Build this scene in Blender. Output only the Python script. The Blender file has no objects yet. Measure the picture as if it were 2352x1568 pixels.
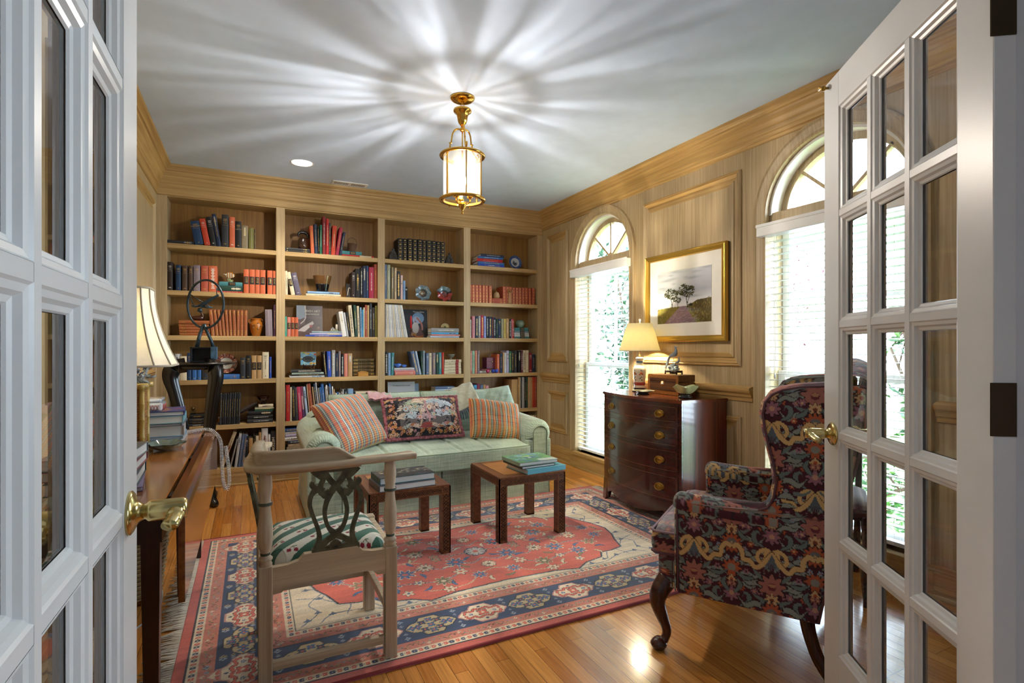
import bpy, bmesh, math, random
import numpy as np
from mathutils import Vector, Matrix, noise
random.seed(7)
C = bpy.context.scene.collection
PI = math.pi
def srgb(h):
    h = h.lstrip('#'); v = [int(h[i:i+2], 16)/255 for i in (0, 2, 4)]
    return tuple(x/12.92 if x <= .04045 else ((x+.055)/1.055)**2.4 for x in v)
# ---------------------------------------------------------------- camera
FPX, CX, CY, HC, TH = 1220., 1176., 798., 1.219, math.radians(26.25)
cs, sn = math.cos(TH), math.sin(TH)
cam = bpy.data.cameras.new('camera'); cam.lens = 36*FPX/2352; cam.sensor_width = 36
cam.shift_y = 14/2352; cam.clip_start = .05
co = bpy.data.objects.new('camera', cam); C.objects.link(co)
co.location = (0, 0, HC); co.rotation_euler = (PI/2, 0, -TH)
bpy.context.scene.camera = co
# ---------------------------------------------------------------- world, exposure
S = bpy.context.scene
S.view_settings.view_transform = 'Standard'; S.view_settings.look = 'None'
S.view_settings.gamma = 1; S.view_settings.use_curve_mapping = False
S.view_settings.exposure = 1.18
W = bpy.data.worlds.new('daylight'); S.world = W; W.use_nodes = True
bg = W.node_tree.nodes['Background']; bg.inputs[0].default_value = (.70, .85, 1.0, 1); bg.inputs[1].default_value = 11
def portal(loc, rot, sx, sy):
    l = bpy.data.lights.new('sky_portal', 'AREA'); l.shape = 'RECTANGLE'; l.size = sx; l.size_y = sy
    l.cycles.is_portal = True
    o = bpy.data.objects.new('sky_portal', l); C.objects.link(o); o.location = loc; o.rotation_euler = rot
portal((3.22, 4.16, 1.35), (0, PI/2, 0), 2.5, .9)
portal((3.22, 1.93, 1.35), (0, PI/2, 0), 2.5, .9)
portal((3.58, -.825, 1.525), (0, PI/2, 0), 1.05, .75)
def lamp(name, kind, loc, power, col, size=.03, **k):
    l = bpy.data.lights.new(name, kind); l.energy = power; l.color = col
    if kind == 'AREA': l.size = size
    else: l.shadow_soft_size = size
    for a, b in k.items(): setattr(l, a, b)
    o = bpy.data.objects.new(name, l); C.objects.link(o); o.location = loc; return o
# unseen fill lamp, added behind the camera to brighten corner chair and floor
hl = lamp('hall_fill_light', 'AREA', (-.6, -1.3, 2.66), 5, (.86, .92, 1.0), .5)
# ---------------------------------------------------------------- pixel helpers (photo 2352x1568)
def PX(x, y, X=None, Y=None, Z=None):
    a = (x-CX)/FPX; b = -(y-CY)/FPX
    r = (sn+a*cs, cs-a*sn, b)
    t = X/r[0] if X is not None else (Y/r[1] if Y is not None else (Z-HC)/r[2])
    return Vector((t*r[0], t*r[1], HC+t*r[2]))
# ---------------------------------------------------------------- materials
MC = {}
def mat(name, col='#888888', rough=.5, metal=0., spec=.5, coat=0., sheen=0., emit=None, es=0., trans=0., bump=0., bs=200., var=0., vs=8., sss=0.):
    if name in MC: return MC[name]
    m = bpy.data.materials.new(name); m.use_nodes = True; nt = m.node_tree; b = nt.nodes['Principled BSDF']
    c = srgb(col) if isinstance(col, str) else col
    b.inputs['Base Color'].default_value = (*c, 1); b.inputs['Roughness'].default_value = rough
    b.inputs['Metallic'].default_value = metal; b.inputs['Specular IOR Level'].default_value = spec
    b.inputs['Coat Weight'].default_value = coat; b.inputs['Coat Roughness'].default_value = .12
    b.inputs['Sheen Weight'].default_value = sheen; b.inputs['Transmission Weight'].default_value = trans
    if emit: b.inputs['Emission Color'].default_value = (*srgb(emit), 1); b.inputs['Emission Strength'].default_value = es
    tc = nt.nodes.new('ShaderNodeTexCoord')
    if var or True:
        n = nt.nodes.new('ShaderNodeTexNoise'); n.inputs['Scale'].default_value = vs; n.inputs['Detail'].default_value = 4
        nt.links.new(tc.outputs['Object'], n.inputs['Vector'])
        r = nt.nodes.new('ShaderNodeValToRGB'); v = max(var, .03)
        r.color_ramp.elements[0].position = .3; r.color_ramp.elements[1].position = .7
        r.color_ramp.elements[0].color = (*[max(0, x*(1-v)) for x in c], 1); r.color_ramp.elements[1].color = (*[min(1, x*(1+v)) for x in c], 1)
        nt.links.new(n.outputs['Fac'], r.inputs['Fac']); nt.links.new(r.outputs['Color'], b.inputs['Base Color'])
    if bump:
        n2 = nt.nodes.new('ShaderNodeTexNoise'); n2.inputs['Scale'].default_value = bs; nt.links.new(tc.outputs['Object'], n2.inputs['Vector'])
        bp = nt.nodes.new('ShaderNodeBump'); bp.inputs['Strength'].default_value = bump; bp.inputs['Distance'].default_value = .002
        nt.links.new(n2.outputs['Fac'], bp.inputs['Height']); nt.links.new(bp.outputs['Normal'], b.inputs['Normal'])
    MC[name] = m; return m
def wood(name, c1, c2, axis='Z', rough=.45, coat=0., fine=1., spec=.4, bump=.12):
    if name in MC: return MC[name]
    m = bpy.data.materials.new(name); m.use_nodes = True; nt = m.node_tree; b = nt.nodes['Principled BSDF']; L = nt.links.new
    tc = nt.nodes.new('ShaderNodeTexCoord'); mp = nt.nodes.new('ShaderNodeMapping'); L(tc.outputs['Object'], mp.inputs[0])
    s = [70*fine]*3; s['XYZ'.index(axis)] = 1.6*fine; mp.inputs['Scale'].default_value = s
    n = nt.nodes.new('ShaderNodeTexNoise'); n.inputs['Scale'].default_value = 1; n.inputs['Detail'].default_value = 6; n.inputs['Roughness'].default_value = .65
    L(mp.outputs[0], n.inputs['Vector'])
    mp2 = nt.nodes.new('ShaderNodeMapping'); L(tc.outputs['Object'], mp2.inputs[0]); s2 = [9*fine]*3; s2['XYZ'.index(axis)] = .7*fine; mp2.inputs['Scale'].default_value = s2
    n2 = nt.nodes.new('ShaderNodeTexNoise'); n2.inputs['Scale'].default_value = 1; n2.inputs['Detail'].default_value = 3; L(mp2.outputs[0], n2.inputs['Vector'])
    mx = nt.nodes.new('ShaderNodeMath'); mx.operation = 'MULTIPLY_ADD'; mx.inputs[1].default_value = .75; L(n.outputs['Fac'], mx.inputs[0])
    m3 = nt.nodes.new('ShaderNodeMath'); m3.operation = 'MULTIPLY'; m3.inputs[1].default_value = .25; L(n2.outputs['Fac'], m3.inputs[0]); L(m3.outputs[0], mx.inputs[2])
    r = nt.nodes.new('ShaderNodeValToRGB'); e = r.color_ramp.elements
    e[0].position = .36; e[0].color = (*srgb(c1), 1); e[1].position = .62; e[1].color = (*srgb(c2), 1)
    L(mx.outputs[0], r.inputs['Fac']); L(r.outputs['Color'], b.inputs['Base Color'])
    b.inputs['Roughness'].default_value = rough; b.inputs['Coat Weight'].default_value = coat; b.inputs['Coat Roughness'].default_value = .1
    b.inputs['Specular IOR Level'].default_value = spec
    bp = nt.nodes.new('ShaderNodeBump'); bp.inputs['Strength'].default_value = bump; bp.inputs['Distance'].default_value = .0015
    L(n.outputs['Fac'], bp.inputs['Height']); L(bp.outputs['Normal'], b.inputs['Normal'])
    MC[name] = m; return m
def glassmat(name, tint=(1, 1, 1), refl=1.0):
    if name in MC: return MC[name]
    m = bpy.data.materials.new(name); m.use_nodes = True; nt = m.node_tree; nt.nodes.clear(); L = nt.links.new
    o = nt.nodes.new('ShaderNodeOutputMaterial'); t = nt.nodes.new('ShaderNodeBsdfTransparent'); t.inputs[0].default_value = (*tint, 1)
    g = nt.nodes.new('ShaderNodeBsdfGlossy'); g.inputs['Roughness'].default_value = .01
    f = nt.nodes.new('ShaderNodeFresnel'); f.inputs[0].default_value = 1.5
    mu = nt.nodes.new('ShaderNodeMath'); mu.operation = 'MULTIPLY'; mu.inputs[1].default_value = refl; L(f.outputs[0], mu.inputs[0])
    ge = nt.nodes.new('ShaderNodeNewGeometry'); iv = nt.nodes.new('ShaderNodeMath'); iv.operation = 'SUBTRACT'; iv.inputs[0].default_value = 1; L(ge.outputs['Backfacing'], iv.inputs[1])
    m2 = nt.nodes.new('ShaderNodeMath'); m2.operation = 'MULTIPLY'; L(mu.outputs[0], m2.inputs[0]); L(iv.outputs[0], m2.inputs[1]); mu = m2
    mx = nt.nodes.new('ShaderNodeMixShader'); L(mu.outputs[0], mx.inputs[0]); L(t.outputs[0], mx.inputs[1]); L(g.outputs[0], mx.inputs[2]); L(mx.outputs[0], o.inputs[0])
    MC[name] = m; return m
def colattr(name, rough=.9, sheen=.3, bump=.3, bs=500., spec=.2):
    """cloth / printed surface whose woven or printed pattern is stored per vertex"""
    if name in MC: return MC[name]
    m = bpy.data.materials.new(name); m.use_nodes = True; nt = m.node_tree; b = nt.nodes['Principled BSDF']; L = nt.links.new
    a = nt.nodes.new('ShaderNodeAttribute'); a.attribute_name = 'pattern'; L(a.outputs['Color'], b.inputs['Base Color'])
    b.inputs['Roughness'].default_value = rough; b.inputs['Sheen Weight'].default_value = sheen; b.inputs['Specular IOR Level'].default_value = spec
    tc = nt.nodes.new('ShaderNodeTexCoord'); n = nt.nodes.new('ShaderNodeTexNoise'); n.inputs['Scale'].default_value = bs
    L(tc.outputs['Object'], n.inputs['Vector']); bp = nt.nodes.new('ShaderNodeBump'); bp.inputs['Strength'].default_value = bump; bp.inputs['Distance'].default_value = .002
    L(n.outputs['Fac'], bp.inputs['Height']); L(bp.outputs['Normal'], b.inputs['Normal'])
    MC[name] = m; return m
# ---------------------------------------------------------------- geometry helpers
class MB:
    def __init__(s): s.v = []; s.f = []; s.m = []; s.sm = []; s.mats = []; s.M = Matrix()
    def mi(s, m):
        if m not in s.mats: s.mats.append(m)
        return s.mats.index(m)
    def raw(s, vs, fs, m, smooth=False):
        o = len(s.v); k = s.mi(m)
        s.v += [tuple(s.M @ Vector(p)) for p in vs]
        for f in fs: s.f.append(tuple(o+i for i in f)); s.m.append(k); s.sm.append(smooth)
    def box(s, x0, x1, y0, y1, z0, z1, m, bev=0.):
        if x0 > x1: x0, x1 = x1, x0
        if y0 > y1: y0, y1 = y1, y0
        if z0 > z1: z0, z1 = z1, z0
        if bev <= 0:
            s.raw([(x, y, z) for z in (z0, z1) for y in (y0, y1) for x in (x0, x1)],
                  [(0, 2, 3, 1), (4, 5, 7, 6), (0, 1, 5, 4), (2, 6, 7, 3), (0, 4, 6, 2), (1, 3, 7, 5)], m); return s
        b = min(bev, (x1-x0)/2.01, (y1-y0)/2.01, (z1-z0)/2.01); bm = bmesh.new()
        vs = [bm.verts.new((x, y, z)) for z in (z0, z1) for y in (y0, y1) for x in (x0, x1)]
        for f in [(0, 2, 3, 1), (4, 5, 7, 6), (0, 1, 5, 4), (2, 6, 7, 3), (0, 4, 6, 2), (1, 3, 7, 5)]: bm.faces.new([vs[i] for i in f])
        bmesh.ops.bevel(bm, geom=list(bm.edges), offset=b, segments=2, affect='EDGES', profile=.5)
        bm.verts.index_update(); s.raw([v.co[:] for v in bm.verts], [[v.index for v in f.verts] for f in bm.faces], m, False); bm.free(); return s
    def prism(s, pts, a0, a1, m, axis='Y', smooth=False):
        """polygon pts (u,v) extruded along axis; axis X:(u,v)=(y,z) Y:(x,z) Z:(x,y)"""
        def q(p, a): return (a, p[0], p[1]) if axis == 'X' else ((p[0], a, p[1]) if axis == 'Y' else (p[0], p[1], a))
        n = len(pts); vs = [q(p, a0) for p in pts]+[q(p, a1) for p in pts]
        fs = [tuple(range(n)), tuple(range(2*n-1, n-1, -1))]+[(i, (i+1) % n, n+(i+1) % n, n+i) for i in range(n)]
        s.raw(vs, fs, m, smooth); return s
    def tube(s, pts, r, m, n=8, closed=False, caps=True, flat=1.):
        P_ = [Vector(p) for p in pts]; N = len(P_); rr = r if isinstance(r, (list, tuple)) else [r]*N
        vs = []; up = None
        for i, p in enumerate(P_):
            a = P_[(i-1) % N] if (i > 0 or closed) else p; b = P_[(i+1) % N] if (i < N-1 or closed) else p
            t = (b-a).normalized() if (b-a).length > 1e-9 else Vector((0, 0, 1))
            if up is None: up = Vector((0, 0, 1)) if abs(t.z) < .9 else Vector((0, 1, 0))
            u = (up-t*up.dot(t)); u = u.normalized() if u.length > 1e-6 else t.orthogonal().normalized(); up = u; w = t.cross(u)
            for k in range(n):
                an = 2*PI*k/n; vs.append(p+(u*math.sin(an)*flat+w*math.cos(an))*rr[i])
        fs = []
        for i in range(N if closed else N-1):
            j = (i+1) % N
            for k in range(n): fs.append((i*n+k, i*n+(k+1) % n, j*n+(k+1) % n, j*n+k))
        if caps and not closed: fs += [tuple(range(n-1, -1, -1)), tuple((N-1)*n+k for k in range(n))]
        s.raw(vs, fs, m, True); return s
    def lathe(s, prof, c, m, n=32, sx=1., sy=1., caps=True, axis='Z', smooth=True, flute=None):
        vs = []; N = len(prof)
        for (r, z) in prof:
            for k in range(n):
                a = 2*PI*k/n; q = r*(flute(a, z) if flute else 1)
                d = (q*math.cos(a)*sx, q*math.sin(a)*sy, z)
                if axis == 'Y': d = (d[0], d[2], d[1])
                if axis == 'X': d = (d[2], d[0], d[1])
                vs.append((c[0]+d[0], c[1]+d[1], c[2]+d[2]))
        fs = [(i*n+k, i*n+(k+1) % n, (i+1)*n+(k+1) % n, (i+1)*n+k) for i in range(N-1) for k in range(n)]
        if caps:
            if prof[0][0] > 1e-4: fs.append(tuple(range(n-1, -1, -1)))
            if prof[-1][0] > 1e-4: fs.append(tuple((N-1)*n+k for k in range(n)))
        s.raw(vs, fs, m, smooth); return s
    def grid(s, fn, nu, nv, m, wrapu=False, smooth=True):
        vs = [fn(i/(nu if wrapu else nu-1), j/(nv-1)) for j in range(nv) for i in range(nu)]
        fs = [(j*nu+i, j*nu+(i+1) % nu, (j+1)*nu+(i+1) % nu, (j+1)*nu+i) for j in range(nv-1) for i in range(nu if wrapu else nu-1)]
        s.raw(vs, fs, m, smooth); return s
    def ball(s, c, r, m, n=16, sx=1, sy=1, sz=1):
        return s.lathe([(r*math.sin(PI*i/n)+1e-5, -r*math.cos(PI*i/n)*sz) for i in range(n+1)], c, m, n*2, sx, sy)
    def build(s, name, parent=None, loc=(0, 0, 0), fixn=False):
        me = bpy.data.meshes.new(name); l = Vector(loc)
        me.from_pydata([tuple(Vector(v)-l) for v in s.v] if l.length else s.v, [], s.f)
        for m in s.mats: me.materials.append(m)
        me.polygons.foreach_set('material_index', s.m); me.polygons.foreach_set('use_smooth', s.sm)
        bm = bmesh.new(); bm.from_mesh(me); bmesh.ops.recalc_face_normals(bm, faces=bm.faces); bm.to_mesh(me); bm.free()
        me.update(); o = bpy.data.objects.new(name, me); C.objects.link(o)
        if parent is not None: o.parent = parent
        else: o.location = l
        return o
def tag(o, label=None, cat=None, group=None, kind=None):
    if label: o['label'] = label
    if cat: o['category'] = cat
    if group: o['group'] = group
    if kind: o['kind'] = kind
    return o
def thing(name, label, cat, loc=(0, 0, 0), rz=0., group=None, kind=None):
    o = bpy.data.objects.new(name, None); C.objects.link(o); o.location = loc; o.rotation_euler = (0, 0, rz); o.empty_display_size = .05
    return tag(o, label, cat, group, kind)
def struct(o, label=None, cat=None): return tag(o, label, cat, None, 'structure')
def text(s, size, loc, rot, m, parent, name='lettering', align='CENTER', sx=1., ext=.0004, bold=0.):
    cu = bpy.data.curves.new(name, 'FONT'); cu.body = s; cu.size = size; cu.align_x = align; cu.align_y = 'CENTER'; cu.extrude = ext; cu.offset = bold
    cu.materials.append(m); o = bpy.data.objects.new(name, cu); C.objects.link(o); o.location = loc; o.rotation_euler = rot; o.scale = (sx, 1, 1)
    if parent is not None: o.parent = parent
    return o
def spline(pts, n=8, closed=False):
    P_ = [Vector(p) for p in pts]; out = []; N = len(P_)
    for i in range(N if closed else N-1):
        g = lambda k: P_[k % N] if closed else P_[max(0, min(N-1, k))]
        a, b, c, d = g(i-1), g(i), g(i+1), g(i+2)
        for k in range(n):
            t = k/n; out.append(.5*((2*b)+(c-a)*t+(2*a-5*b+4*c-d)*t*t+(3*b-a-3*c+d)*t**3))
    if not closed: out.append(P_[-1])
    return out
# ---------------------------------------------------------------- common materials
oakV = wood('pickled_oak_vertical_grain', '#9f8760', '#c0a982', 'Z')
oakX = wood('pickled_oak_grain_along_back_wall', '#a08355', '#c6a672', 'X')
oakY = wood('pickled_oak_grain_along_side_wall', '#9c7a46', '#c6a164', 'Y')
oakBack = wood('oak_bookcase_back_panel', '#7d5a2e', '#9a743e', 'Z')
paint = mat('white_door_paint', '#d8d8d6', .32, bump=.05, bs=60)
ceilm = mat('ceiling_paint', '#c8d9f2', .9, var=.01)
hallm = mat('hall_wall_paint', '#c9ced6', .85)
brass = mat('polished_brass', '#d9a94e', .16, 1.)
brassd = mat('aged_brass', '#a8843e', .35, 1.)
brassp = mat('pale_brass', '#cdbb80', .2, 1.)
glass = glassmat('clear_window_glass')
white = mat('white_paint_gloss', '#eeeeea', .35)
black = mat('black_lacquer', '#0c0c0e', .28, coat=.4)
paper = mat('book_paper', '#e6dfcb', .9, bump=.3, bs=900)
# ---------------------------------------------------------------- SHELL
XL, XR, YB, YF, ZC = -.70, 3.0, 5.29, .46, 2.74
def flatbox(name, *a, m, k=None): return struct(MB().box(*a, m).build(name))
# floor
def floor_mat():
    m = bpy.data.materials.new('oak_strip_floor'); m.use_nodes = True; nt = m.node_tree; b = nt.nodes['Principled BSDF']; L = nt.links.new
    tc = nt.nodes.new('ShaderNodeTexCoord'); sp = nt.nodes.new('ShaderNodeSeparateXYZ'); L(tc.outputs['Object'], sp.inputs[0])
    cb = nt.nodes.new('ShaderNodeCombineXYZ'); L(sp.outputs[1], cb.inputs[0]); L(sp.outputs[0], cb.inputs[1])
    br = nt.nodes.new('ShaderNodeTexBrick'); L(cb.outputs[0], br.inputs['Vector']); br.offset = .37; br.offset_frequency = 3
    br.inputs['Scale'].default_value = 1; br.inputs['Brick Width'].default_value = 1.15; br.inputs['Row Height'].default_value = .057
    br.inputs['Mortar Size'].default_value = .0007; br.inputs['Bias'].default_value = 0
    br.inputs['Color1'].default_value = (*srgb('#b8722e'), 1); br.inputs['Color2'].default_value = (*srgb('#dd9c50'), 1); br.inputs['Mortar'].default_value = (*srgb('#4a2408'), 1)
    mp = nt.nodes.new('ShaderNodeMapping'); L(tc.outputs['Object'], mp.inputs[0]); mp.inputs['Scale'].default_value = (90, 3, 1)
    n = nt.nodes.new('ShaderNodeTexNoise'); n.inputs['Scale'].default_value = 1; n.inputs['Detail'].default_value = 7; n.inputs['Roughness'].default_value = .7; L(mp.outputs[0], n.inputs['Vector'])
    r = nt.nodes.new('ShaderNodeValToRGB'); r.color_ramp.elements[0].position = .35; r.color_ramp.elements[1].position = .65
    r.color_ramp.elements[0].color = (.72, .68, .64, 1); r.color_ramp.elements[1].color = (1.1, 1.1, 1.1, 1); L(n.outputs['Fac'], r.inputs['Fac'])
    mx = nt.nodes.new('ShaderNodeMix'); mx.data_type = 'RGBA'; mx.blend_type = 'MULTIPLY'; mx.inputs['Factor'].default_value = 1
    L(br.outputs['Color'], mx.inputs['A']); L(r.outputs['Color'], mx.inputs['B']); L(mx.outputs['Result'], b.inputs['Base Color'])
    b.inputs['Roughness'].default_value = .22; b.inputs['Coat Weight'].default_value = .7; b.inputs['Coat Roughness'].default_value = .11
    bp = nt.nodes.new('ShaderNodeBump'); bp.inputs['Strength'].default_value = .15; bp.inputs['Distance'].default_value = .001
    L(n.outputs['Fac'], bp.inputs['Height']); L(bp.outputs['Normal'], b.inputs['Normal']); return m
FM = floor_mat()
struct(MB().box(XL-.1, XR+.2, YF-.12, YB+.35, -.05, 0, FM).build('floor'))
struct(MB().box(-2.4, 3.6, -2.7, YF-.12, -.05, 0, FM).build('floor'))
struct(MB().box(XL-.1, XR+.25, YF-.12, YB+.4, ZC, ZC+.05, ceilm).build('ceiling'))
struct(MB().box(-2.4, 3.6, -2.7, YF-.12, ZC, ZC+.05, ceilm).build('ceiling'))
struct(MB().box(XL-.1, XL, YF-.12, YB+.35, 0, ZC, oakV).build('wall_left'))
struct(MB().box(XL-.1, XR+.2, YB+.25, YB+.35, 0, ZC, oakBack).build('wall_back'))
# doorway wall between hall and study
w = MB(); w.box(-2.4, -.215, YF-.12, YF, 0, ZC, hallm); w.box(1.225, 3.6, YF-.12, YF, 0, ZC, hallm); w.box(-.215, 1.225, YF-.12, YF, 2.06, ZC, hallm)
struct(w.build('wall_front'))
# hall walls with a big window behind the camera
w = MB(); w.box(-2.5, -2.4, -2.7, YF, 0, ZC, hallm); struct(w.build('wall_hall_left'))
w = MB()
for q in ((-2.7, -1.2, 0, ZC), (-.45, YF, 0, ZC), (-1.2, -.45, 0, 1.0), (-1.2, -.45, 2.05, ZC)): w.box(3.6, 3.7, *q, hallm)
struct(w.build('wall_hall_right'))
w = MB(); w.box(-2.5, 3.7, -2.8, -2.7, 0, ZC, hallm); struct(w.build('wall_hall_back'))
# right wall with two arched openings
WIN = [(3.735, 4.59), (1.50, 2.355)]
SILL, SPR = .165, 2.075
def arch_wall():
    b = MB(); T = .2
    ys = sorted([(a, c) for a, c in WIN]); cur = YF-.12
    for (a, c) in ys:
        b.box(XR, XR+T, cur, a, 0, ZC, oakV); b.box(XR, XR+T, a, c, 0, SILL, oakV)
        r = (c-a)/2; cy = (a+c)/2; n = 24
        for i in range(n):
            t0, t1 = PI*i/n, PI*(i+1)/n
            y0, z0, y1, z1 = cy+r*math.cos(t0), SPR+r*math.sin(t0)*.95, cy+r*math.cos(t1), SPR+r*math.sin(t1)*.95
            b.prism([(y0, z0), (y1, z1), (y1, ZC), (y0, ZC)], XR, XR+T, oakV, 'X')
        cur = c
    b.box(XR, XR+T, cur, YB+.35, 0, ZC, oakV); return struct(b.build('wall_right'))
arch_wall()
def ring(prof, m, name, sides='LBRF', x0=XL, x1=XR, y0=YF, y1=YB):
    """moulding swept round the room; prof = (distance from wall, z)"""
    b = MB(); n = len(prof)
    loops = [[(x0+d, y0+d, z), (x0+d, y1-d, z), (x1-d, y1-d, z), (x1-d, y0+d, z)] for d, z in prof]
    for si, k in (('L', 0), ('B', 1), ('R', 2), ('F', 3)):
        if si not in sides: continue
        mm = {'L': oakY, 'R': oakY}.get(si, oakX) if m is None else m
        vs = []
        for l in loops: vs += [l[k], l[(k+1) % 4]]
        b.raw(vs, [(2*i, 2*i+1, 2*i+3, 2*i+2) for i in range(n-1)], mm)
    return struct(b.build(name))
crown = [(0, 2.500), (.010, 2.503), (.010, 2.560), (.016, 2.568), (.022, 2.572), (.024, 2.590), (.030, 2.600), (.034, 2.618), (.042, 2.630), (.052, 2.655), (.066, 2.675), (.070, 2.690), (.082, 2.694), (.084, 2.706), (.098, 2.716), (.112, 2.722), (.115, 2.740)]
crownR = [(0, 2.545), (.008, 2.548), (.010, 2.566)]+crown[3:]
ring(crown, None, 'trim_1', 'LB'); ring(crownR, None, 'trim_2', 'RF')
base = [(0, .160), (.006, .158), (.010, .146), (.016, .138), (.018, .125), (.018, .022), (.024, .018), (.028, .010), (.028, 0)]
ring(base, None, 'baseboard_right', 'R'); ring(base, None, 'baseboard_left', 'L')
# right wall panelling
def frame_mould(b, y0, y1, z0, z1, m=None, X=XR, sg=-1):
    prof = [(0, 0), (.0, .012), (.008, .020), (.016, .016), (.024, .022), (.034, .014), (.044, .004), (.052, .002), (.060, .002), (.062, .010), (.095, .014)]
    n = len(prof)
    R = lambda d: [(y0+d, z0+d), (y1-d, z0+d), (y1-d, z1-d), (y0+d, z1-d)]
    for s_ in range(4):
        vs = []
        for d, h in prof:
            r = R(d); a, c = r[s_], r[(s_+1) % 4]; vs += [(X+sg*h, *a), (X+sg*h, *c)]
        b.raw(vs, [(2*i, 2*i+1, 2*i+3, 2*i+2) for i in range(n-1)], (oakY if s_ in (0, 2) else oakV))
    r = R(.095); b.raw([(X+sg*.014, *q) for q in r], [(0, 1, 2, 3)], oakV)
b = MB()
for q in [(4.74, 5.17, 1.065, 2.46), (4.74, 5.155, .30, .745), (2.548, 3.545, 1.09, 2.43), (2.548, 3.545, .30, .745), (.75, 1.30, 1.09, 2.43), (.75, 1.30, .3, .745)]: frame_mould(b, *q)
struct(b.build('trim_3'))
rail = [(0, .835), (.010, .838), (.012, .860), (.022, .868), (.026, .885), (.034, .893), (.040, .900), (.044, .915), (.044, .926), (.030, .934), (0, .940)]
b = MB()
for (a, c) in [(4.69, 5.29), (2.455, 3.65), (.46, 1.40)]:
    dz = .02 if a < 4 else 0
    vs = []
    for d, z in rail: vs += [(XR-d, a, z+dz), (XR-d, c, z+dz)]
    n = len(rail); b.raw(vs, [(2*i, 2*i+1, 2*i+3, 2*i+2) for i in range(n-1)]+[tuple(range(0, 2*n, 2)), tuple(range(1, 2*n, 2))], oakY)
struct(b.build('trim_4'))
# left wall panelling (seen raking)
b = MB()
for q in [(4.0, 5.10, 1.0, 2.40), (2.6, 3.85, 1.0, 2.40), (4.0, 5.10, .3, .745), (2.6, 3.85, .3, .745)]: frame_mould(b, *q, X=XL, sg=1)
struct(b.build('trim_5'))
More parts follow.
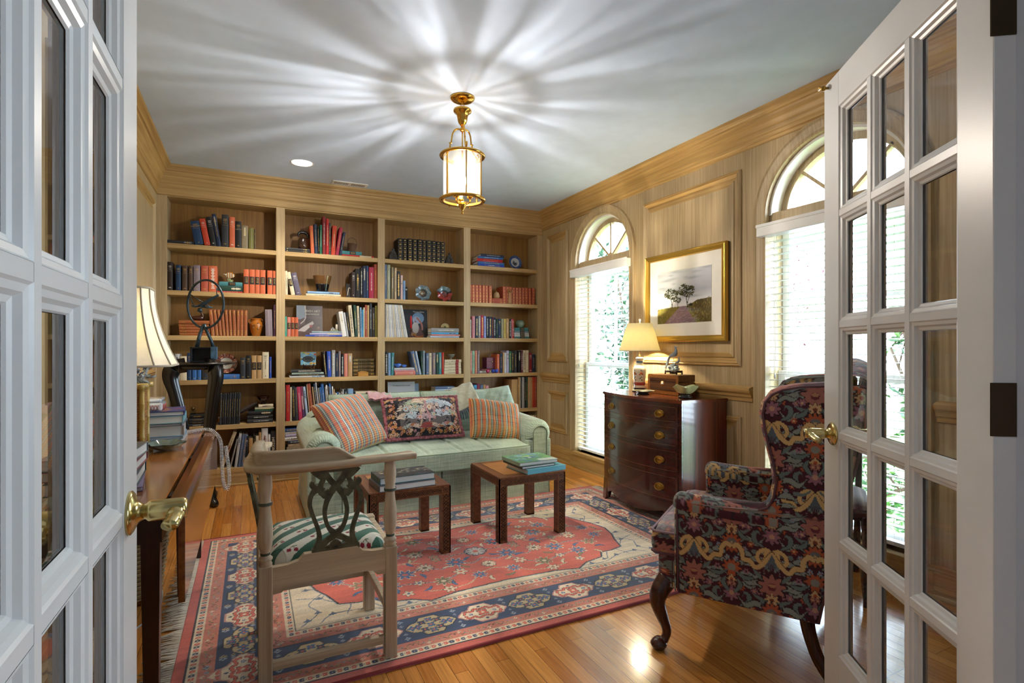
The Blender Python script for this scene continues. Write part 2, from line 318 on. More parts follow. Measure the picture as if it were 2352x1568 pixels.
# ---------------------------------------------------------------- WINDOWS
def window(idx, y0, y1):
    root = thing('window_%d' % idx, None, None, (XR, (y0+y1)/2, SILL), kind='structure'); loc = (XR, (y0+y1)/2, SILL)
    r = (y1-y0)/2; cy = (y0+y1)/2; K = .95
    # casing: arched, stands proud of the wall
    b = MB(); prof = [(0, .0), (0, .014), (.008, .018), (.020, .016), (.040, .020), (.060, .024), (.070, .030), (.082, .026), (.084, 0)]
    path = [(y0, 0.165, -1, 0), (y0, SPR, -1, 0)]+[(cy-r*math.cos(t), SPR+K*r*math.sin(t), -math.cos(t), math.sin(t)) for t in [PI*i/32 for i in range(33)]]+[(y1, SPR, 1, 0), (y1, .165, 1, 0)]
    vs = [(XR-h, p[0]+p[2]*d, p[1]+p[3]*d) for p in path for d, h in prof]; n = len(prof)
    b.raw(vs, [(i*n+k, i*n+k+1, (i+1)*n+k+1, (i+1)*n+k) for i in range(len(path)-1) for k in range(n-1)], oakV)
    b.box(XR-.05, XR+.19, y0-.02, y1+.02, SILL-.03, SILL, oakY, .004); b.box(XR-.022, XR, y0-.09, y1+.09, .02, SILL-.03, oakY)
    b.build('casing', root, loc)
    fr = MB(); xs0, xs1 = XR+.11, XR+.155
    greyw = oakV
    # jamb lining + arch sash
    aw = .045
    def arc(r0, r1, xa, xb, m, B):
        n = 32
        for i in range(n):
            t0, t1 = PI*i/n, PI*(i+1)/n
            B.prism([(cy+q*math.cos(t), SPR+K*q*math.sin(t)) for q, t in ((r0, t0), (r1, t0), (r1, t1), (r0, t1))], xa, xb, m, 'X')
    arc(r-.001, r-.02, XR+.02, XR+.19, white, fr); arc(r-.02, r-.06, xs0, xs1, greyw, fr); arc(r-.06, r-.068, xs0-.006, xs1, greyw, fr)
    fr.box(XR+.03, XR+.17, y0, y1, SPR-.075, SPR+.015, greyw, .004)
    for t in (PI/4, PI/2, 3*PI/4):
        p = [(cy, SPR+.01), (cy+(r-.05)*math.cos(t), SPR+K*(r-.05)*math.sin(t))]; d = Vector((p[1][0]-p[0][0], p[1][1]-p[0][1])).normalized(); nn = Vector((-d.y, d.x))*.010
        fr.prism([(p[0][0]+nn.x, p[0][1]+nn.y), (p[1][0]+nn.x, p[1][1]+nn.y), (p[1][0]-nn.x, p[1][1]-nn.y), (p[0][0]-nn.x, p[0][1]-nn.y)], xs0, xs1-.01, greyw, 'X')
    fr.prism([(cy+.045*math.cos(PI*i/12), SPR+.012+.045*math.sin(PI*i/12)) for i in range(13)], xs0-.004, xs1, greyw, 'X')
    fr.build('fanlight_sash', root, loc)
    z1 = SPR-.075; zm = 1.05
    def sash(za, zb, x, nm):
        q = MB(); q.box(x, x+.04, y0, y0+.05, za, zb, white, .003); q.box(x, x+.04, y1-.05, y1, za, zb, white, .003)
        q.box(x+.001, x+.039, y0+.05, y1-.05, za, za+.045, white); q.box(x+.001, x+.039, y0+.05, y1-.05, zb-.045, zb, white)
        q.box(x+.008, x+.032, cy-.011, cy+.011, za+.045, zb-.045, white); zc = (za+zb)/2; q.box(x+.009, x+.031, y0+.05, cy-.011, zc-.011, zc+.011, white); q.box(x+.009, x+.031, cy+.011, y1-.05, zc-.011, zc+.011, white)
        o = q.build(nm, root, loc); g = MB().box(x+.018, x+.021, y0+.04, y1-.04, za+.03, zb-.03, glass).build('pane', o, loc); return o
    sash(SILL, zm+.02, XR+.11, 'lower_sash'); sash(zm-.02, z1, XR+.152, 'upper_sash')
    g = MB(); g.prism([(cy+(r-.05)*math.cos(PI*i/24), SPR+K*(r-.05)*math.sin(PI*i/24)) for i in range(25)], XR+.135, XR+.138, glass, 'X'); g.build('pane', root, loc)
    # blind
    bl = thing('window_blind', 'white slatted blind in the %s arched window' % ('further' if idx == 1 else 'nearer'), 'blind', (XR+.01, cy, 1.95))
    L2 = (XR+.01, cy, 1.95)
    v = MB(); v.box(XR-.062, XR+.03, y0-.03, y1+.03, 1.932, 2.004, white, .004); v.box(XR-.066, XR-.06, y0-.032, y1+.032, 1.990, 2.010, white, .002); v.build('valance', bl, L2)
    sm = mat('blind_slat_white', '#bdbdba', .4); s_ = MB(); z = 1.90; ti = math.radians(-2)
    while z > SILL+.05:
        pts = []
        for k in range(5):
            u = (k/4-.5)*.05; pts.append((u*math.cos(ti), u*math.sin(ti)+.003*(1-(2*k/4-1)**2)))
        vs = [(XR+.035+u, y, z+h+dz) for y in (y0+.012, y1-.012) for dz in (0, .0022) for u, h in pts]
        fs = []
        for k in range(4): fs += [(k, k+1, k+11, k+10), (5+k, 15+k, 16+k, 6+k)]
        fs += [(0, 10, 15, 5), (4, 9, 19, 14), (0, 1, 2, 3, 4, 9, 8, 7, 6, 5), (10, 15, 16, 17, 18, 19, 14, 13, 12, 11)]
        s_.raw(vs, fs, sm); z -= .0425
    s_.build('slats', bl, L2)
    r_ = MB(); r_.box(XR+.012, XR+.058, y0+.012, y1-.012, SILL+.02, SILL+.042, white, .003); r_.build('bottom_rail', bl, L2)
    c_ = MB()
    for y in (y0+.10, cy, y1-.10):
        for dx in (.008, .062): c_.tube([(XR+dx, y, 1.93), (XR+dx, y, SILL+.03)], .0009, white, 4)
    c_.build('ladder_cords', bl, L2)
    p_ = MB(); p_.tube([(XR-.005, y1-.06, 1.93), (XR-.008, y1-.062, 1.05)], .0012, white, 5); p_.tube([(XR-.005, y1-.075, 1.93), (XR-.008, y1-.07, 1.06)], .0012, white, 5)
    p_.lathe([(.002, 0), (.007, .012), (.006, .03), (.002, .034)], (XR-.008, y1-.066, 1.02), white, 10); p_.build('pull_cord', bl, L2)
window(1, *WIN[0]); window(2, *WIN[1])
# ---------------------------------------------------------------- BOOKCASE
UP = [(-.70, -.627), (.213, .287), (1.131, 1.201), (2.038, 2.114), (2.933, 3.0)]
SH = [2.102, 1.704, 1.322, .939, .54, .156]
def bookcase():
    root = thing('built_in_bookcase', 'wall-wide built-in oak bookcase of four bays full of books', 'bookcase', (1.15, YB, 0)); L_ = (1.15, YB, 0)
    for i, (a, c) in enumerate(UP):
        MB().box(a, c, YB, YB+.235, 0, 2.5, oakV, .002).build('upright', root, L_)
    MB().box(XL, XR, YB+.003, YB+.235, 2.492, 2.60, oakX, .002).build('frieze_board', root, L_)
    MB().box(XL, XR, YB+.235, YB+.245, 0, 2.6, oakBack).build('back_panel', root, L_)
    for i in range(4):
        a, c = UP[i][1], UP[i+1][0]
        for z in SH:
            MB().box(a, c, YB+.002, YB+.235, z-.040, z, oakX, .002).build('shelf', root, L_)
    b = MB().box(XL, XR, YB+.004, YB+.02, 0, .118, oakX)
    b.box(XL, XR, YB-.012, YB+.004, 0, .018, oakX, .004); b.build('toe_board', root, L_)
bookcase()
# ---------------------------------------------------------------- FRENCH DOORS
def door(idx, hinge, ang, side, label):
    """ang: direction hinge->free edge from +Y clockwise; local x along the door, local y out of the face that the camera sees"""
    Wd, T, H = .71, .040, 2.03; st = .098
    root = thing('door_%d' % idx, label, 'door', (hinge[0], hinge[1], 0), PI/2-ang, kind='structure')
    b = MB(); rows = [.316, .642, .960, 1.287, 1.613, 1.927]
    y0, y1 = (-T/2, T/2)
    b.box(0, st, y0, y1, .008, H, paint, .002); b.box(Wd-st, Wd, y0, y1, .008, H, paint, .002)
    b.box(st, Wd-st, y0, y1, .008, rows[0], paint, .001); b.box(st, Wd-st, y0, y1, rows[-1], H, paint, .001)
    b.build('door_frame', root)
    cw = (Wd-2*st)/3; xs = [st+cw*i for i in range(4)]
    mu = MB()
    for x in xs[1:3]: mu.box(x-.009, x+.009, y0+.001, y1-.001, rows[0], rows[-1], paint)
    for z in rows[1:-1]: mu.box(st, Wd-st, y0+.0015, y1-.0015, z-.009, z+.009, paint)
    mu.build('muntins', root)
    # stepped sticking round every pane (white this side, oak stained on the room side)
    stain = wood('oak_door_room_side', '#6f5a44', '#8d765a', 'Z')
    mo = MB()
    for i in range(3):
        for j in range(5):
            a, c = xs[i]+(.009 if i else 0), xs[i+1]-(.009 if i < 2 else 0); z0, z1 = rows[j]+(.009 if j else 0), rows[j+1]-(.009 if j < 4 else 0)
            for sg in (1, -1):
                prof = [(0, T/2-.001), (.003, T/2-.004), (.010, T/2-.006), (.014, T/2-.012), (.020, T/2-.014), (.022, .003)]
                mm = paint if sg == side else stain
                for s_ in range(4):
                    vs = []
                    for d, h in prof:
                        q = [(a+d, z0+d), (c-d, z0+d), (c-d, z1-d), (a+d, z1-d)]; p0, p1 = q[s_], q[(s_+1) % 4]
                        vs += [(p0[0], sg*h, p0[1]), (p1[0], sg*h, p1[1])]
                    mo.raw(vs, [(2*k, 2*k+1, 2*k+3, 2*k+2) for k in range(len(prof)-1)], mm)
    mo.build('glazing_beads', root)
    for i in range(3):
        for j in range(5):
            MB().box(xs[i]+.01, xs[i+1]-.01, -.002, .002, rows[j]+.01, rows[j+1]-.01, glass).build('pane', root)
    for sg in (1, -1):
        h = MB(); x, z = Wd-.060, .960
        h.lathe([(.034, 0), (.034, .003), (.030, .006), (.024, .009), (.020, .010), (.015, .014), (.012, .020)], (x, 0, 0), brassp, 28, axis='Y')
        h.lathe([(.012, .012), (.012, .022), (.016, .026), (.0165, .030), (.0165, .072), (.014, .078)], (x, 0, 0), brassp, 20, axis='Y')
        h.tube(spline([(x+.004, .062, 0), (x-.012, .064, -.002), (x-.028, .064, -.006), (x-.042, .062, -.010), (x-.054, .060, -.012)], 6), [.0145]*6+[.0130]*6+[.0115]*6+[.012]*6+[.012], brassp, 14, flat=.75)
        h.v = [(p[0], sg*(T/2)+sg*p[1], p[2]+z) for p in h.v]
        h.build('lever_handle', root)
    for z in (.22, 1.108, 1.825):
        h = MB(); h.box(-.002, .0006, y0+.004, y1+.006, z-.048, z+.048, mat('bronze_hinge', '#4a3a2a', .4, .9), .001)
        for dz in (-.036, -.012, .012, .036):
            h.lathe([(.0045, 0), (.003, .0008), (.0005, .0004)], (0, (.006 if (dz*1000) % 2 else -.004), z+dz), mat('screw_brass', '#7a6038', .3, 1.), 10, axis='X')
        h.v = [(p[0]-(.0022 if p[0] > 0 else 0), p[1], p[2]) for p in h.v]; h.build('hinge', root)
    if idx == 2:
        h = MB(); h.tube([(Wd-.03, side*(T/2), 2.012), (Wd-.03, side*(T/2+.012), 2.012), (Wd-.02, side*(T/2+.02), 2.02), (Wd-.004, side*(T/2+.018), 2.02)], .004, brassd, 8)
        h.ball((Wd-.03, side*(T/2+.014), 2.012), .008, brassd, 8); h.build('ball_catch', root)
    return root
door(1, (-.1965, .361), math.radians(.6), -1, 'white glazed door leaf open along the left of the view')
door(2, (1.2125, .461), math.radians(35.05), 1, 'white glazed door leaf open at the right of the view')
# ================================================================ PATTERN ART (numpy drawings stored as vertex colours)
class Art:
    def __init__(s, w, h, res, bg):
        s.r = res; s.W, s.H = int(round(w/res)), int(round(h/res)); s.a = np.empty((s.H, s.W, 3), np.float32); s.a[:] = srgb(bg)
    def _win(s, x0, x1, y0, y1):
        return max(0, int(x0/s.r)-1), min(s.W, int(x1/s.r)+2), max(0, int(y0/s.r)-1), min(s.H, int(y1/s.r)+2)
    def _xy(s, w): return np.meshgrid((np.arange(w[0], w[1])+.5)*s.r, (np.arange(w[2], w[3])+.5)*s.r)
    def mask(s, fn, box, col):
        w = s._win(*box)
        if w[0] >= w[1] or w[2] >= w[3]: return
        X, Y = s._xy(w); m = fn(X, Y); s.a[w[2]:w[3], w[0]:w[1]][m] = srgb(col)
    def disc(s, x, y, r, col, ry=None):
        ry = ry or r; s.mask(lambda X, Y: ((X-x)/r)**2+((Y-y)/ry)**2 < 1, (x-r, x+r, y-ry, y+ry), col)
    def rect(s, x0, x1, y0, y1, col): s.mask(lambda X, Y: (X >= x0) & (X < x1) & (Y >= y0) & (Y < y1), (x0, x1, y0, y1), col)
    def line(s, pts, r, col, n=6, closed=False):
        p = spline([(a, b, 0) for a, b in pts], n, closed) if n > 1 else [Vector((a, b, 0)) for a, b in pts]
        if closed: p = p+[p[0]]
        N = len(p)
        for i in range(N-1):
            a, b = p[i], p[i+1]; rr = r if not callable(r) else r(i/max(1, N-1))
            def f(X, Y):
                dx, dy = b.x-a.x, b.y-a.y; q = dx*dx+dy*dy+1e-12; t = np.clip(((X-a.x)*dx+(Y-a.y)*dy)/q, 0, 1)
                return (X-a.x-t*dx)**2+(Y-a.y-t*dy)**2 < rr*rr
            s.mask(f, (min(a.x, b.x)-rr, max(a.x, b.x)+rr, min(a.y, b.y)-rr, max(a.y, b.y)+rr), col)
    def poly(s, pts, col):
        xs = [p[0] for p in pts]; ys = [p[1] for p in pts]
        def f(X, Y):
            m = np.zeros(X.shape, bool); n = len(pts)
            for i in range(n):
                (x0, y0), (x1, y1) = pts[i], pts[(i+1) % n]
                if y0 == y1: continue
                c = ((y0 > Y) != (y1 > Y)) & (X < (x1-x0)*(Y-y0)/(y1-y0)+x0); m ^= c
            return m
        s.mask(f, (min(xs), max(xs), min(ys), max(ys)), col)
    def flower(s, x, y, r, n, col, edge=None, cen=None, a0=0., cr=.3, fill=.45):
        for k in range(2 if edge else 1):
            rr, cc = (r*1.16, edge) if (edge and k == 0) else (r, col)
            s.mask(lambda X, Y: np.hypot(X-x, Y-y) < rr*(1-fill/2+fill/2*np.cos(n*(np.arctan2(Y-y, X-x)-a0))), (x-rr, x+rr, y-rr, y+rr), cc)
        if cen: s.disc(x, y, r*cr, cen)
    def sample(s, U, V, tile=False):
        i = (U/s.r).astype(int); j = (V/s.r).astype(int)
        if tile: i %= s.W; j %= s.H
        else: i = np.clip(i, 0, s.W-1); j = np.clip(j, 0, s.H-1)
        return s.a[j, i]
def cloth(name, P_, col, m, parent=None, loc=(0, 0, 0), flip=False, wrap=False):
    """dense grid mesh; P_ (nv,nu,3) positions, col (nv,nu,3) linear colours"""
    nv, nu = P_.shape[:2]; me = bpy.data.meshes.new(name); vs = (P_.reshape(-1, 3)-np.array(loc)).astype(np.float32)
    i = np.arange(nu if wrap else nu-1); j = np.arange(nv-1); I, J = np.meshgrid(i, j); I2 = (I+1) % nu
    f = np.stack([J*nu+I, J*nu+I2, (J+1)*nu+I2, (J+1)*nu+I], -1).reshape(-1, 4)
    if flip: f = f[:, ::-1]
    nf = len(f); me.vertices.add(len(vs)); me.vertices.foreach_set('co', vs.ravel()); me.loops.add(nf*4); me.loops.foreach_set('vertex_index', f.astype(np.int32).ravel())
    me.polygons.add(nf); me.polygons.foreach_set('loop_start', np.arange(nf, dtype=np.int32)*4)
    try: me.polygons.foreach_set('loop_total', np.full(nf, 4, dtype=np.int32))
    except Exception: pass
    me.polygons.foreach_set('use_smooth', np.ones(nf, bool)); me.update(calc_edges=True)
    ca = me.color_attributes.new('pattern', 'FLOAT_COLOR', 'POINT'); c4 = np.ones((len(vs), 4), np.float32); c4[:, :3] = col.reshape(-1, 3); ca.data.foreach_set('color', c4.ravel())
    me.materials.append(m); me.validate(); o = bpy.data.objects.new(name, me); C.objects.link(o)
    if parent is not None: o.parent = parent
    else: o.location = loc
    return o
# ================================================================ RUG
def rug():
    X0, X1, Y0, Y1 = -.262, 2.66, 2.0, 3.85; W_, H_ = X1-X0, Y1-Y0; A = Art(W_, H_, .0022, '#b2574a')
    navy, cream, coral, tan, pink, dk, brown, blue, pale = '#2c3c58', '#cbbba0', '#c05a48', '#a48c66', '#b27c70', '#22262e', '#5e4636', '#41618c', '#98a0a8'
    rnd = random.Random(3)
    def band(d, col): A.rect(d, W_-d, d, H_-d, col)
    def around(d, step, fn):
        for (x0, y0, x1, y1) in ((d, d, W_-d, d), (d, H_-d, W_-d, H_-d), (d, d, d, H_-d), (W_-d, d, W_-d, H_-d)):
            Ln = math.hypot(x1-x0, y1-y0); n = max(1, round(Ln/step)); dx, dy = (x1-x0)/Ln, (y1-y0)/Ln
            for k in range(n+1): fn(x0+dx*k*Ln/n, y0+dy*k*Ln/n, dx, dy, k)
    def guard(d, w):
        band(d, dk); band(d+.003, cream); around(d+w/2, .026, lambda x, y, dx, dy, k: (A.rect(x-.008, x+.008, y-.008, y+.008, [navy, coral][k % 2]), A.disc(x, y, .003, cream)))
        around(d+w/2, .013, lambda x, y, dx, dy, k: A.rect(x-.002, x+.002, y-.002, y+.002, dk) if k % 2 else None); band(d+w-.003, dk)
    def salmon(d, w):
        band(d, pink if 0 else '#b8705e')
        def f(x, y, dx, dy, k):
            nx, ny = -dy, dx; q = 1 if k % 2 else -1
            A.line([(x-dx*.024, y-dy*.024), (x-dx*.010+nx*.012*q, y-dy*.010+ny*.012*q), (x+dx*.010-nx*.012*q, y+dy*.010-ny*.012*q), (x+dx*.024, y+dy*.024)], .0022, brown if k % 4 < 2 else '#8a8a80', 4)
            A.flower(x+nx*.010*q, y+ny*.010*q, .010, 4, tan if k % 3 else cream, brown, coral)
        around(d+w/2, .045, f)
    band(.045, dk); guard(.048, .040); salmon(.088, .052); band(.140, dk)
    band(.143, navy)
    # main border: alternating cartouches
    def cart(x, y, dx, dy, k):
        nx, ny = -dy, dx; T = lambda u, v: (x+dx*u+nx*v, y+dy*u+ny*v)
        sh = [(-.115, 0), (-.085, .035), (-.055, .04), (-.035, .072), (.035, .072), (.055, .04), (.085, .035), (.115, 0), (.085, -.035), (.055, -.04), (.035, -.072), (-.035, -.072), (-.055, -.04), (-.085, -.035)]
        g = k % 2
        A.poly([T(u*1.07, v*1.1) for u, v in sh], pink if g == 0 else dk); A.poly([T(u, v) for u, v in sh], cream if g == 0 else '#b39f78')
        if g == 0:
            for q in (-1, 1):
                for p_ in (-1, 1):
                    A.line([T(.0, .030*q), T(.030*p_, .040*q), T(.045*p_, .022*q), T(.075*p_, .030*q), T(.085*p_, .010*q)], .0075, dk, 4)
                    A.line([T(.0, .030*q), T(.030*p_, .040*q), T(.045*p_, .022*q), T(.075*p_, .030*q), T(.085*p_, .010*q)], .0055, coral, 4)
                A.disc(*T(.0, .055*q), .007, navy)
            A.flower(*T(0, 0), .028, 4, coral, dk, cream, PI/4); A.flower(*T(.058, 0), .012, 5, blue, None, cream); A.flower(*T(-.058, 0), .012, 5, blue, None, cream)
        else:
            for (u, v) in [(-.06, 0), (-.035, .03), (-.035, -.03), (0, .045), (0, -.045), (.035, .03), (.035, -.03), (.06, 0), (0, 0), (-.085, 0), (.085, 0)]:
                A.flower(*T(u, v), .019, 4, [blue, navy][int(abs(u*100)) % 2], dk, coral, 0 if abs(u) > .04 else PI/4)
        for q in (-1, 1):
            for v in (.07, -.07, .035, -.035): A.flower(*T(.122*q, v), .014 if abs(v) > .05 else .009, 4, tan if q > 0 else '#8a93a0', None, dk)
    m = .143; bw = .19
    for (x0, y0, x1, y1) in ((m+bw/2, m+bw/2, W_-m-bw/2, m+bw/2), (m+bw/2, H_-m-bw/2, W_-m-bw/2, H_-m-bw/2), (m+bw/2, m+bw/2, m+bw/2, H_-m-bw/2), (W_-m-bw/2, m+bw/2, W_-m-bw/2, H_-m-bw/2)):
        Ln = math.hypot(x1-x0, y1-y0); n = round(Ln/.245); dx, dy = (x1-x0)/Ln, (y1-y0)/Ln
        for k in range(n+1): cart(x0+dx*k*Ln/n, y0+dy*k*Ln/n, dx, dy, k)
    # trim band edges
    for d, w_ in ((.140, .003), (.333, .003)):
        for (a, b, c, e) in ((d, W_-d, d, d+w_), (d, W_-d, H_-d-w_, H_-d), (d, d+w_, d, H_-d), (W_-d-w_, W_-d, d, H_-d)): A.rect(a, b, c, e, dk)
    salmon(.336, .062); guard(.398, .040)
    F0 = .440; band(F0, cream)
    fx0, fx1, fy0, fy1 = F0, W_-F0, F0, H_-F0; cx, cy = W_/2, H_/2
    # spandrel trellis
    for k in range(-30, 60):
        for sg in (1, -1):
            for q in range(0, 12): pass
    for (sx, ox) in ((1, fx0), (-1, fx1)):
        for (sy, oy) in ((1, fy0), (-1, fy1)):
            T = lambda u, v: (ox+sx*u, oy+sy*v)
            for p_ in ([(.02, .02), (.10, .12), (.07, .22), (.14, .33), (.10, .44)], [(.02, .30), (.12, .26), (.20, .18), (.30, .16), (.38, .05)], [(.10, .02), (.16, .08), (.30, .07), (.42, .02), (.60, .03)], [(.05, .40), (.16, .34), (.13, .26)], [(.22, .06), (.25, .16), (.20, .24)]):
                A.line([T(*a) for a in p_], .0028, '#5a6a80', 6)
            for (u, v) in [(.10, .12), (.20, .18), (.30, .07), (.12, .26), (.07, .38), (.40, .05), (.05, .06), (.16, .08), (.5, .03)]:
                A.poly([T(u-.022, v), T(u-.008, v+.010), T(u, v+.026), T(u+.008, v+.010), T(u+.022, v), T(u, v-.008)], '#4c5c74')
    # coral field with stepped outline
    q = [(0, .425), (.28, .44), (.42, .472), (.50, .42), (.62, .395), (.66, .335), (.74, .335), (.82, .315), (.86, .20), (.90, .12), (.93, 0)]
    q = [(a, min(b, cy-F0-.004)) for a, b in q]
    pts = [(cx+a, cy+b) for a, b in q]+[(cx+a, cy-b) for a, b in q[::-1]]+[(cx-a, cy-b) for a, b in q]+[(cx-a, cy+b) for a, b in q[::-1]]
    A.line([(a, b) for a, b in pts], .013, '#9aa3a8', 1, False); A.line(pts+[pts[0]], .009, dk, 1); A.poly(pts, coral)
    # abrash stripes handled by noise below; florals mirrored in quadrants
    M4 = lambda x, y: [(cx+x, cy+y), (cx-x, cy+y), (cx+x, cy-y), (cx-x, cy-y)]
    def vine(p_, r=.003, col='#3d5f86'):
        for sx, sy in ((1, 1), (-1, 1), (1, -1), (-1, -1)): A.line([(cx+sx*a, cy+sy*b) for a, b in p_], r+.0016, '#d0c0a0', 5); A.line([(cx+sx*a, cy+sy*b) for a, b in p_], r, col, 5)
    vine([(0, .10), (.08, .15), (.16, .10), (.26, .16), (.34, .10), (.46, .14)]); vine([(.16, .10), (.18, .22), (.30, .30), (.42, .27), (.56, .25)]); vine([(.46, .14), (.58, .10), (.70, .16), (.80, .08)])
    vine([(0, .26), (.10, .30), (.18, .38), (.30, .40), (.40, .38)], .0025, '#9b8a68'); vine([(.34, .10), (.36, .02), (.50, 0), (.64, .02)], .0025, '#9b8a68'); vine([(.0, .02), (.12, .0), (.2, .04)], .0025, dk)
    for (x, y, r, n, c1, c2, c3) in [(0, 0, .06, 8, '#b9b3a8', navy, coral), (.16, .10, .055, 8, blue, cream, coral), (.34, .10, .05, 10, cream, dk, brown), (.46, .14, .055, 8, blue, cream, coral), (.18, .23, .04, 6, cream, dk, coral), (.30, .30, .048, 8, '#6f6748', cream, cream), (.56, .25, .05, 8, blue, cream, coral), (.42, .27, .03, 5, cream, dk, blue), (.70, .16, .045, 6, '#7b7152', cream, coral), (.80, .07, .04, 8, blue, cream, coral), (.64, .02, .045, 8, cream, dk, coral), (.10, .31, .04, 8, blue, cream, coral), (.30, .40, .035, 6, cream, dk, '#8a6a50'), (.0, .20, .04, 8, cream, dk, brown), (.5, .36, .03, 5, cream, brown, blue), (.25, .02, .03, 5, tan, dk, coral), (.52, .01, .026, 5, tan, dk, navy)]:
        for (a, b) in M4(x, y): A.flower(a, b, r, n, c1, c2, c3, rnd.random(), .28, .5)
    for (x, y) in [(.05, .37), (.22, .15), (.38, .20), (.50, .07), (.60, .17), (.25, .34), (.72, .25), (.08, .08), (.40, .02), (.86, .03), (.40, .35), (.13, .17), (.66, .32), (.55, .31)]:
        for (a, b) in M4(x, y):
            an = rnd.random()*6; c_ = rnd.choice([cream, '#c7b48a', blue, '#7d7450']); d = .03
            A.line([(a-d*math.cos(an), b-d*math.sin(an)), (a+.01*math.sin(an), b-.01*math.cos(an)), (a+d*math.cos(an), b+d*math.sin(an))], lambda t: .0025+.008*math.sin(PI*t), dk, 4)
            A.line([(a-d*math.cos(an), b-d*math.sin(an)), (a+.01*math.sin(an), b-.01*math.cos(an)), (a+d*math.cos(an), b+d*math.sin(an))], lambda t: .001+.0075*math.sin(PI*t), c_, 4)
    st = .0040; nu, nv = int(W_/st), int(H_/st); U, V = np.meshgrid(np.linspace(0, W_, nu), np.linspace(0, H_, nv)); col = A.sample(U, V)*1.22
    rs = np.random.RandomState(4); ab = np.repeat(rs.uniform(.90, 1.08, (nv//6+1, 1)), 6, 0)[:nv]; col *= ab[:, :, None]*rs.uniform(.86, 1.12, (nv, nu, 1))
    Z = np.full_like(U, .011); e = np.minimum(np.minimum(U, W_-U), np.minimum(V, H_-V)); Z[e < .002] = .001
    root = thing('oriental_rug', 'coral, navy and cream patterned oriental rug under the two low tables', 'rug', (cx+X0, cy+Y0, 0)); L_ = (cx+X0, cy+Y0, 0)
    cloth('pile', np.stack([U+X0, V+Y0, Z], -1), col, colattr('rug_wool', .95, .4, .6, 380), root, L_)
    fm = mat('rug_fringe_cotton', '#bdb4a4', .9, bump=.4)
    for (xe, sg) in ((X0, -1), (X1, 1)):
        fr = MB(); y = Y0+.01
        while y < Y1-.01:
            a = rnd.uniform(-.025, .025); l = rnd.uniform(.075, .115)
            fr.tube([(xe-sg*.004, y, .008), (xe+sg*l*.35, y+a*.4, .009), (xe+sg*l*.7, y+a, .006), (xe+sg*l, y+a*1.5+rnd.uniform(-.008, .008), .004)], [.003, .0036, .003, .0016], fm, 5); y += .0085
        tag(fr.build('fringe', root, L_), kind='stuff')
    e = MB(); bm_ = mat('rug_edge_binding', '#9a4448', .9)
    for y in (Y0, Y1): e = MB(); e.tube([(X0, y, .007), (X1, y, .007)], .007, bm_, 8); e.build('edge_binding', root, L_)
rug()
# ================================================================ SOFA
def linen():
    m = bpy.data.materials.new('green_linen'); m.use_nodes = True; nt = m.node_tree; b = nt.nodes['Principled BSDF']; L = nt.links.new
    tc = nt.nodes.new('ShaderNodeTexCoord'); outs = []
    for s in ((12, 260, 400), (300, 10, 12), (4, 4, 90)):
        mp = nt.nodes.new('ShaderNodeMapping'); mp.inputs['Scale'].default_value = s; L(tc.outputs['Object'], mp.inputs[0])
        n = nt.nodes.new('ShaderNodeTexNoise'); n.inputs['Scale'].default_value = 1; n.inputs['Detail'].default_value = 3; L(mp.outputs[0], n.inputs['Vector']); outs.append(n)
    a = nt.nodes.new('ShaderNodeMath'); a.operation = 'ADD'; L(outs[0].outputs['Fac'], a.inputs[0]); L(outs[1].outputs['Fac'], a.inputs[1])
    a2 = nt.nodes.new('ShaderNodeMath'); a2.operation = 'ADD'; L(a.outputs[0], a2.inputs[0]); L(outs[2].outputs['Fac'], a2.inputs[1])
    r = nt.nodes.new('ShaderNodeMapRange'); r.inputs['From Min'].default_value = 1.1; r.inputs['From Max'].default_value = 1.9; L(a2.outputs[0], r.inputs['Value'])
    cr = nt.nodes.new('ShaderNodeValToRGB'); e = cr.color_ramp.elements; e[0].color = (*srgb('#7f9486'), 1); e[1].color = (*srgb('#b6c5ae'), 1); L(r.outputs[0], cr.inputs['Fac']); L(cr.outputs['Color'], b.inputs['Base Color'])
    b.inputs['Roughness'].default_value = .85; b.inputs['Sheen Weight'].default_value = .35; b.inputs['Specular IOR Level'].default_value = .25
    bp = nt.nodes.new('ShaderNodeBump'); bp.inputs['Strength'].default_value = .25; bp.inputs['Distance'].default_value = .0015; L(a.outputs[0], bp.inputs['Height']); L(bp.outputs['Normal'], b.inputs['Normal']); return m
LIN = linen(); LIN2 = mat('green_linen_welt', '#75866f', .8)
def cushion_pts(w, h, t, nu=60, nv=60, p=2.6, pinch=.10, e=.5):
    u = np.linspace(-1, 1, nu); v = np.linspace(-1, 1, nv); U, V = np.meshgrid(u, v)
    X = w/2*U*(1-pinch*(1-V**2)*np.abs(U)**3*.6); Y = h/2*V*(1-pinch*(1-U**2)*np.abs(V)**3*.6)
    T = t/2*np.clip((1-np.abs(U)**p)*(1-np.abs(V)**p), 0, 1)**e
    return U, V, X, Y, T
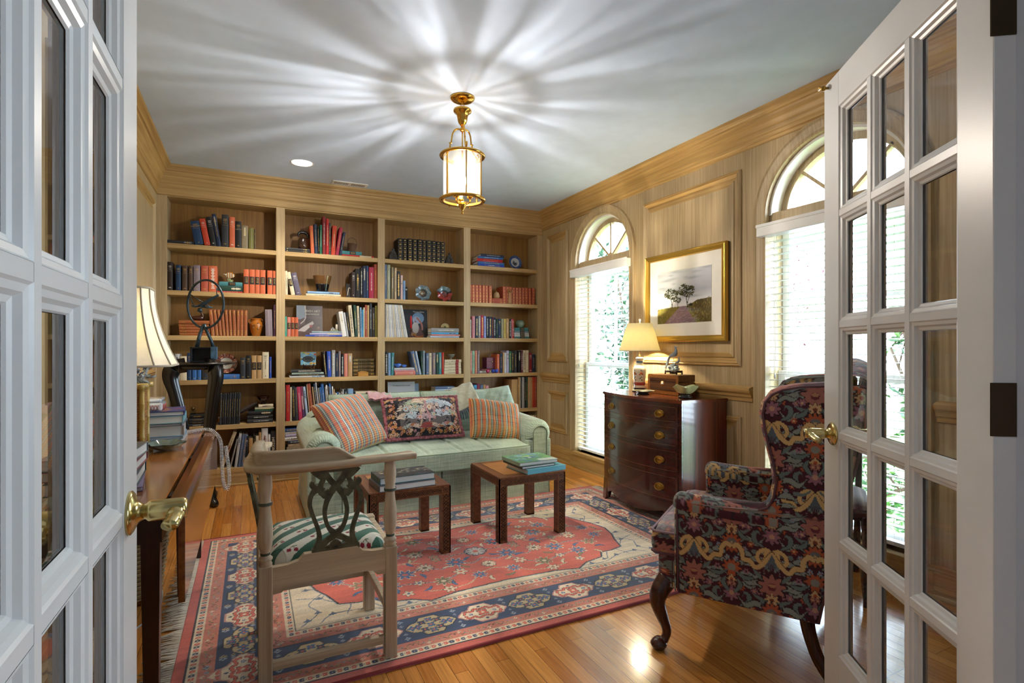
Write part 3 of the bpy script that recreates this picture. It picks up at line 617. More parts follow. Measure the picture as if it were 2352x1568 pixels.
def cushion(name, w, h, t, M, colfn, m, parent=None, label=None, cat='cushion', group=None, base=None, n=90, wrinkle=.004, **k):
    """pillow in local xy plane, thickness z, placed by matrix M; two faces as one mesh"""
    U, V, X, Y, T = cushion_pts(w, h, t, n, n, **k); rs = np.random.RandomState(int(w*1e4) % 997)
    wr = wrinkle*(np.sin(U*9+V*4)*np.cos(V*7-U*3)+.6*np.sin(U*17-V*11))*np.clip(1-np.maximum(np.abs(U), np.abs(V)), 0, .3)/.3
    P1 = np.stack([X, Y, T+wr*.5], -1); P2 = np.stack([X, Y, -T], -1)[:, ::-1]
    P_ = np.concatenate([P1, P2], 1); col = np.concatenate([colfn(U, V, X, Y), colfn(-U, V, X, Y)[:, ::-1]], 1)
    Mn = np.array(M); P_ = P_ @ Mn[:3, :3].T+Mn[:3, 3]
    loc = base if base is not None else tuple(Mn[:3, 3])
    return cloth(name, P_, col, m, parent, loc, wrap=True), (X, Y, Mn)
def plaid_art(c0, c1, seed):
    A = Art(.48, .48, .0020, c0); o, g, r_, y_, w_ = c0, c1, '#a83f44', '#d9c777', '#c3cfd6'
    x = 0
    while x < .48:
        A.rect(x+.022, x+.044, 0, .48, g); A.rect(x+.031, x+.0345, 0, .48, w_); A.rect(x+.006, x+.008, 0, .48, r_); A.rect(x+.012, x+.014, 0, .48, y_); A.rect(x+.0185, x+.0205, 0, .48, r_); A.rect(x+.044, x+.046, 0, .48, r_); x += .046
    base_ = A.a.copy(); H = A.H
    for j in range(H):
        yy = (j*A.r) % .016
        if yy < .0022: A.a[j] = A.a[j]*.55+np.array(srgb(y_))*.45
        elif .008 < yy < .0105: A.a[j] = A.a[j]*.6+np.array(srgb('#6a7a80'))*.4
    return A
def sofa():
    B = (1.31, 4.30, 0); root = thing('sofa', 'pale green linen roll-arm sofa with pleated skirt before the bookcase', 'sofa', B)
    yf, yb = 3.86, 4.80; xl, xr = .46, 2.155; rz, rr = .505, .118
    b = MB(); b.box(xl-.05, xr+.05, yf+.06, yb-.02, .06, .33, LIN, .01)
    b.box(xl-.08, xr+.08, 4.58, yb, .06, .60, LIN, .03)
    # gently humped back rail
    n = 60; b.grid(lambda u, v: (xl-.06+u*(xr-xl+.12), 4.58+.22*v, .58+.19*max(0, math.sin(PI*u))**.35*(1-.10*u)+.03*math.sin(PI*v)), n, 12, LIN); b.build('frame', root, B)
    for s, x in ((-1, xl), (1, xr)):
        a = MB(); k = 40; sec = []
        for i in range(k+1):       # scroll from inner bottom up and round to the outside
            t = -PI*.05+(PI*1.33)*i/k; sec.append((x-s*rr*math.cos(t), rz+rr*math.sin(t)))
        sec = [(x-s*rr*.98, .10), (x-s*rr*.98, .36)]+sec+[(x+s*.035, .36), (x+s*.030, .10)]
        a.grid(lambda u, v: ((lambda q, w_: (q[0]*(1-w_)+x*w_ if w_ else q[0], yf+.03+(yb-.12-yf)*v, q[1]+.035*v*(1 if q[1] > .45 else 0)))(sec[min(len(sec)-1, int(round(u*(len(sec)-1))))], 0)), len(sec), 24, LIN)
        a.prism(sec, yb-.10, yb-.09, LIN, 'Y')
        # pleated roll end
        a.grid(lambda u, v: ((lambda t, w_: (x-s*(rr*(1-.42*w_)+.0035*math.sin(t*34)*math.sin(PI*min(1, w_*1.2)))*math.cos(t), yf+.03-.050*math.sin(w_*PI/2)+.002*math.sin(t*34), rz+(rr*(1-.42*w_)+.0035*math.sin(t*34)*math.sin(PI*min(1, w_*1.2)))*math.sin(t)))(-PI*.12+PI*1.40*u, v)), 160, 9, LIN)
        ri = rr*.56; f = [(x-s*ri*math.cos(-PI*.1+PI*1.2*i/24), rz+ri*math.sin(-PI*.1+PI*1.2*i/24)) for i in range(25)]+[(x+s*ri*.95, .34), (x+s*ri*.9, .29), (x-s*ri, .29)]
        a.prism(f, yf-.018, yf+.04, LIN, 'Y'); a.build('arm', root, B)
        a = MB(); a.box(x-.112 if s < 0 else x-.118, x+.118 if s < 0 else x+.112, yf-.004, yf+.10, .20, .46, LIN, .012)
        a.v = [(p[0], p[1], p[2]) for p in a.v]
        a.tube([(q[0], yf-.020, q[1]) for q in f], .0045, LIN2, 8, closed=True); a.build('arm_front', root, B)
    # seat: one long bullnosed cushion with soft creases
    sx0, sx1 = xl+.112, xr-.112; nu, nv = 200, 60
    U, V = np.meshgrid(np.linspace(0, 1, nu), np.linspace(0, 1, nv))
    def prof(v):   # front bottom -> front top -> back
        y = np.where(v < .28, 3.795+.004*np.sin(v/.28*PI)*0, 3.795+(v-.28)/.72*.62); z = np.where(v < .28, .305+v/.28*.118, .423+.072*np.sin(np.clip((v-.28)/.5, 0, 1)*PI/2)); return y, z
    Yp, Zp = prof(V); edge = np.clip(np.minimum(U, 1-U)/.05, 0, 1); bow = .035*np.sin(PI*U)
    Yp = Yp-np.where(V < .28, bow, bow*(1-(V-.28)/.72))+.018*(1-edge)**2*(V < .6)
    Zp = Zp-np.where(V >= .28, (.423 < Zp)*(Zp-.423)*(1-edge)**2, 0)
    for c_, sl in ((.23, .10), (.42, .16), (.60, .16), (.76, .12)):
        d = (U-(c_-sl*(V-.28)))*1.47; Zp = Zp-np.where(V >= .28, .010*np.exp(-(d/.010)**2)-.006*np.exp(-((d-.022)/.014)**2), 0)*np.clip((V-.28)/.1, 0, 1)*np.clip((.95-V)/.3, 0, 1)
    cl = MB(); P_ = np.stack([sx0-.004+U*(sx1-sx0+.008), Yp, Zp], -1)
    cl.raw([tuple(p) for p in P_.reshape(-1, 3)], [(j*nu+i, j*nu+i+1, (j+1)*nu+i+1, (j+1)*nu+i) for j in range(nv-1) for i in range(nu-1)], LIN, True)
    sc = cl.build('seat_cushion', root, B)
    j = int(.28*(nv-1)); w_ = MB(); w_.tube([tuple(P_[j+1, i]) for i in range(0, nu, 4)]+[tuple(P_[j+1, -1])], .005, LIN2, 8); w_.tube([tuple(P_[0, i]) for i in range(0, nu, 4)]+[tuple(P_[0, -1])], .005, LIN2, 8)
    w_.build('seat_welt', root, B)
    # skirt with kick pleats
    k = MB(); x0, x1 = xl-.085, xr+.085
    seg = [(x0, x0+.20), (x0+.205, 1.305), (1.315, x1-.205), (x1-.20, x1)]
    for a_, c_ in seg:
        k.grid(lambda u, v: (a_+(c_-a_)*u, yf+.005-.018*v+.003*math.sin(u*9+a_*7)*v, .295-.285*v), 24, 10, LIN); k.grid(lambda u, v: (a_+(c_-a_)*u, yf+.012-.014*v, .295-.285*v), 24, 4, LIN)
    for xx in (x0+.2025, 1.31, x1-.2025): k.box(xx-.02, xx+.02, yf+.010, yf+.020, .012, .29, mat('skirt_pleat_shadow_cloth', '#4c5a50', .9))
    for xx, sg in ((x0, -1), (x1, 1)):
        k.grid(lambda u, v: (xx+sg*.015*v, yf-.005+(yb-yf)*u, .295-.285*v), 20, 6, LIN); k.grid(lambda u, v: (xx-sg*.006+sg*.011*v, yf-.005+(yb-yf)*u, .295-.285*v), 20, 4, LIN)
    k.build('skirt', root, B)
    # two loose back cushions
    flat = lambda U, V, X, Y: np.broadcast_to(np.array(srgb('#8a9a80'), np.float32), U.shape+(3,)).copy()
    for (xc, w2) in ((.945, .76), (1.665, .68)):
        M = Matrix.Translation((xc, 4.46, .63)) @ Matrix.Rotation(math.radians(78), 4, 'X')
        o, (X, Y, Mn) = cushion('back_cushion', w2, .42, .25, M, flat, LIN, root, base=B, n=60, p=5, pinch=.02, e=.42, wrinkle=.008)
        o.location = (0, 0, 0)
        wl = MB(); ring_ = [(X[0, i], Y[0, i]) for i in range(0, 60, 3)]+[(X[i, -1], Y[i, -1]) for i in range(0, 60, 3)]+[(X[-1, -1-i], Y[-1, -1-i]) for i in range(0, 60, 3)]+[(X[-1-i, 0], Y[-1-i, 0]) for i in range(0, 60, 3)]
        wl.tube([tuple(Matrix(Mn.tolist()) @ Vector((a_, b_, 0))) for a_, b_ in ring_], .005, LIN2, 6, closed=True); wl.build('cushion_welt', o, B)
sofa()
# throw pillows on the sofa
pm = colattr('plaid_cotton', .85, .2, .2)
A1 = plaid_art('#bd6a56', '#5a7078', 1); A2 = plaid_art('#c4683a', '#5a6a55', 2)
def pil_frame(tl, tr, bl):
    tl, tr, bl = Vector(tl), Vector(tr), Vector(bl); x = (tr-tl); y = (tl-bl); c = (tr+bl)/2; w, h = x.length, y.length
    x.normalize(); z = x.cross(y).normalized(); y = z.cross(x); return Matrix((( x.x, y.x, z.x, c.x), (x.y, y.y, z.y, c.y), (x.z, y.z, z.z, c.z), (0, 0, 0, 1))), w, h
M, w, h = pil_frame((.42, 4.10, .795), (.73, 4.27, .845), (.615, 3.90, .46))
o, _ = cushion('throw_pillow', .45, .45, .19, M, lambda U, V, X, Y: A1.sample((U+1)*.24, (V+1)*.24), pm, n=150, p=3.5, pinch=.05, e=.5)
tag(o, 'plaid pillow in salmon and grey green leaning on the left sofa arm', 'pillow')
M, w, h = pil_frame((1.70, 4.20, .80), (2.12, 4.17, .735), (1.59, 4.00, .475))
o, _ = cushion('throw_pillow', .46, .36, .19, M, lambda U, V, X, Y: A2.sample((U+1)*.24, (V+1)*.24), pm, n=150, p=3.5, pinch=.05, e=.5)
tag(o, 'orange and olive plaid pillow near the right sofa arm', 'pillow')
def tapestry():
    A = Art(.64, .36, .0018, '#1f1c24'); rnd = random.Random(5); W_, H_ = .64, .36
    pal = ['#c9b6a2', '#bfa69a', '#a9b0a8', '#b4bcc4', '#c8b9a8', '#9ba790', '#b59a9e', '#a8b8c0']; warm = ['#b5764a', '#c08f56', '#a8683e', '#b98a90']
    def frond(x, y, r, c, n=9, a0=0, sp=PI):
        for k in range(n):
            a = a0+sp*(k+.5)/n; e = [(x, y), (x+.5*r*math.cos(a), y+.55*r*math.sin(a)+r*.10), (x+r*math.cos(a), y+r*.72*math.sin(a))]
            A.line(e, lambda t: .0085*math.sin(PI*min(1, t*.85+.15))*r/.08+.0022, '#4a4750', 5); A.line(e, lambda t: .0070*math.sin(PI*min(1, t*.85+.15))*r/.08+.0012, c, 5)
    A.poly([(.10+.44*(.5-.5*math.cos(PI*i/40))*1.0, .055+.02*math.sin(i)) for i in range(41)]+[(.54-.44*(.5-.5*math.cos(PI*i/40)), .27+.045*math.sin(PI*i/40)+.012*math.sin(i*1.7)) for i in range(41)], '#5a5656')
    for (x, y, r) in [(.17, .20, .09), (.24, .25, .09), (.32, .27, .11), (.41, .26, .09), (.49, .22, .10), (.14, .13, .07), (.27, .19, .08), (.37, .20, .085), (.53, .15, .08), (.21, .13, .08), (.45, .14, .09), (.31, .12, .08)]: frond(x, y, r, rnd.choice(pal))
    for k in range(26): x = rnd.uniform(.12, .52); y = rnd.uniform(.09, .26); A.line([(x, y), (x+rnd.uniform(-.02, .02), y+rnd.uniform(-.02, .01)), (x+rnd.uniform(-.03, .03), y-.02)], lambda t: .0052*(1-t)+.001, '#1f1c24', 4)
    for (p_, c) in (([(.335, .30), (.33, .22), (.35, .15), (.345, .10)], '#b08284'), ([(.40, .2), (.395, .12)], '#b08284'), ([(.27, .22), (.285, .14), (.27, .08)], '#a7947c')): A.line(p_, .0085, '#3a3038'); A.line(p_, .0068, c)
    for x in np.arange(.10, .56, .022): frond(x, .055+.01*math.sin(x*40), .035, rnd.choice(warm+pal[:3]), 5)
    for (x, y) in [(.36, .23), (.30, .20), (.43, .25), (.24, .24), (.48, .19), (.20, .18), (.39, .16), (.16, .22), (.52, .21), (.27, .14)]: A.flower(x, y, rnd.uniform(.018, .028), 7, rnd.choice(pal), '#55505a', rnd.choice(warm), rnd.random())
    frond(.32, .045, .06, '#8d3b34', 7)
    for k in range(210):
        e = k % 4; t = rnd.random(); d = rnd.uniform(.010, .055)
        x, y = [(t*W_, d*.8), (t*W_, H_-d*.8), (d*1.3, t*H_), (W_-d*1.3, t*H_)][e]; c = rnd.choice(warm+warm+pal[:2]); a = rnd.random()*6
        A.line([(x, y), (x+.014*math.cos(a), y+.014*math.sin(a)), (x+.018*math.cos(a+1.2), y+.018*math.sin(a+1.2)), (x+.008*math.cos(a+2.2), y+.008*math.sin(a+2.2))], lambda t: .0034*(1-.6*t), c, 4)
    return A
A3 = tapestry(); M, w, h = pil_frame((.925, 4.26, .815), (1.56, 4.24, .815), (.93, 4.05, .50))
o, (X, Y, Mn) = cushion('tapestry_cushion', .60, .34, .19, M, lambda U, V, X, Y: A3.sample((U+1)*.32, (V+1)*.18), colattr('tapestry_weave', .95, .2, .5, 700), n=170, p=3, pinch=.06, e=.5)
tag(o, 'large tapestry cushion of palms and flowers edged with mauve looped fringe', 'cushion')
fr = MB(); fm = mat('mauve_looped_fringe', '#8a5058', .9, bump=.6, bs=300, var=.5, vs=60); loopR = [(X[0, i], Y[0, i]) for i in range(0, 170, 3)]+[(X[i, -1], Y[i, -1]) for i in range(0, 170, 4)]+[(X[-1, -1-i], Y[-1, -1-i]) for i in range(0, 170, 3)]+[(X[-1-i, 0], Y[-1-i, 0]) for i in range(0, 170, 4)]
Mt = Matrix(Mn.tolist()); rn = random.Random(2); path = [Mt @ Vector((a*1.035, b*1.05, 0)) for a, b in loopR]
fr.tube(path, .012, fm, 8, closed=True)
for k, p in enumerate(path):
    for q in range(3):
        d = Vector([rn.uniform(-1, 1) for _ in range(3)]).normalized()*.006; fr.ball(p+d, rn.uniform(.009, .013), fm, 4)
fo = fr.build('looped_fringe', o, tuple(Mn[:3, 3])); fo['kind'] = 'stuff'
# cushion corner and throw behind the right pillow
M, w, h = pil_frame((1.93, 4.50, .86), (2.16, 4.47, .865), (1.90, 4.34, .60))
o, _ = cushion('throw_pillow', .34, .34, .14, M @ Matrix.Rotation(.12, 4, 'Z') @ Matrix.Translation((-.02, -.03, 0)), lambda U, V, X, Y: np.broadcast_to(np.array(srgb('#b4bda8'), np.float32), U.shape+(3,)).copy(), LIN, n=50, p=4, e=.5)
tag(o, 'plain pale green pillow standing behind the orange plaid pillow', 'pillow')
def throw(name, label, pts, w, col, frc, seed, fringe=True):
    """a folded cloth draped over the sofa back; pts = path, w = half width vector"""
    path = spline(pts, 8); w = Vector(w); n = len(path); B = path[0]; nu = 16
    P_ = np.array([[tuple(p+w*(2*i/(nu-1)-1)+Vector((0, 0, .006*math.sin(i*1.3+k*.5)))) for i in range(nu)] for k, p in enumerate(path)]); P2 = P_-np.array((0, 0, .012))
    rs = np.random.RandomState(seed); cc = np.array(srgb(col), np.float32)
    root = cloth(name, np.concatenate([P_, P2[:, ::-1]], 1), rs.uniform(.8, 1.15, (n, nu*2, 1))*cc, colattr('knitted_wool', .95, .5, .8, 250), None, tuple(B), wrap=True)
    if fringe:
        f = MB(); fm = mat('throw_fringe_'+frc[1:], frc, .9); e = path[-1]; d = (path[-1]-path[-3]).normalized()
        for i in range(40):
            q = e+w*(2*i/39-1); r1 = Vector((rs.uniform(-.01, .01), rs.uniform(-.006, .006), 0)); f.tube([q, q+d*.02+r1*.5, q+d*.045+r1+Vector((0, 0, -.012)), q+d*.05+r1*1.5+Vector((0, 0, -.04))], .0022, fm, 4)
        tag(f.build('fringe', root, tuple(B)), kind='stuff')
    return tag(root, label, 'throw')
throw('knit_throw', 'pale speckled knit throw with blue fringe over the sofa back', [(1.70, 4.72, .80), (1.66, 4.60, .845), (1.65, 4.44, .845), (1.64, 4.33, .79), (1.66, 4.26, .70)], (.14, .01, .05), '#b3b39e', '#4c566e', 5)
throw('pink_throw', 'pink throw corner draped on the sofa back left of the tapestry cushion', [(1.00, 4.70, .79), (.97, 4.56, .838), (.96, 4.42, .84), (.95, 4.32, .80)], (.10, .01, -.01), '#bd8f92', '#bd8f92', 6, False)
# ================================================================ LOW CARVED TABLES
wal = wood('carved_dark_walnut', '#56301b', '#80502e', 'Y', .38, .2, fine=.8); walT = wood('table_top_golden_walnut', '#8c5a2e', '#b97e42', 'X', .3, .4, fine=.6); walD = mat('fretwork_recess', '#1c0e08', .6)
def low_table(x0, label):
    x1, y0, y1, H, w = x0+.475, 2.965, 3.44, .416, .055; B = ((x0+x1)/2, (y0+y1)/2, .011)
    root = thing('low_table', label, 'table', B, group=None); z0 = .0115
    t = MB(); t.box(x0+.002, x1-.002, y0+.002, y1-.002, H-.010, H, wal, .003); f = .06
    t.box(x0+f, x1-f, y0+f, y1-f, H-.008, H+.0006, walT); t.box(x0+f-.003, x1-f+.003, y0+f-.003, y1-f+.003, H-.008, H+.0003, walD); t.build('tabletop', root, B)
    fr = MB()
    def lat(p, u, v, L_, Wd, B_):
        """X lattice with little crosses on a face strip: p origin, u length dir, v width dir (both unit), raised toward n"""
        n = u.cross(v) if B_ > 0 else v.cross(u)
        k = max(1, round(L_/(Wd*.95))); st = L_/k; r = .0018
        def bar(a, b):
            a3, b3 = p+u*a[0]+v*a[1], p+u*b[0]+v*b[1]; d = (b3-a3).normalized(); s = n.cross(d)*r
            q = [a3+s, a3-s, b3-s, b3+s]; o_ = n*.0032; fr.raw([tuple(x) for x in q]+[tuple(x+o_) for x in q], [(0, 1, 2, 3), (7, 6, 5, 4), (0, 4, 5, 1), (1, 5, 6, 2), (2, 6, 7, 3), (3, 7, 4, 0)], wal)
        for i in range(k):
            a = i*st; bar((a, 0), (a+st, Wd)); bar((a, Wd), (a+st, 0)); bar((a+st*.5, 0), (a+st, Wd*.5)); bar((a+st*.5, Wd), (a+st, Wd*.5)); bar((a, Wd*.5), (a+st*.5, 0)); bar((a, Wd*.5), (a+st*.5, Wd))
            bar((a, Wd*.28), (a, Wd*.72)); bar((a-st*.18 if i else a, Wd*.5), (a+st*.18, Wd*.5))
    for (yy, ny) in ((y0, -1), (y1, 1)):
        a = MB(); a.box(x0+.004, x1-.004, yy-ny*.004, yy-ny*.020, H-w, H-.010, wal); a.box(x0+.01, x1-.01, yy-ny*.0045, yy-ny*.002, H-w+.006, H-.016, walD)
        for z in (H-w, H-.016): a.box(x0, x1, yy, yy-ny*.006, z, z+.006, wal)
        a.build('apron', root, B)
    for (xx, nx) in ((x0, -1), (x1, 1)):
        a = MB(); a.box(xx-nx*.004, xx-nx*.020, y0+.004, y1-.004, H-w, H-.010, wal); a.box(xx-nx*.0045, xx-nx*.002, y0+.01, y1-.01, H-w+.006, H-.016, walD)
        for z in (H-w, H-.016): a.box(xx, xx-nx*.006, y0, y1, z, z+.006, wal)
        a.build('apron', root, B)
    lat(Vector((x0+.006, y0+.0035, H-w+.007)), Vector((1, 0, 0)), Vector((0, 0, 1)), x1-x0-.012, w-.024, 1)
    lat(Vector((x0+.0035, y1-.006, H-w+.007)), Vector((0, -1, 0)), Vector((0, 0, 1)), y1-y0-.012, w-.024, 1)
    lat(Vector((x1-.0035, y0+.006, H-w+.007)), Vector((0, 1, 0)), Vector((0, 0, 1)), y1-y0-.012, w-.024, 1)
    for (lx, nx) in ((x0, 1), (x1, -1)):
        for (ly, ny) in ((y0, 1), (y1, -1)):
            l = MB(); l.box(lx+nx*.0045, lx+nx*w*.98, ly+ny*.0045, ly+ny*w*.98, z0, H-.012, walD)
            l.box(lx+nx*.010, lx+nx*w, ly+ny*.010, ly+ny*w, z0, H-w, wal, .003)
            for e in (0, w-.007):
                l.box(lx+nx*e, lx+nx*(e+.007), ly, ly+ny*.010, z0, H-.010, wal); l.box(lx, lx+nx*.010, ly+ny*e, ly+ny*(e+.007), z0, H-.010, wal)
            l.box(lx, lx+nx*w, ly, ly+ny*w, z0, z0+.010, wal); l.build('leg', root, B)
            if ny > 0: lat(Vector((lx+nx*w/2-.0205, ly+.0035, z0+.010)), Vector((0, 0, 1)), Vector((1, 0, 0)), H-w-z0-.006, w-.014, -1)
            if nx > 0: lat(Vector((lx+.0035, ly+ny*w/2-.0205, z0+.010)), Vector((0, 0, 1)), Vector((0, 1, 0)), H-w-z0-.006, w-.014, 1)
    fr.build('carved_fretwork', root, B)
low_table(.585, 'square carved low table behind the corner chair, dark art book on top')
low_table(1.375, 'square carved low table on the right, garden book and turquoise box on top')
# ================================================================ CORNER CHAIR
def corner_chair():
    B = (.27, 2.29, .011); root = thing('corner_chair', 'limed wood corner chair with pierced dark splats and green striped seat', 'chair', B)
    lw = wood('limed_distressed_wood', '#a8937a', '#cdbca2', 'Z', .5, fine=.7); lx = wood('limed_wood_across', '#ab967b', '#d0bfa4', 'X', .45, fine=.6); gp = mat('verdigris_dark_paint', '#54533f', .5, var=.5, vs=30); ln = mat('green_paint_line', '#46544a', .6)
    a0, a1, b0, b1 = .025, .072, .470, .517; y0, y1, y2, y3 = 2.06, 2.107, 2.476, 2.523; z0 = .0115
    posts = {'A': (a0, a1, y0, y1), 'B': (b0, b1, y0, y1), 'C': (b0, b1, y2, y3), 'D': (a0, a1, y2, y3)}
    for k, (x, X, y, Y) in posts.items():
        l = MB(); l.box(x, X, y, Y, z0, .445, lw, .004); cx, cy = (x+X)/2, (y+Y)/2
        for q in (.004, .010):
            if k != 'C': l.box(x-.0006, x+.001, y+q+.002, y+q+.004, .03, .43, ln)
        l.box(X-.001, X+.0006, y+.006, y+.009, .03, .43, ln)
        if k != 'C':
            l.lathe([(.020, .443), (.0235, .450), (.019, .458), (.0245, .466), (.0245, .471), (.015, .480), (.016, .492), (.0225, .512), (.0255, .545), (.0245, .585), (.020, .625), (.0175, .652), (.0180, .657), (.0225, .660), (.0225, .668), (.0185, .671), (.0195, .690), (.0235, .720), (.0225, .745), (.0205, .775), (.0205, .785)], (cx, cy, 0), lw, 24)
            l.lathe([(.0235, .6590), (.0238, .6645), (.0235, .6700)], (cx, cy, 0), ln, 24, caps=False); l.lathe([(.0160, .4815), (.0168, .486), (.0162, .4905)], (cx, cy, 0), ln, 24, caps=False)
        l.build('leg', root, B)
    # seat rails: shaped with raised centre
    def rail(ax, lo, hi, c0, c1):
        top = [(lo, .438), (lo+.05, .440), (lo+.085, .448), (lo+.105, .468), (hi-.105, .468), (hi-.085, .448), (hi-.05, .440), (hi, .438)]; bot = [(hi, .342), (hi-.03, .345), (hi-.045, .362), (hi-.07, .366), (lo+.07, .366), (lo+.045, .362), (lo+.03, .345), (lo, .342)]
        m = MB(); m.prism(top+bot, c0, c1, lx if ax == 'Y' else wood('limed_wood_side', '#ab967b', '#d0bfa4', 'Y', .45, fine=.6), ax); m.build('seat_rail', root, B)
    rail('Y', a1, b0, y0+.004, y0+.030); rail('X', y1, y2, a0+.004, a0+.030)
    m = MB(); m.box(a1, b0, y3-.030, y3-.006, .36, .438, lx, .003); m.build('seat_rail', root, B); m = MB(); m.box(b1-.030, b1-.006, y1, y2, .36, .438, lx, .003); m.build('seat_rail', root, B)
    for (q, ww) in (((a1, b0, y0+.012, y0+.034), .066), ((a1, b0, y3-.034, y3-.012), .17), ((a0+.012, a0+.034, y1, y2), .17), ((b1-.034, b1-.012, y1, y2), .17)):
        m = MB(); m.box(*q, ww, ww+.032, lx, .003); m.build('stretcher', root, B)
    # crest: flat arm sweeping round the back corner with a raised upper rail
    pth = spline([(.585, 2.086, 0), (.53, 2.074, 0), (.45, 2.064, 0), (.30, 2.052, 0), (.16, 2.048, 0), (.06, 2.056, 0), (.012, 2.090, 0), (.004, 2.16, 0), (.016, 2.30, 0), (.030, 2.42, 0), (.042, 2.52, 0), (.052, 2.585, 0)], 8); N = len(pth)
    def sweep(name, i0, i1, sec):
        g = MB(); rows = []
        for i in range(i0, i1+1):
            p = pth[i]; t = (pth[min(N-1, i+1)]-pth[max(0, i-1)]).normalized(); nrm = Vector((-t.y, t.x, 0)); s_ = sec(i); rows.append([p-nrm*u+Vector((0, 0, z)) for u, z in s_])
        k = len(rows[0]); g.raw([tuple(v) for r in rows for v in r], [(a*k+b, a*k+(b+1) % k, (a+1)*k+(b+1) % k, (a+1)*k+b) for a in range(len(rows)-1) for b in range(k)]+[tuple(range(k)), tuple((len(rows)-1)*k+b for b in range(k))[::-1]], lx, True)
        return g.build(name, root, B)
    def arm_sec(i):
        e = min(i, N-1-i); w = .026+.010*math.exp(-(e/5)**2); o_ = .0
        return [(-w, .788), (-w*1.02, .796), (-w*.9, .803), (w*.9, .803), (w*1.02, .796), (w, .788), (w*.9, .780), (-w*.9, .780)]
    sweep('arm_rail', 0, N-1, arm_sec)
    i0, i1 = int(N*.235), int(N*.80)
    def cr_sec(i):
        e = min(1, min(i-i0, i1-i)/5); h = .803+.055*e**1.5*(1 if e < 1 else 1); h = .800+.050*(3*e*e-2*e**3)
        # outward side is positive nrm*-u ... raised rail leans slightly outwards
        return [(.026, .768), (.030, .785), (.028, .80), (.026, h-.012), (.033, h-.006), (.032, h), (.006, h+.003), (-.004, h-.004), (.004, h-.014), (.006, .80), (.004, .768)]
    cr = sweep('crest_rail', i0, i1, cr_sec)
    # pierced splats
    def splat(T):
        g = MB(); cnt = [0]
        def bar(pts, r, n=8):
            cnt[0] += 1; th = .012+.0005*cnt[0]
            p = spline([(u, v, 0) for u, v in pts], n); R_ = [q*1.18 for q in (r if isinstance(r, list) else [r]*len(pts))]; out = []
            for i, q in enumerate(p):
                k = i/(len(p)-1)*(len(R_)-1); a = int(min(k, len(R_)-2)); f = k-a; rr_ = R_[a]*(1-f)+R_[a+1]*f; t = (p[min(len(p)-1, i+1)]-p[max(0, i-1)]).normalized(); nn = Vector((-t.y, t.x, 0))*rr_; out.append((q+nn, q-nn))
            vs = [T(v.x, v.y, d) for a, b_ in out for v in (a, b_) for d in (-th/2, th/2)]
            fs = []
            for i in range(len(out)-1):
                o_ = i*4; fs += [(o_, o_+4, o_+6, o_+2), (o_+1, o_+3, o_+7, o_+5), (o_, o_+1, o_+5, o_+4), (o_+2, o_+6, o_+7, o_+3)]
            fs += [(0, 2, 3, 1), (len(out)*4-4, len(out)*4-3, len(out)*4-1, len(out)*4-2)]; g.raw(vs, fs, gp)
        for s in (-1, 1):
            bar([(s*.072, .010), (s*.060, .045), (s*.062, .080), (s*.085, .150), (s*.092, .185), (s*.085, .215), (s*.066, .232), (s*.045, .222)], [.009, .008, .0065, .006, .0065, .007, .010, .012])
            bar([(s*.066, .012), (s*.030, .040), (0, .058), (-s*.028, .090), (-s*.040, .140), (-s*.032, .185), (-s*.012, .225), (s*.020, .262), (s*.045, .300)], [.010, .008, .010, .006, .006, .007, .010, .009, .010])
            bar([(s*.060, .225), (s*.052, .252), (s*.046, .268), (s*.066, .290), (s*.078, .305)], [.012, .007, .007, .010, .012]); bar([(s*.066, .232), (s*.084, .250), (s*.080, .262)], [.010, .008, .004]); bar([(s*.045, .222), (s*.035, .20)], [.016, .008], 3)
            bar([(0, .026), (s*.02, .014), (s*.045, .010)], [.006, .006, .008])
        bar([(-.085, .006), (0, .004), (.085, .006)], [.008, .006, .008]); bar([(-.080, .306), (0, .302), (.080, .306)], [.010, .008, .010]); bar([(-.02, .012), (0, .03), (.02, .012)], .006)
        g.build('splat', root, B)
    splat(lambda u, v, d: (.288+u, 2.074+d, .464+v)); splat(lambda u, v, d: (.038+d-.05*(max(0, v)/.31)**1.3, 2.292+u, .464+v))
    # drop-in seat
    A = Art(.5, .5, .002, '#d9d6c8'); gn = '#3f6858'
    for k in range(-8, 14):
        u = k*.12; A.poly([(0, u), (0, u+.06), (.5, u+.06+.36), (.5, u+.36)], gn)
    for k in range(-8, 14):
        for j in range(5):
            x = .05+j*.10+(k % 2)*.05; y = k*.12+.09+x*.72
            if not (0 < y < .5): continue
            A.disc(x-.014, y-.006, .0095, '#8c2438', .0075); A.disc(x+.014, y-.008, .0095, '#8c2438', .0075); A.line([(x-.012, y), (x, y+.012), (x+.012, y-.002)], .0014, '#5a4a38', 3); A.line([(x, y+.012), (x+.016, y+.012)], .003, '#6f8468', 2)
    U, V = np.meshgrid(np.linspace(0, 1, 180), np.linspace(0, 1, 180)); e = np.clip(np.minimum(np.minimum(U, 1-U), np.minimum(V, 1-V))/.16, 0, 1)
    cut = np.clip(np.minimum(np.hypot(U, V), np.minimum(np.hypot(1-U, V), np.minimum(np.hypot(U, 1-V), np.hypot(1-U, 1-V))))/.16, 0, 1)
    Z = .425+.055*np.sqrt(1-(1-np.minimum(e, cut))**2)+.022*np.sin(PI*U)*np.sin(PI*V); X = a1-.018+U*(b0-a1+.036); Y = y1-.020+V*(y2-y1+.040)
    X = np.where(cut < .9, X+(.5-U)*.05*(1-cut), X); Y = np.where(cut < .9, Y+(.5-V)*.05*(1-cut), Y)
    cloth('seat', np.stack([X, Y, Z], -1), A.sample(U*.5, V*.5), colattr('striped_cherry_cotton', .9, .2, .3, 700), root, B)
corner_chair()
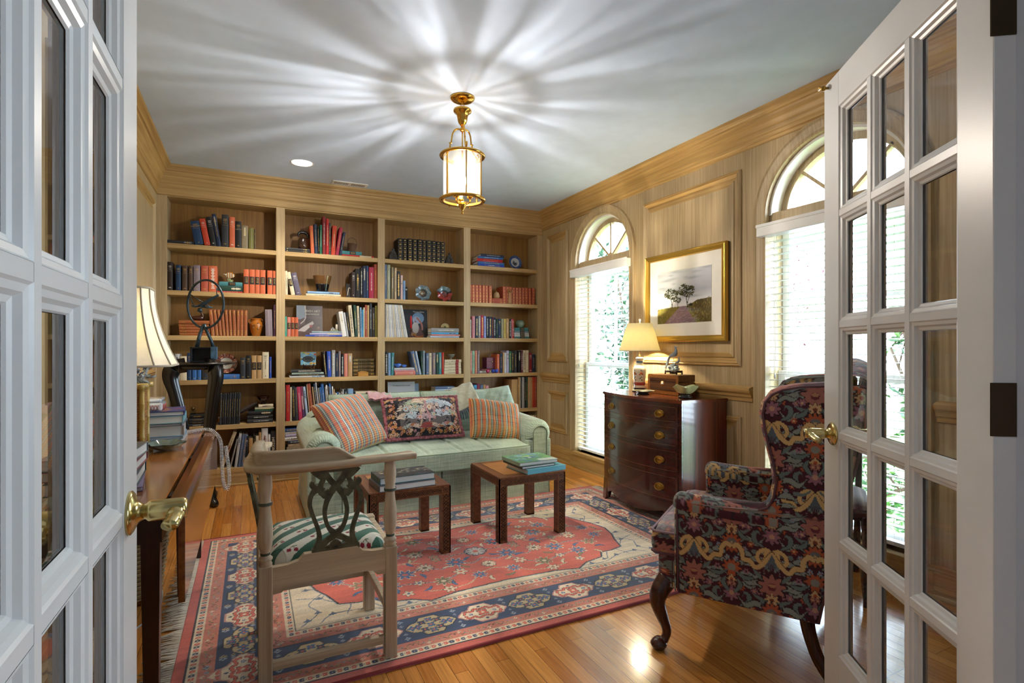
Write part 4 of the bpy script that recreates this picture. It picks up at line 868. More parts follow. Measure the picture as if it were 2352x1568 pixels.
# ================================================================ WING CHAIR
def fabric_tile():
    W_, H_ = .27, .46; A = Art(W_, H_, .0018, '#4a1c26'); cx = W_/2
    rib, leaf, lf2, fl, fo, pk, dk = '#cda56c', '#858a80', '#66706c', '#a4665a', '#b0583a', '#94626c', '#2a1a1e'
    def both(f):
        f(1); f(-1)
    def shift(dx, dy):
        def at(s): return lambda x, y: (cx+dx+s*x, (y+dy))
        return at
    for (dx, dy) in ((0, 0), (-cx, H_/2), (cx, H_/2), (-cx, -H_/2), (cx, -H_/2), (0, H_), (0, -H_)):
        at = shift(dx, dy)
        def L_(pts, r, c): both(lambda s: A.line([at(s)(*p) for p in pts], r, c, 6))
        # leaves
        for pts in ([(.008, .05), (.05, .075), (.085, .06), (.11, .085)], [(.01, .12), (.045, .15), (.08, .145), (.105, .17)], [(.010, .20), (.035, .235), (.07, .23), (.10, .205)], [(.02, .01), (.05, .02), (.075, .005)]):
            L_(pts, lambda t: .0105*math.sin(PI*min(1, t*1.15+.02))+.002, dk); L_(pts, lambda t: .0085*math.sin(PI*min(1, t*1.15+.02))+.001, leaf); L_(pts, .0012, '#8d8f84')
        for pts in ([(.02, .09), (.05, .10), (.07, .12)], [(.03, .17), (.055, .19), (.06, .215)], [(.075, .03), (.10, .03), (.12, .045)]): L_(pts, lambda t: .006*(1-t)+.002, lf2)
        # ribbon
        rb = [(.0, .262), (.020, .275), (.042, .262), (.048, .240), (.035, .228), (.022, .24), (.02, .262)]; L_(rb, .0085, dk); L_(rb, .0068, rib)
        rb = [(.0, .262), (.03, .222), (.055, .205), (.072, .225), (.095, .228), (.10, .255), (.115, .275), (.128, .268)]; L_(rb, .0098, dk); L_(rb, .0080, rib)
        # fan under the bow
        for k in range(-3, 4): A.line([(cx+dx, .258+dy), (cx+dx+k*.0075, .205+dy)], lambda t: .002+.003*t, '#59626a', 1)
        # flowers
        A.flower(cx+dx, .145+dy, .046, 9, fl, dk, '#6b3038', PI/2, .30, .35); A.disc(cx+dx, .150+dy, .012, '#b07c5a', .006)
        A.flower(cx+dx, .098+dy, .025, 8, '#c9a072', dk, '#7a4030'); A.flower(cx+dx, .050+dy, .038, 12, fo, dk, '#6f6a66', 0, .45, .3); A.disc(cx+dx, .050+dy, .006, '#b59a70')
        both(lambda s: (A.flower(*at(s)(.058, .118), .013, 6, pk, dk, '#b08060'), A.flower(*at(s)(.100, .120), .011, 6, fo, None, '#6a2a20'), A.flower(*at(s)(.045, .035), .010, 6, '#7a8690', None, fo), A.flower(*at(s)(.085, .185), .012, 6, pk, None, dk)))
        for pts in ([(.030, .285), (.055, .300), (.060, .325), (.045, .335), (.038, .320)], [(.075, .30), (.10, .31), (.115, .335)], [(.012, .34), (.04, .365), (.07, .36), (.09, .38)], [(.125, .10), (.105, .13), (.118, .155)], [(.06, .165), (.09, .16), (.125, .18)], [(.02, .395), (.05, .41), (.08, .40), (.11, .42)], [(.015, .44), (.05, .445), (.08, .44)]): L_(pts, lambda t: .0085*math.sin(PI*min(1, t*1.1+.08))+.0015, dk); L_(pts, lambda t: .0068*math.sin(PI*min(1, t*1.1+.08))+.0008, lf2 if pts[0][0] > .02 else leaf)
        A.flower(cx+dx, .325+dy, .030, 8, pk, dk, '#c08a70', 0, .3, .4); A.flower(cx+dx, .375+dy, .022, 8, '#c9a072', dk, fo); A.flower(cx+dx, .420+dy, .034, 10, fo, dk, '#8a8478', 0, .4, .35)
        both(lambda s: (A.flower(*at(s)(.070, .285), .012, 6, fo, dk, '#c9a072'), A.flower(*at(s)(.095, .35), .014, 5, pk, dk, '#c9a072'), A.flower(*at(s)(.120, .225), .010, 5, '#8a96a0', dk, fo), A.flower(*at(s)(.065, .395), .010, 6, '#7d8a94', dk, fl), A.flower(*at(s)(.128, .13), .012, 6, fl, dk, '#c9a072')))
        for k in range(12):
            a = PI*k/11; A.disc(cx+dx+.062*math.cos(a), .150+dy+.052*math.sin(a), .0022, '#7d7468')
    return A
FT = fabric_tile()
def wing_chair():
    base = (2.07, 1.385, 0); root = thing('wing_chair', 'wing armchair in burgundy ribbon and flower fabric, back to the right door', 'armchair', base, math.atan2(.837, -.547))
    m = colattr('burgundy_floral_damask', .8, .25, .35, 600); rs = np.random.RandomState(1)
    def panel(name, P_, ax=(0, 2), sc=1., flip=False, off=(0, 0), light=0.):
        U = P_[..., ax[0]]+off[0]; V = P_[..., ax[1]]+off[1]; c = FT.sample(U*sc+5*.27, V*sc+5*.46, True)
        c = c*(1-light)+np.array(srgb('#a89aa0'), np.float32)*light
        return cloth(name, P_, c*rs.uniform(.93, 1.05, c.shape[:2]+(1,)), m, root, wrap=False, flip=flip)
    wy = .375; out = [(.265, -.005, .470), (.40, -.030, .474), (.58, -.058, .478), (.602, -.062, .474), (.617, -.065, .455), (.622, -.066, .30), (.626, -.067, .185), (.640, -.069, .155), (.68, -.078, .135), (.735, -.094, .126), (.80, -.110, .135), (.86, -.124, .150), (.92, -.136, .163), (.98, -.143, .171), (1.02, -.145, .163), (1.050, -.146, .140), (1.068, -.146, .105), (1.080, -.145, .05), (1.086, -.140, -.02), (1.090, -.125, -.10)]
    Zk = np.array([o[0] for o in out]); Bk = np.array([o[1] for o in out]); Fk = np.array([o[2] for o in out])
    for s in (1, -1):
        nu, nv = 170, 290; zz = np.linspace(Zk[0], Zk[-1], nv); zz = np.sort(np.concatenate([zz, np.linspace(.600, .64, 14)])); nv = len(zz); bk = np.interp(zz, Zk, Bk); ft = np.interp(zz, Zk, Fk)
        U = np.linspace(0, 1, nu)[None, :]; X = bk[:, None]*(1-U)+ft[:, None]*U; Z = np.broadcast_to(zz[:, None], X.shape); wd = (ft-bk)[:, None]
        e = np.clip(np.minimum(np.minimum(U*wd, (1-U)*wd), (1.092-Z)*1.0)/.02, 0, 1); flare = .020*np.clip((Z-.62)/.4, 0, 1)*np.clip(1-U, 0, 1)*0
        Y = s*(wy-.018*(1-np.sqrt(1-(1-e)**2))+flare)
        panel('side_panel_outer', np.stack([X, np.broadcast_to(Y, X.shape), Z], -1), flip=(s < 0), off=(.13, .02))
        Yi = s*(wy-.085+.0*Z-.028*np.sin(PI*np.clip((Z-.62)/.46, 0, 1))*np.sin(PI*U)); low = Z < .62; Yi = np.where(low, s*(wy-.105), Yi)
        panel('side_panel_inner', np.stack([X, Yi, Z], -1), flip=(s > 0), off=(.05, .1))
        # edge band: arm top, wing front
        pf = [(ft[k], zz[k]) for k in range(nv)]; nb = 14; E_ = np.zeros((nv, nb, 3))
        for k, (x, z) in enumerate(pf):
            for q in range(nb):
                a = q/(nb-1); yo = s*(wy-.018); yi = s*(wy-.105 if z < .62 else wy-.085); bulge = .016*math.sin(PI*a); dx, dz = (1, 0) if (z < .6 or z > .64) else (.2, 1)
                if z > 1.04: dx, dz = .5, .8
                E_[k, q] = (x+bulge*dx, yo*(1-a)+yi*a, z+bulge*dz)
        panel('front_edge_band', E_, (1, 2), flip=(s < 0), off=(.07, .02))
        # rolled arm pad
        na, nb = 60, 24; Ap = np.zeros((nb, na, 3))
        for i in range(na):
            for q in range(nb):
                t = PI*1.15*q/(nb-1)-PI*.075; xx = .12+.375*i/(na-1); r = .056*(1 if i < na-5 else math.sqrt(max(.03, 1-((i-(na-6))/6)**2)))
                Ap[q, i] = (xx, s*(wy-.052)+r*math.cos(t)*1.02, .588+r*math.sin(t)*.82+.014*(i/(na-1))**2)
        panel('arm_pad', Ap, (0, 1), off=(0, .05))
        af = np.zeros((60, 30, 3))
        for j in range(60):
            for i in range(30):
                z = .265+(.60-.265)*j/59; a = i/29*2-1; af[j, i] = (.478+.014*(1-a*a)**.5*(1 if z < .58 else .6), s*(wy-.053)+a*.053*(1 if j < 50 else math.sqrt(1-((j-50)/10.5)**2)), z)
        panel('arm_front', af, (1, 2), off=(.1, .1))
        p = MB(); piping = mat('burgundy_piping', '#5d3a40', .8)
        p.tube([(.471, s*(wy-.004), .27), (.476, s*(wy-.004), .58)], .0045, piping, 8); p.tube([(Fk[k], s*(wy-.004), Zk[k]) for k in range(6, len(out))], .0045, piping, 8); p.tube([(Bk[k], s*(wy-.004), Zk[k]) for k in range(len(out))], .0045, piping, 8); p.tube([(-.005, s*(wy-.006), .266), (.47, s*(wy-.006), .266)], .0045, piping, 8); p.build('piping', root)
    # back: outside and inside
    nu, nv = 120, 160; U, V = np.meshgrid(np.linspace(-1, 1, nu), np.linspace(0, 1, nv)); Z = .265+V*(.84+.055*(1-U**2)); X = -.005-.140*np.clip((Z-.265)/.75, 0, 1.1)-.018*(1-U**2)
    panel('back_outer', np.stack([X, U*(wy-.003), Z], -1), (1, 2), flip=True, off=(.135, .08))
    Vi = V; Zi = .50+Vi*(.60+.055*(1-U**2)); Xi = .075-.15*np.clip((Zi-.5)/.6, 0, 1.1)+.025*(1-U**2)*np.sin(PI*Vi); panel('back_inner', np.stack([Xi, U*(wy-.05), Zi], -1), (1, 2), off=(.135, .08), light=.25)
    T_ = np.zeros((12, nu, 3))
    for q in range(12):
        a = q/11; zt = 1.105+.055*(1-U[0]**2); T_[q] = np.stack([(-.152-.018*(1-U[0]**2))*(1-a)+(-.075+.0*U[0])*a, U[0]*(wy-.003-.04*a), zt+.018*math.sin(PI*a)], -1)
    panel('back_top', T_, (1, 0), off=(.135, 0))
    # seat rail, deck and T cushion
    b = MB(); b.box(.0, .50, -.35, .35, .27, .40, mat('burgundy_deck_cloth', '#4a2a2e', .9)); b.build('seat_deck', root)
    Fr = np.zeros((50, 140, 3))
    for j in range(50):
        for i in range(140):
            a = i/139*2-1; c_ = max(0, abs(a)-.86)/.14; Fr[j, i] = (.565-.075*c_**2.2, a*.352, .265+.125*j/49)
    panel('front_rail', Fr, (1, 2), off=(.135, .2))
    nn = 150; U, V = np.meshgrid(np.linspace(-1, 1, nn), np.linspace(0, 1, nn))
    w_ = np.where(V > .78, .345, .268); w_ = .268+.077*np.clip((V-.76)/.03, 0, 1); Xc = .03+V*.555-.02*np.abs(U)**6*(V > .9); ed = np.clip(np.minimum(np.minimum((1-np.abs(U))*.3, (1-V)*.55), V*.5+.05)/.035, 0, 1)
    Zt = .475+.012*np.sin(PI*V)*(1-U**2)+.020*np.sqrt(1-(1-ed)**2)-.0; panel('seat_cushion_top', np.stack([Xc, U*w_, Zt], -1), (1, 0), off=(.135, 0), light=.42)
    Sd = np.zeros((26, 260, 3)); path = [(-.268, .03)]+[(-.268, .44)]+[(-.345, .47), (-.345, .565), (-.33, .582), (0, .588), (.33, .582), (.345, .565), (.345, .47), (.268, .44), (.268, .03)]
    pl = [Vector((a[1], a[0], 0)) for a in path]; d = [0]
    for i in range(1, len(pl)): d.append(d[-1]+(pl[i]-pl[i-1]).length)
    for i in range(260):
        t = d[-1]*i/259; k = max(q for q in range(len(d)) if d[q] <= t+1e-9); k = min(k, len(pl)-2); f = (t-d[k])/(d[k+1]-d[k]); p = pl[k].lerp(pl[k+1], f)
        for j in range(26): a = j/25; Sd[j, i] = (p.x, p.y, .393+.086*a); Sd[j, i, 0] += .006*math.sin(PI*a)*(1 if p.x > .5 else 0)
    UU = np.broadcast_to(np.linspace(0, d[-1], 260)[None, :], (26, 260)); c = FT.sample(UU+.02, Sd[..., 2]+.9, True); cloth('seat_cushion_band', Sd, c, m, root)
    p = MB(); pz = mat('pale_mauve_piping', '#9a8088', .8); p.tube([(q.x+.002, q.y*1.005, .479) for q in pl[1:-1]], .0055, pz, 8); p.tube([(q.x+.002, q.y*1.005, .394) for q in pl[1:-1]], .0055, piping, 8); p.build('cushion_piping', root)
    # legs
    lg = wood('mahogany_leg', '#2a120b', '#4e2415', 'Z', .25, .4)
    for s in (1, -1):
        l = MB(); pts = spline([(.525, s*.310, .285), (.552, s*.332, .235), (.560, s*.338, .19), (.545, s*.326, .13), (.530, s*.314, .075), (.536, s*.320, .040), (.556, s*.336, .020)], 6)
        n = len(pts); R_ = [np.interp(i/(n-1), [0, .15, .35, .6, .8, .92, 1], [.040, .038, .030, .020, .0165, .020, .028]) for i in range(n)]; l.tube(pts, R_, lg, 16)
        l.lathe([(.018, .0), (.024, .004), (.032, .016), (.034, .024), (.026, .036), (.016, .046)], (.556, s*.335, 0), lg, 20); l.ball((.50, s*.285, .262), .026, lg, 8, sz=.8); l.build('leg', root)
        l = MB(); pts = spline([(.035, s*.31, .275), (.025, s*.31, .20), (-.005, s*.312, .11), (-.055, s*.315, .035), (-.075, s*.316, .0)], 6); n = len(pts); l.tube(pts, [.026-.004*math.sin(PI*i/(n-1)) for i in range(n)], lg, 4); l.build('leg', root)
wing_chair()
# ================================================================ BOWFRONT CHEST
def chest():
    x0, y0, y1, H = 2.570, 2.663, 3.523, .866; ym = (y0+y1)/2; hw = (y1-y0)/2; B = (2.78, ym, 0)
    root = thing('bowfront_chest', 'dark mahogany bowfront chest of four drawers with oval brass pulls', 'chest of drawers', B)
    mh = wood('mahogany_polished', '#2a100b', '#4a1d13', 'Y', .2, .6, fine=.5); mv = wood('mahogany_side', '#42190f', '#6b2f1c', 'Z', .22, .5, fine=.5); mt = wood('mahogany_top', '#4c1e10', '#7a3518', 'Y', .16, .6, fine=.5); il = mat('satinwood_inlay_line', '#7a4a2a', .4)
    fx = lambda y, d=0: x0+d-.070*(1-((y-ym)/hw)**2)
    ys = [y0+(y1-y0)*i/40 for i in range(41)]
    def slab(za, zb, off, m, name, ext=0, yy=None, back=2.985, par=root):
        yy = yy or ys; b = MB(); f = [(fx(y)+off, y) for y in yy]; f[0] = (f[0][0], f[0][1]-ext); f[-1] = (f[-1][0], f[-1][1]+ext)
        b.prism(f+[(back, yy[-1]+ext), (back, yy[0]-ext)], za, zb, m, 'Z'); return b
    slab(.112, .845, .012, mv, 'carcass').build('carcass', root, B)
    t = slab(.846, .862, -.010, mt, 'top', .010); t2 = slab(.840, .866, -.004, mt, 't', .004)
    for q, w in ((t2, 0),): t.v += q.v[:] if 0 else []
    t.build('top', root, B)
    s = slab(.8618, .8665, -.006, mt, 'top', .006); s.build('top_veneer', root, B)
    # posts at the ends + rails between drawers
    b = MB()
    for ya, yb_ in ((y0, y0+.020), (y1-.020, y1)): b.prism([(fx(ya)-.001, ya+.0005), (fx(yb_)-.001, yb_-.0005), (x0+.013, yb_-.0005), (x0+.013, ya+.0005)], .10, .846, mh, 'Z')
    for z in (.838, .700, .538, .366, .170): 
        c = slab(z-.008, z+.006, -.002, mh, 'r', -.001, None, x0+.06); o_ = len(b.v); b.v += c.v; b.f += [tuple(i+o_ for i in f) for f in c.f]; k = b.mi(mh); b.m += [k]*len(c.f); b.sm += c.sm
    b.build('drawer_dividers', root, B)
    for za, zb in ((.706, .830), (.545, .692), (.373, .530), (.178, .358)):
        yy = [y0+.022+(y1-y0-.044)*i/40 for i in range(41)]; f = slab(za, zb, -.004, mh, 'd', 0, yy, x0+.03); d = f.build('drawer', root, B)
        n = MB(); ins = .014
        for z in (za+ins, zb-ins): n.tube([(fx(y)-.0040, y, z) for y in yy if y0+.034 < y < y1-.034], .0011, il, 4)
        for y in (y0+.036, y1-.036): n.tube([(fx(y)-.0040, y, za+ins), (fx(y)-.0040, y, zb-ins)], .0011, il, 4)
        n.build('inlay_line', d, B); zc = (za+zb)/2
        for y in (ym-.268, ym+.268):
            h = MB(); ang = math.atan2(.14*(y-ym)/hw**2, 1); c = Matrix.Translation((fx(y)-.004, y, zc)) @ Matrix.Rotation(-ang, 4, 'Z')
            h.M = c; h.lathe([(.0005, -.0075), (.010, -.007), (.013, -.0035), (.022, -.0030), (.0245, -.0045), (.0270, -.0045), (.0285, -.002), (.029, 0)], (0, 0, 0), brassd, 32, 1.35, .86, axis='X')
            h.M = c @ Matrix.Rotation(0, 4, 'Z'); h.tube(spline([(-.006, -.030, .004), (-.013, -.033, -.004), (-.016, -.020, -.020), (-.016, 0, -.025), (-.016, .020, -.020), (-.013, .033, -.004), (-.006, .030, .004)], 5), .0026, brassd, 8)
            for q in (-.030, .030): h.ball((-.008, q, .004), .0045, brassd, 6)
            h.build('drawer_pull', d, B)
    # shaped apron and splayed feet
    b = MB(); n = 60; top, pts = .170, []
    prof = lambda t: (0.0 if t < .055 or t > .945 else (.118 if .5-.36 < t < .5+.36 else .10)) if 0 else np.interp(t, [0, .06, .075, .10, .16, .30, .5, .70, .84, .90, .925, .94, 1], [.0125, .0125, .03, .075, .105, .075, .06, .075, .105, .075, .03, .0125, .0125])
    vs = []
    for i in range(n*2+1):
        t = i/(n*2); y = y0+(y1-y0)*t
        for z in (top, max(.001, prof(t))):
            for dx in (-.003, .020): vs.append((fx(y)+dx-(.012*(1-z/.1) if z < .05 and (t < .08 or t > .92) else 0), y, z))
    fs = []
    for i in range(n*2): o_ = i*4; fs += [(o_, o_+4, o_+6, o_+2), (o_+1, o_+3, o_+7, o_+5), (o_+2, o_+6, o_+7, o_+3), (o_, o_+1, o_+5, o_+4)]
    fs += [(0, 2, 3, 1), (8*n, 8*n+1, 8*n+3, 8*n+2)]; b.raw(vs, fs, mh, False); b.build('apron', root, B)
    for ya in (y0, y1-.018):
        b = MB(); b.prism([(x0-.001, .17), (x0-.003, .0125), (x0+.045, .0125), (x0+.065, .07), (x0+.12, .11), (2.86, .11), (2.93, .06), (2.94, .001), (2.985, .001), (2.985, .17)], ya, ya+.018, mv, 'Y'); b.build('foot', root, B)
chest()
# ================================================================ DROP-LEAF DESK
def desk():
    B = (-.43, 2.70, 0); root = thing('drop_leaf_desk', 'cherry wood drop leaf table used as desk beside the left door', 'table', B)
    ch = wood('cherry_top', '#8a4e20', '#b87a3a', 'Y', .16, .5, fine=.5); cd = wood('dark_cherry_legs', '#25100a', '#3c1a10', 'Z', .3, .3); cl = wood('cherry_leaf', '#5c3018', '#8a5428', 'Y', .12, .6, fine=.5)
    MB().box(-.685, -.238, 1.90, 3.62, .722, .742, ch, .004).build('tabletop', root, B)
    b = MB(); b.box(-.234, -.176, 1.862, 3.60, .728, .740, ch, .003) if 0 else None
    l = MB(); k = 10; pr = [(-.226, .742), (-.205, .741), (-.188, .735), (-.178, .722), (-.175, .700), (-.175, .455), (-.193, .455), (-.193, .69), (-.200, .712), (-.215, .722), (-.226, .724)]
    l.prism(pr, 1.866, 3.60, cl, 'Y'); l.build('drop_leaf', root, B)
    h = MB()
    for y in (2.05, 2.7, 3.4): h = MB(); h.box(-.236, -.226, y-.03, y+.03, .724, .7405, mat('dark_iron', '#191513', .5, .6)); h.build('leaf_hinge', root, B)
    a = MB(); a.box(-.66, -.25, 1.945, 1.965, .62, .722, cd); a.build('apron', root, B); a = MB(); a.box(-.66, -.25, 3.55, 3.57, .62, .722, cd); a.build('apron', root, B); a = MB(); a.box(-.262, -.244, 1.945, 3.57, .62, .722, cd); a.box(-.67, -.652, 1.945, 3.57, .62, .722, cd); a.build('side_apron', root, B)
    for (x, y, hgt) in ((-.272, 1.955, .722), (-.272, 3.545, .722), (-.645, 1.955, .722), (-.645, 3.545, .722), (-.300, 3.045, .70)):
        l = MB(); w = .026; t = .019; l.raw([(x-w, y-w, hgt), (x+w, y-w, hgt), (x+w, y+w, hgt), (x-w, y+w, hgt), (x-t+.003, y-t+.003, .0), (x+t, y-t+.003, .0), (x+t, y+t, .0), (x-t+.003, y+t, .0)], [(0, 1, 2, 3), (7, 6, 5, 4), (0, 4, 5, 1), (1, 5, 6, 2), (2, 6, 7, 3), (3, 7, 4, 0)], cd); l.build('leg', root, B)
desk()
# ================================================================ LANTERN
def lglass():
    m = glassmat('lantern_bevelled_glass'); nt = m.node_tree; o = [n for n in nt.nodes if n.type == 'OUTPUT_MATERIAL'][0]; mx0 = o.inputs[0].links[0].from_node
    t = nt.nodes.new('ShaderNodeBsdfTranslucent'); t.inputs[0].default_value = (1, .95, .82, 1); mx = nt.nodes.new('ShaderNodeMixShader'); mx.inputs[0].default_value = .035
    nt.links.new(mx0.outputs[0], mx.inputs[1]); nt.links.new(t.outputs[0], mx.inputs[2]); nt.links.new(mx.outputs[0], o.inputs[0]); return m
def lantern():
    x, y = 1.160, 3.035; root = thing('lantern_pendant', 'polished brass glass lantern hanging from the ceiling', 'ceiling light', (x, y, 2.04)); B = (x, y, 2.04)
    MB().lathe([(.072, 2.740), (.075, 2.735), (.072, 2.728), (.055, 2.716), (.030, 2.708), (.012, 2.704)], (x, y, 0), brass, 40).build('canopy', root, B)
    b = MB(); b.tube([(x+.010*math.cos(t), y, 2.690+.016*math.sin(t)) for t in [2*PI*i/16 for i in range(16)]], .0028, brass, 6, closed=True); b.build('chain_link', root, B)
    MB().lathe([(.008, 2.565), (.014, 2.572), (.024, 2.585), (.030, 2.605), (.034, 2.630), (.040, 2.642), (.052, 2.650), (.056, 2.658), (.054, 2.666), (.046, 2.668), (.008, 2.664), (.006, 2.675)], (x, y, 0), brass, 40, flute=lambda a, z: 1+.04*math.cos(8*a) if 2.58 < z < 2.65 else 1).build('bell_cap', root, B)
    b = MB(); b.tube([(x, y, 2.57), (x, y, 2.345)], .0045, brass, 8); b.lathe([(.012, 2.535), (.018, 2.545), (.012, 2.556), (.008, 2.565)], (x, y, 0), brass, 20); b.build('stem', root, B)
    a0 = math.radians(20)
    for k in range(3):
        a = a0+k*2*PI/3; ca, sa = math.cos(a), math.sin(a); P_ = lambda r, z: (x+r*ca, y+r*sa, z)
        b = MB(); b.tube(spline([P_(.010, 2.548), P_(.040, 2.552), P_(.062, 2.530), (P_(.070, 2.490)), P_(.072, 2.475)], 6), .005, brass, 8)
        b.tube(spline([P_(.066, 2.474), P_(.078, 2.470), P_(.084, 2.476)], 4), .0045, brass, 8); b.tube(spline([P_(.078, 2.470), P_(.082, 2.440), P_(.098, 2.412), P_(.120, 2.402), P_(.134, 2.410), P_(.134, 2.422), P_(.126, 2.424)], 6), .005, brass, 8); b.ball(P_(.128, 2.422), .007, brass, 6); b.build('scroll_arm', root, B)
    for (z, r0, r1) in ((2.385, .120, .140), (2.118, .116, .142)):
        b = MB(); b.lathe([(r0, z-.008), (r0, z+.006), (r0+.006, z+.010), (r1-.006, z+.008), (r1, z), (r1-.004, z-.008), (r0, z-.008)], (x, y, 0), brass, 64, caps=False); b.build('rim', root, B)
    for k in range(6):
        a = a0+k*PI/3; q = MB(); q.box(-.004, .004, -.003, .003, 2.110, 2.395, brass); q.M = Matrix(); q.v = [(x+.119*math.cos(a)+p[0]*-math.sin(a)+p[1]*math.cos(a), y+.119*math.sin(a)+p[0]*math.cos(a)+p[1]*math.sin(a), p[2]) for p in q.v]; q.build('upright_bar', root, B)
        e = MB(); e.tube([(x+.128*math.cos(a+.5), y+.128*math.sin(a+.5), 2.110), (x+.128*math.cos(a+.5), y+.128*math.sin(a+.5), 2.098)], .0035, brass, 6); e.build('rim_knob', root, B)
    g = MB(); g.lathe([(.1145, 2.112), (.1145, 2.388)], (x, y, 0), lglass(), 72, caps=False); g.build('glass_cylinder', root, B)
    b = MB(); b.lathe([(.003, 2.030), (.006, 2.034), (.008, 2.042), (.004, 2.050), (.010, 2.060), (.022, 2.078), (.028, 2.095), (.020, 2.104), (.006, 2.108)], (x, y, 0), brass, 24); b.build('finial', root, B)
    bm_ = mat('glowing_bulb', '#fff3d8', .3, emit='#ffd9a0', es=28); cand = mat('candle_sleeve', '#e8dcc0', .5)
    for k in range(3):
        a = a0+PI/3+k*2*PI/3; ca, sa = math.cos(a), math.sin(a); px, py = x+.048*ca, y+.048*sa
        b = MB(); b.tube(spline([(x+.01*ca, y+.01*sa, 2.098), (x+.03*ca, y+.03*sa, 2.090), (px, py, 2.105), (px, py, 2.125)], 5), .004, brass, 8); b.lathe([(.006, 2.120), (.018, 2.128), (.019, 2.134), (.012, 2.136)], (px, py, 0), brass, 20); b.lathe([(.0115, 2.134), (.0115, 2.200)], (px, py, 0), cand, 16); b.build('candle_arm', root, B)
        b = MB(); b.lathe([(.008, 2.200), (.015, 2.218), (.0165, 2.236), (.011, 2.262), (.002, 2.282)], (px, py, 0), bm_, 16); b.build('bulb', root, B)
    l = bpy.data.lights.new('lantern_bulb', 'POINT'); l.energy = 34; l.color = (1, .92, .82); l.shadow_soft_size = .03
    # the bevelled glass throws rays: the lamp's own angular distribution carries them
    l.use_nodes = True; nt = l.node_tree; em = nt.nodes['Emission']; N = nt.nodes.new; K = nt.links.new; tc = N('ShaderNodeTexCoord'); sp = N('ShaderNodeSeparateXYZ'); K(tc.outputs['Normal'], sp.inputs[0])
    cb = N('ShaderNodeCombineXYZ'); K(sp.outputs[0], cb.inputs[0]); K(sp.outputs[1], cb.inputs[1]); nz = N('ShaderNodeVectorMath'); nz.operation = 'NORMALIZE'; K(cb.outputs[0], nz.inputs[0])
    ad = N('ShaderNodeVectorMath'); ad.operation = 'ADD'; K(nz.outputs[0], ad.inputs[0]); c2 = N('ShaderNodeCombineXYZ'); zz = N('ShaderNodeMath'); zz.operation = 'MULTIPLY'; zz.inputs[1].default_value = .35; K(sp.outputs[2], zz.inputs[0]); K(zz.outputs[0], c2.inputs[2]); K(c2.outputs[0], ad.inputs[1])
    def nmap(sc, a0, a1, b0, b1):
        n = N('ShaderNodeTexNoise'); n.inputs['Scale'].default_value = sc; n.inputs['Detail'].default_value = 2; K(ad.outputs[0], n.inputs['Vector']); mr = N('ShaderNodeMapRange'); mr.inputs['From Min'].default_value = a0; mr.inputs['From Max'].default_value = a1; mr.inputs['To Min'].default_value = b0; mr.inputs['To Max'].default_value = b1; K(n.outputs['Fac'], mr.inputs['Value']); return mr
    m1 = nmap(4.0, .44, .60, .55, 1.6); m2 = nmap(9, .48, .62, .85, 1.3); ml = N('ShaderNodeMath'); ml.operation = 'MULTIPLY'; K(m1.outputs[0], ml.inputs[0]); K(m2.outputs[0], ml.inputs[1])
    zr = N('ShaderNodeMapRange'); zr.inputs['From Min'].default_value = .15; zr.inputs['From Max'].default_value = .85; zr.inputs['To Min'].default_value = 1.1; zr.inputs['To Max'].default_value = .16; K(sp.outputs[2], zr.inputs['Value'])
    m3 = N('ShaderNodeMath'); m3.operation = 'MULTIPLY'; K(ml.outputs[0], m3.inputs[0]); K(zr.outputs[0], m3.inputs[1]); K(m3.outputs[0], em.inputs['Strength'])
    o = bpy.data.objects.new('lantern_bulb', l); C.objects.link(o); o.location = (x, y, 2.235)
lantern()
# recessed can light and vent
b = MB(); r = thing('recessed_light', 'round recessed ceiling light, lit, near the bookcase', 'ceiling light', (.384, 4.69, 2.735)); B = (.384, 4.69, 2.735)
b.lathe([(.078, 2.7395), (.086, 2.736), (.092, 2.7385)], (.384, 4.69, 0), white, 40, caps=False); b.build('trim_ring', r, B)
b = MB(); b.lathe([(.0005, 2.7385), (.078, 2.7385)], (.384, 4.69, 0), mat('lit_lens', '#ffffff', .4, emit='#fff2de', es=9), 40, caps=False); b.build('lens', r, B)
l = lamp('recessed_spot', 'SPOT', (.384, 4.69, 2.72), 45, (1, .88, .72), .06, spot_size=math.radians(120), spot_blend=.8)
r = thing('ceiling_vent', 'white slotted ceiling air vent at the crown moulding', 'vent', (.83, 5.085, 2.735)); B = (.83, 5.085, 2.735)
b = MB(); b.box(.672, .988, 5.035, 5.135, 2.732, 2.7395, white, .002); b.build('frame', r, B)
b = MB(); dkv = mat('vent_dark_slot', '#2b2b2d', .8)
for k in range(22):
    if k == 10 or k == 11: continue
    b.box(.695+k*.0125, .6995+k*.0125, 5.055, 5.115, 2.731, 2.7335, dkv)
b.build('slots', r, B)
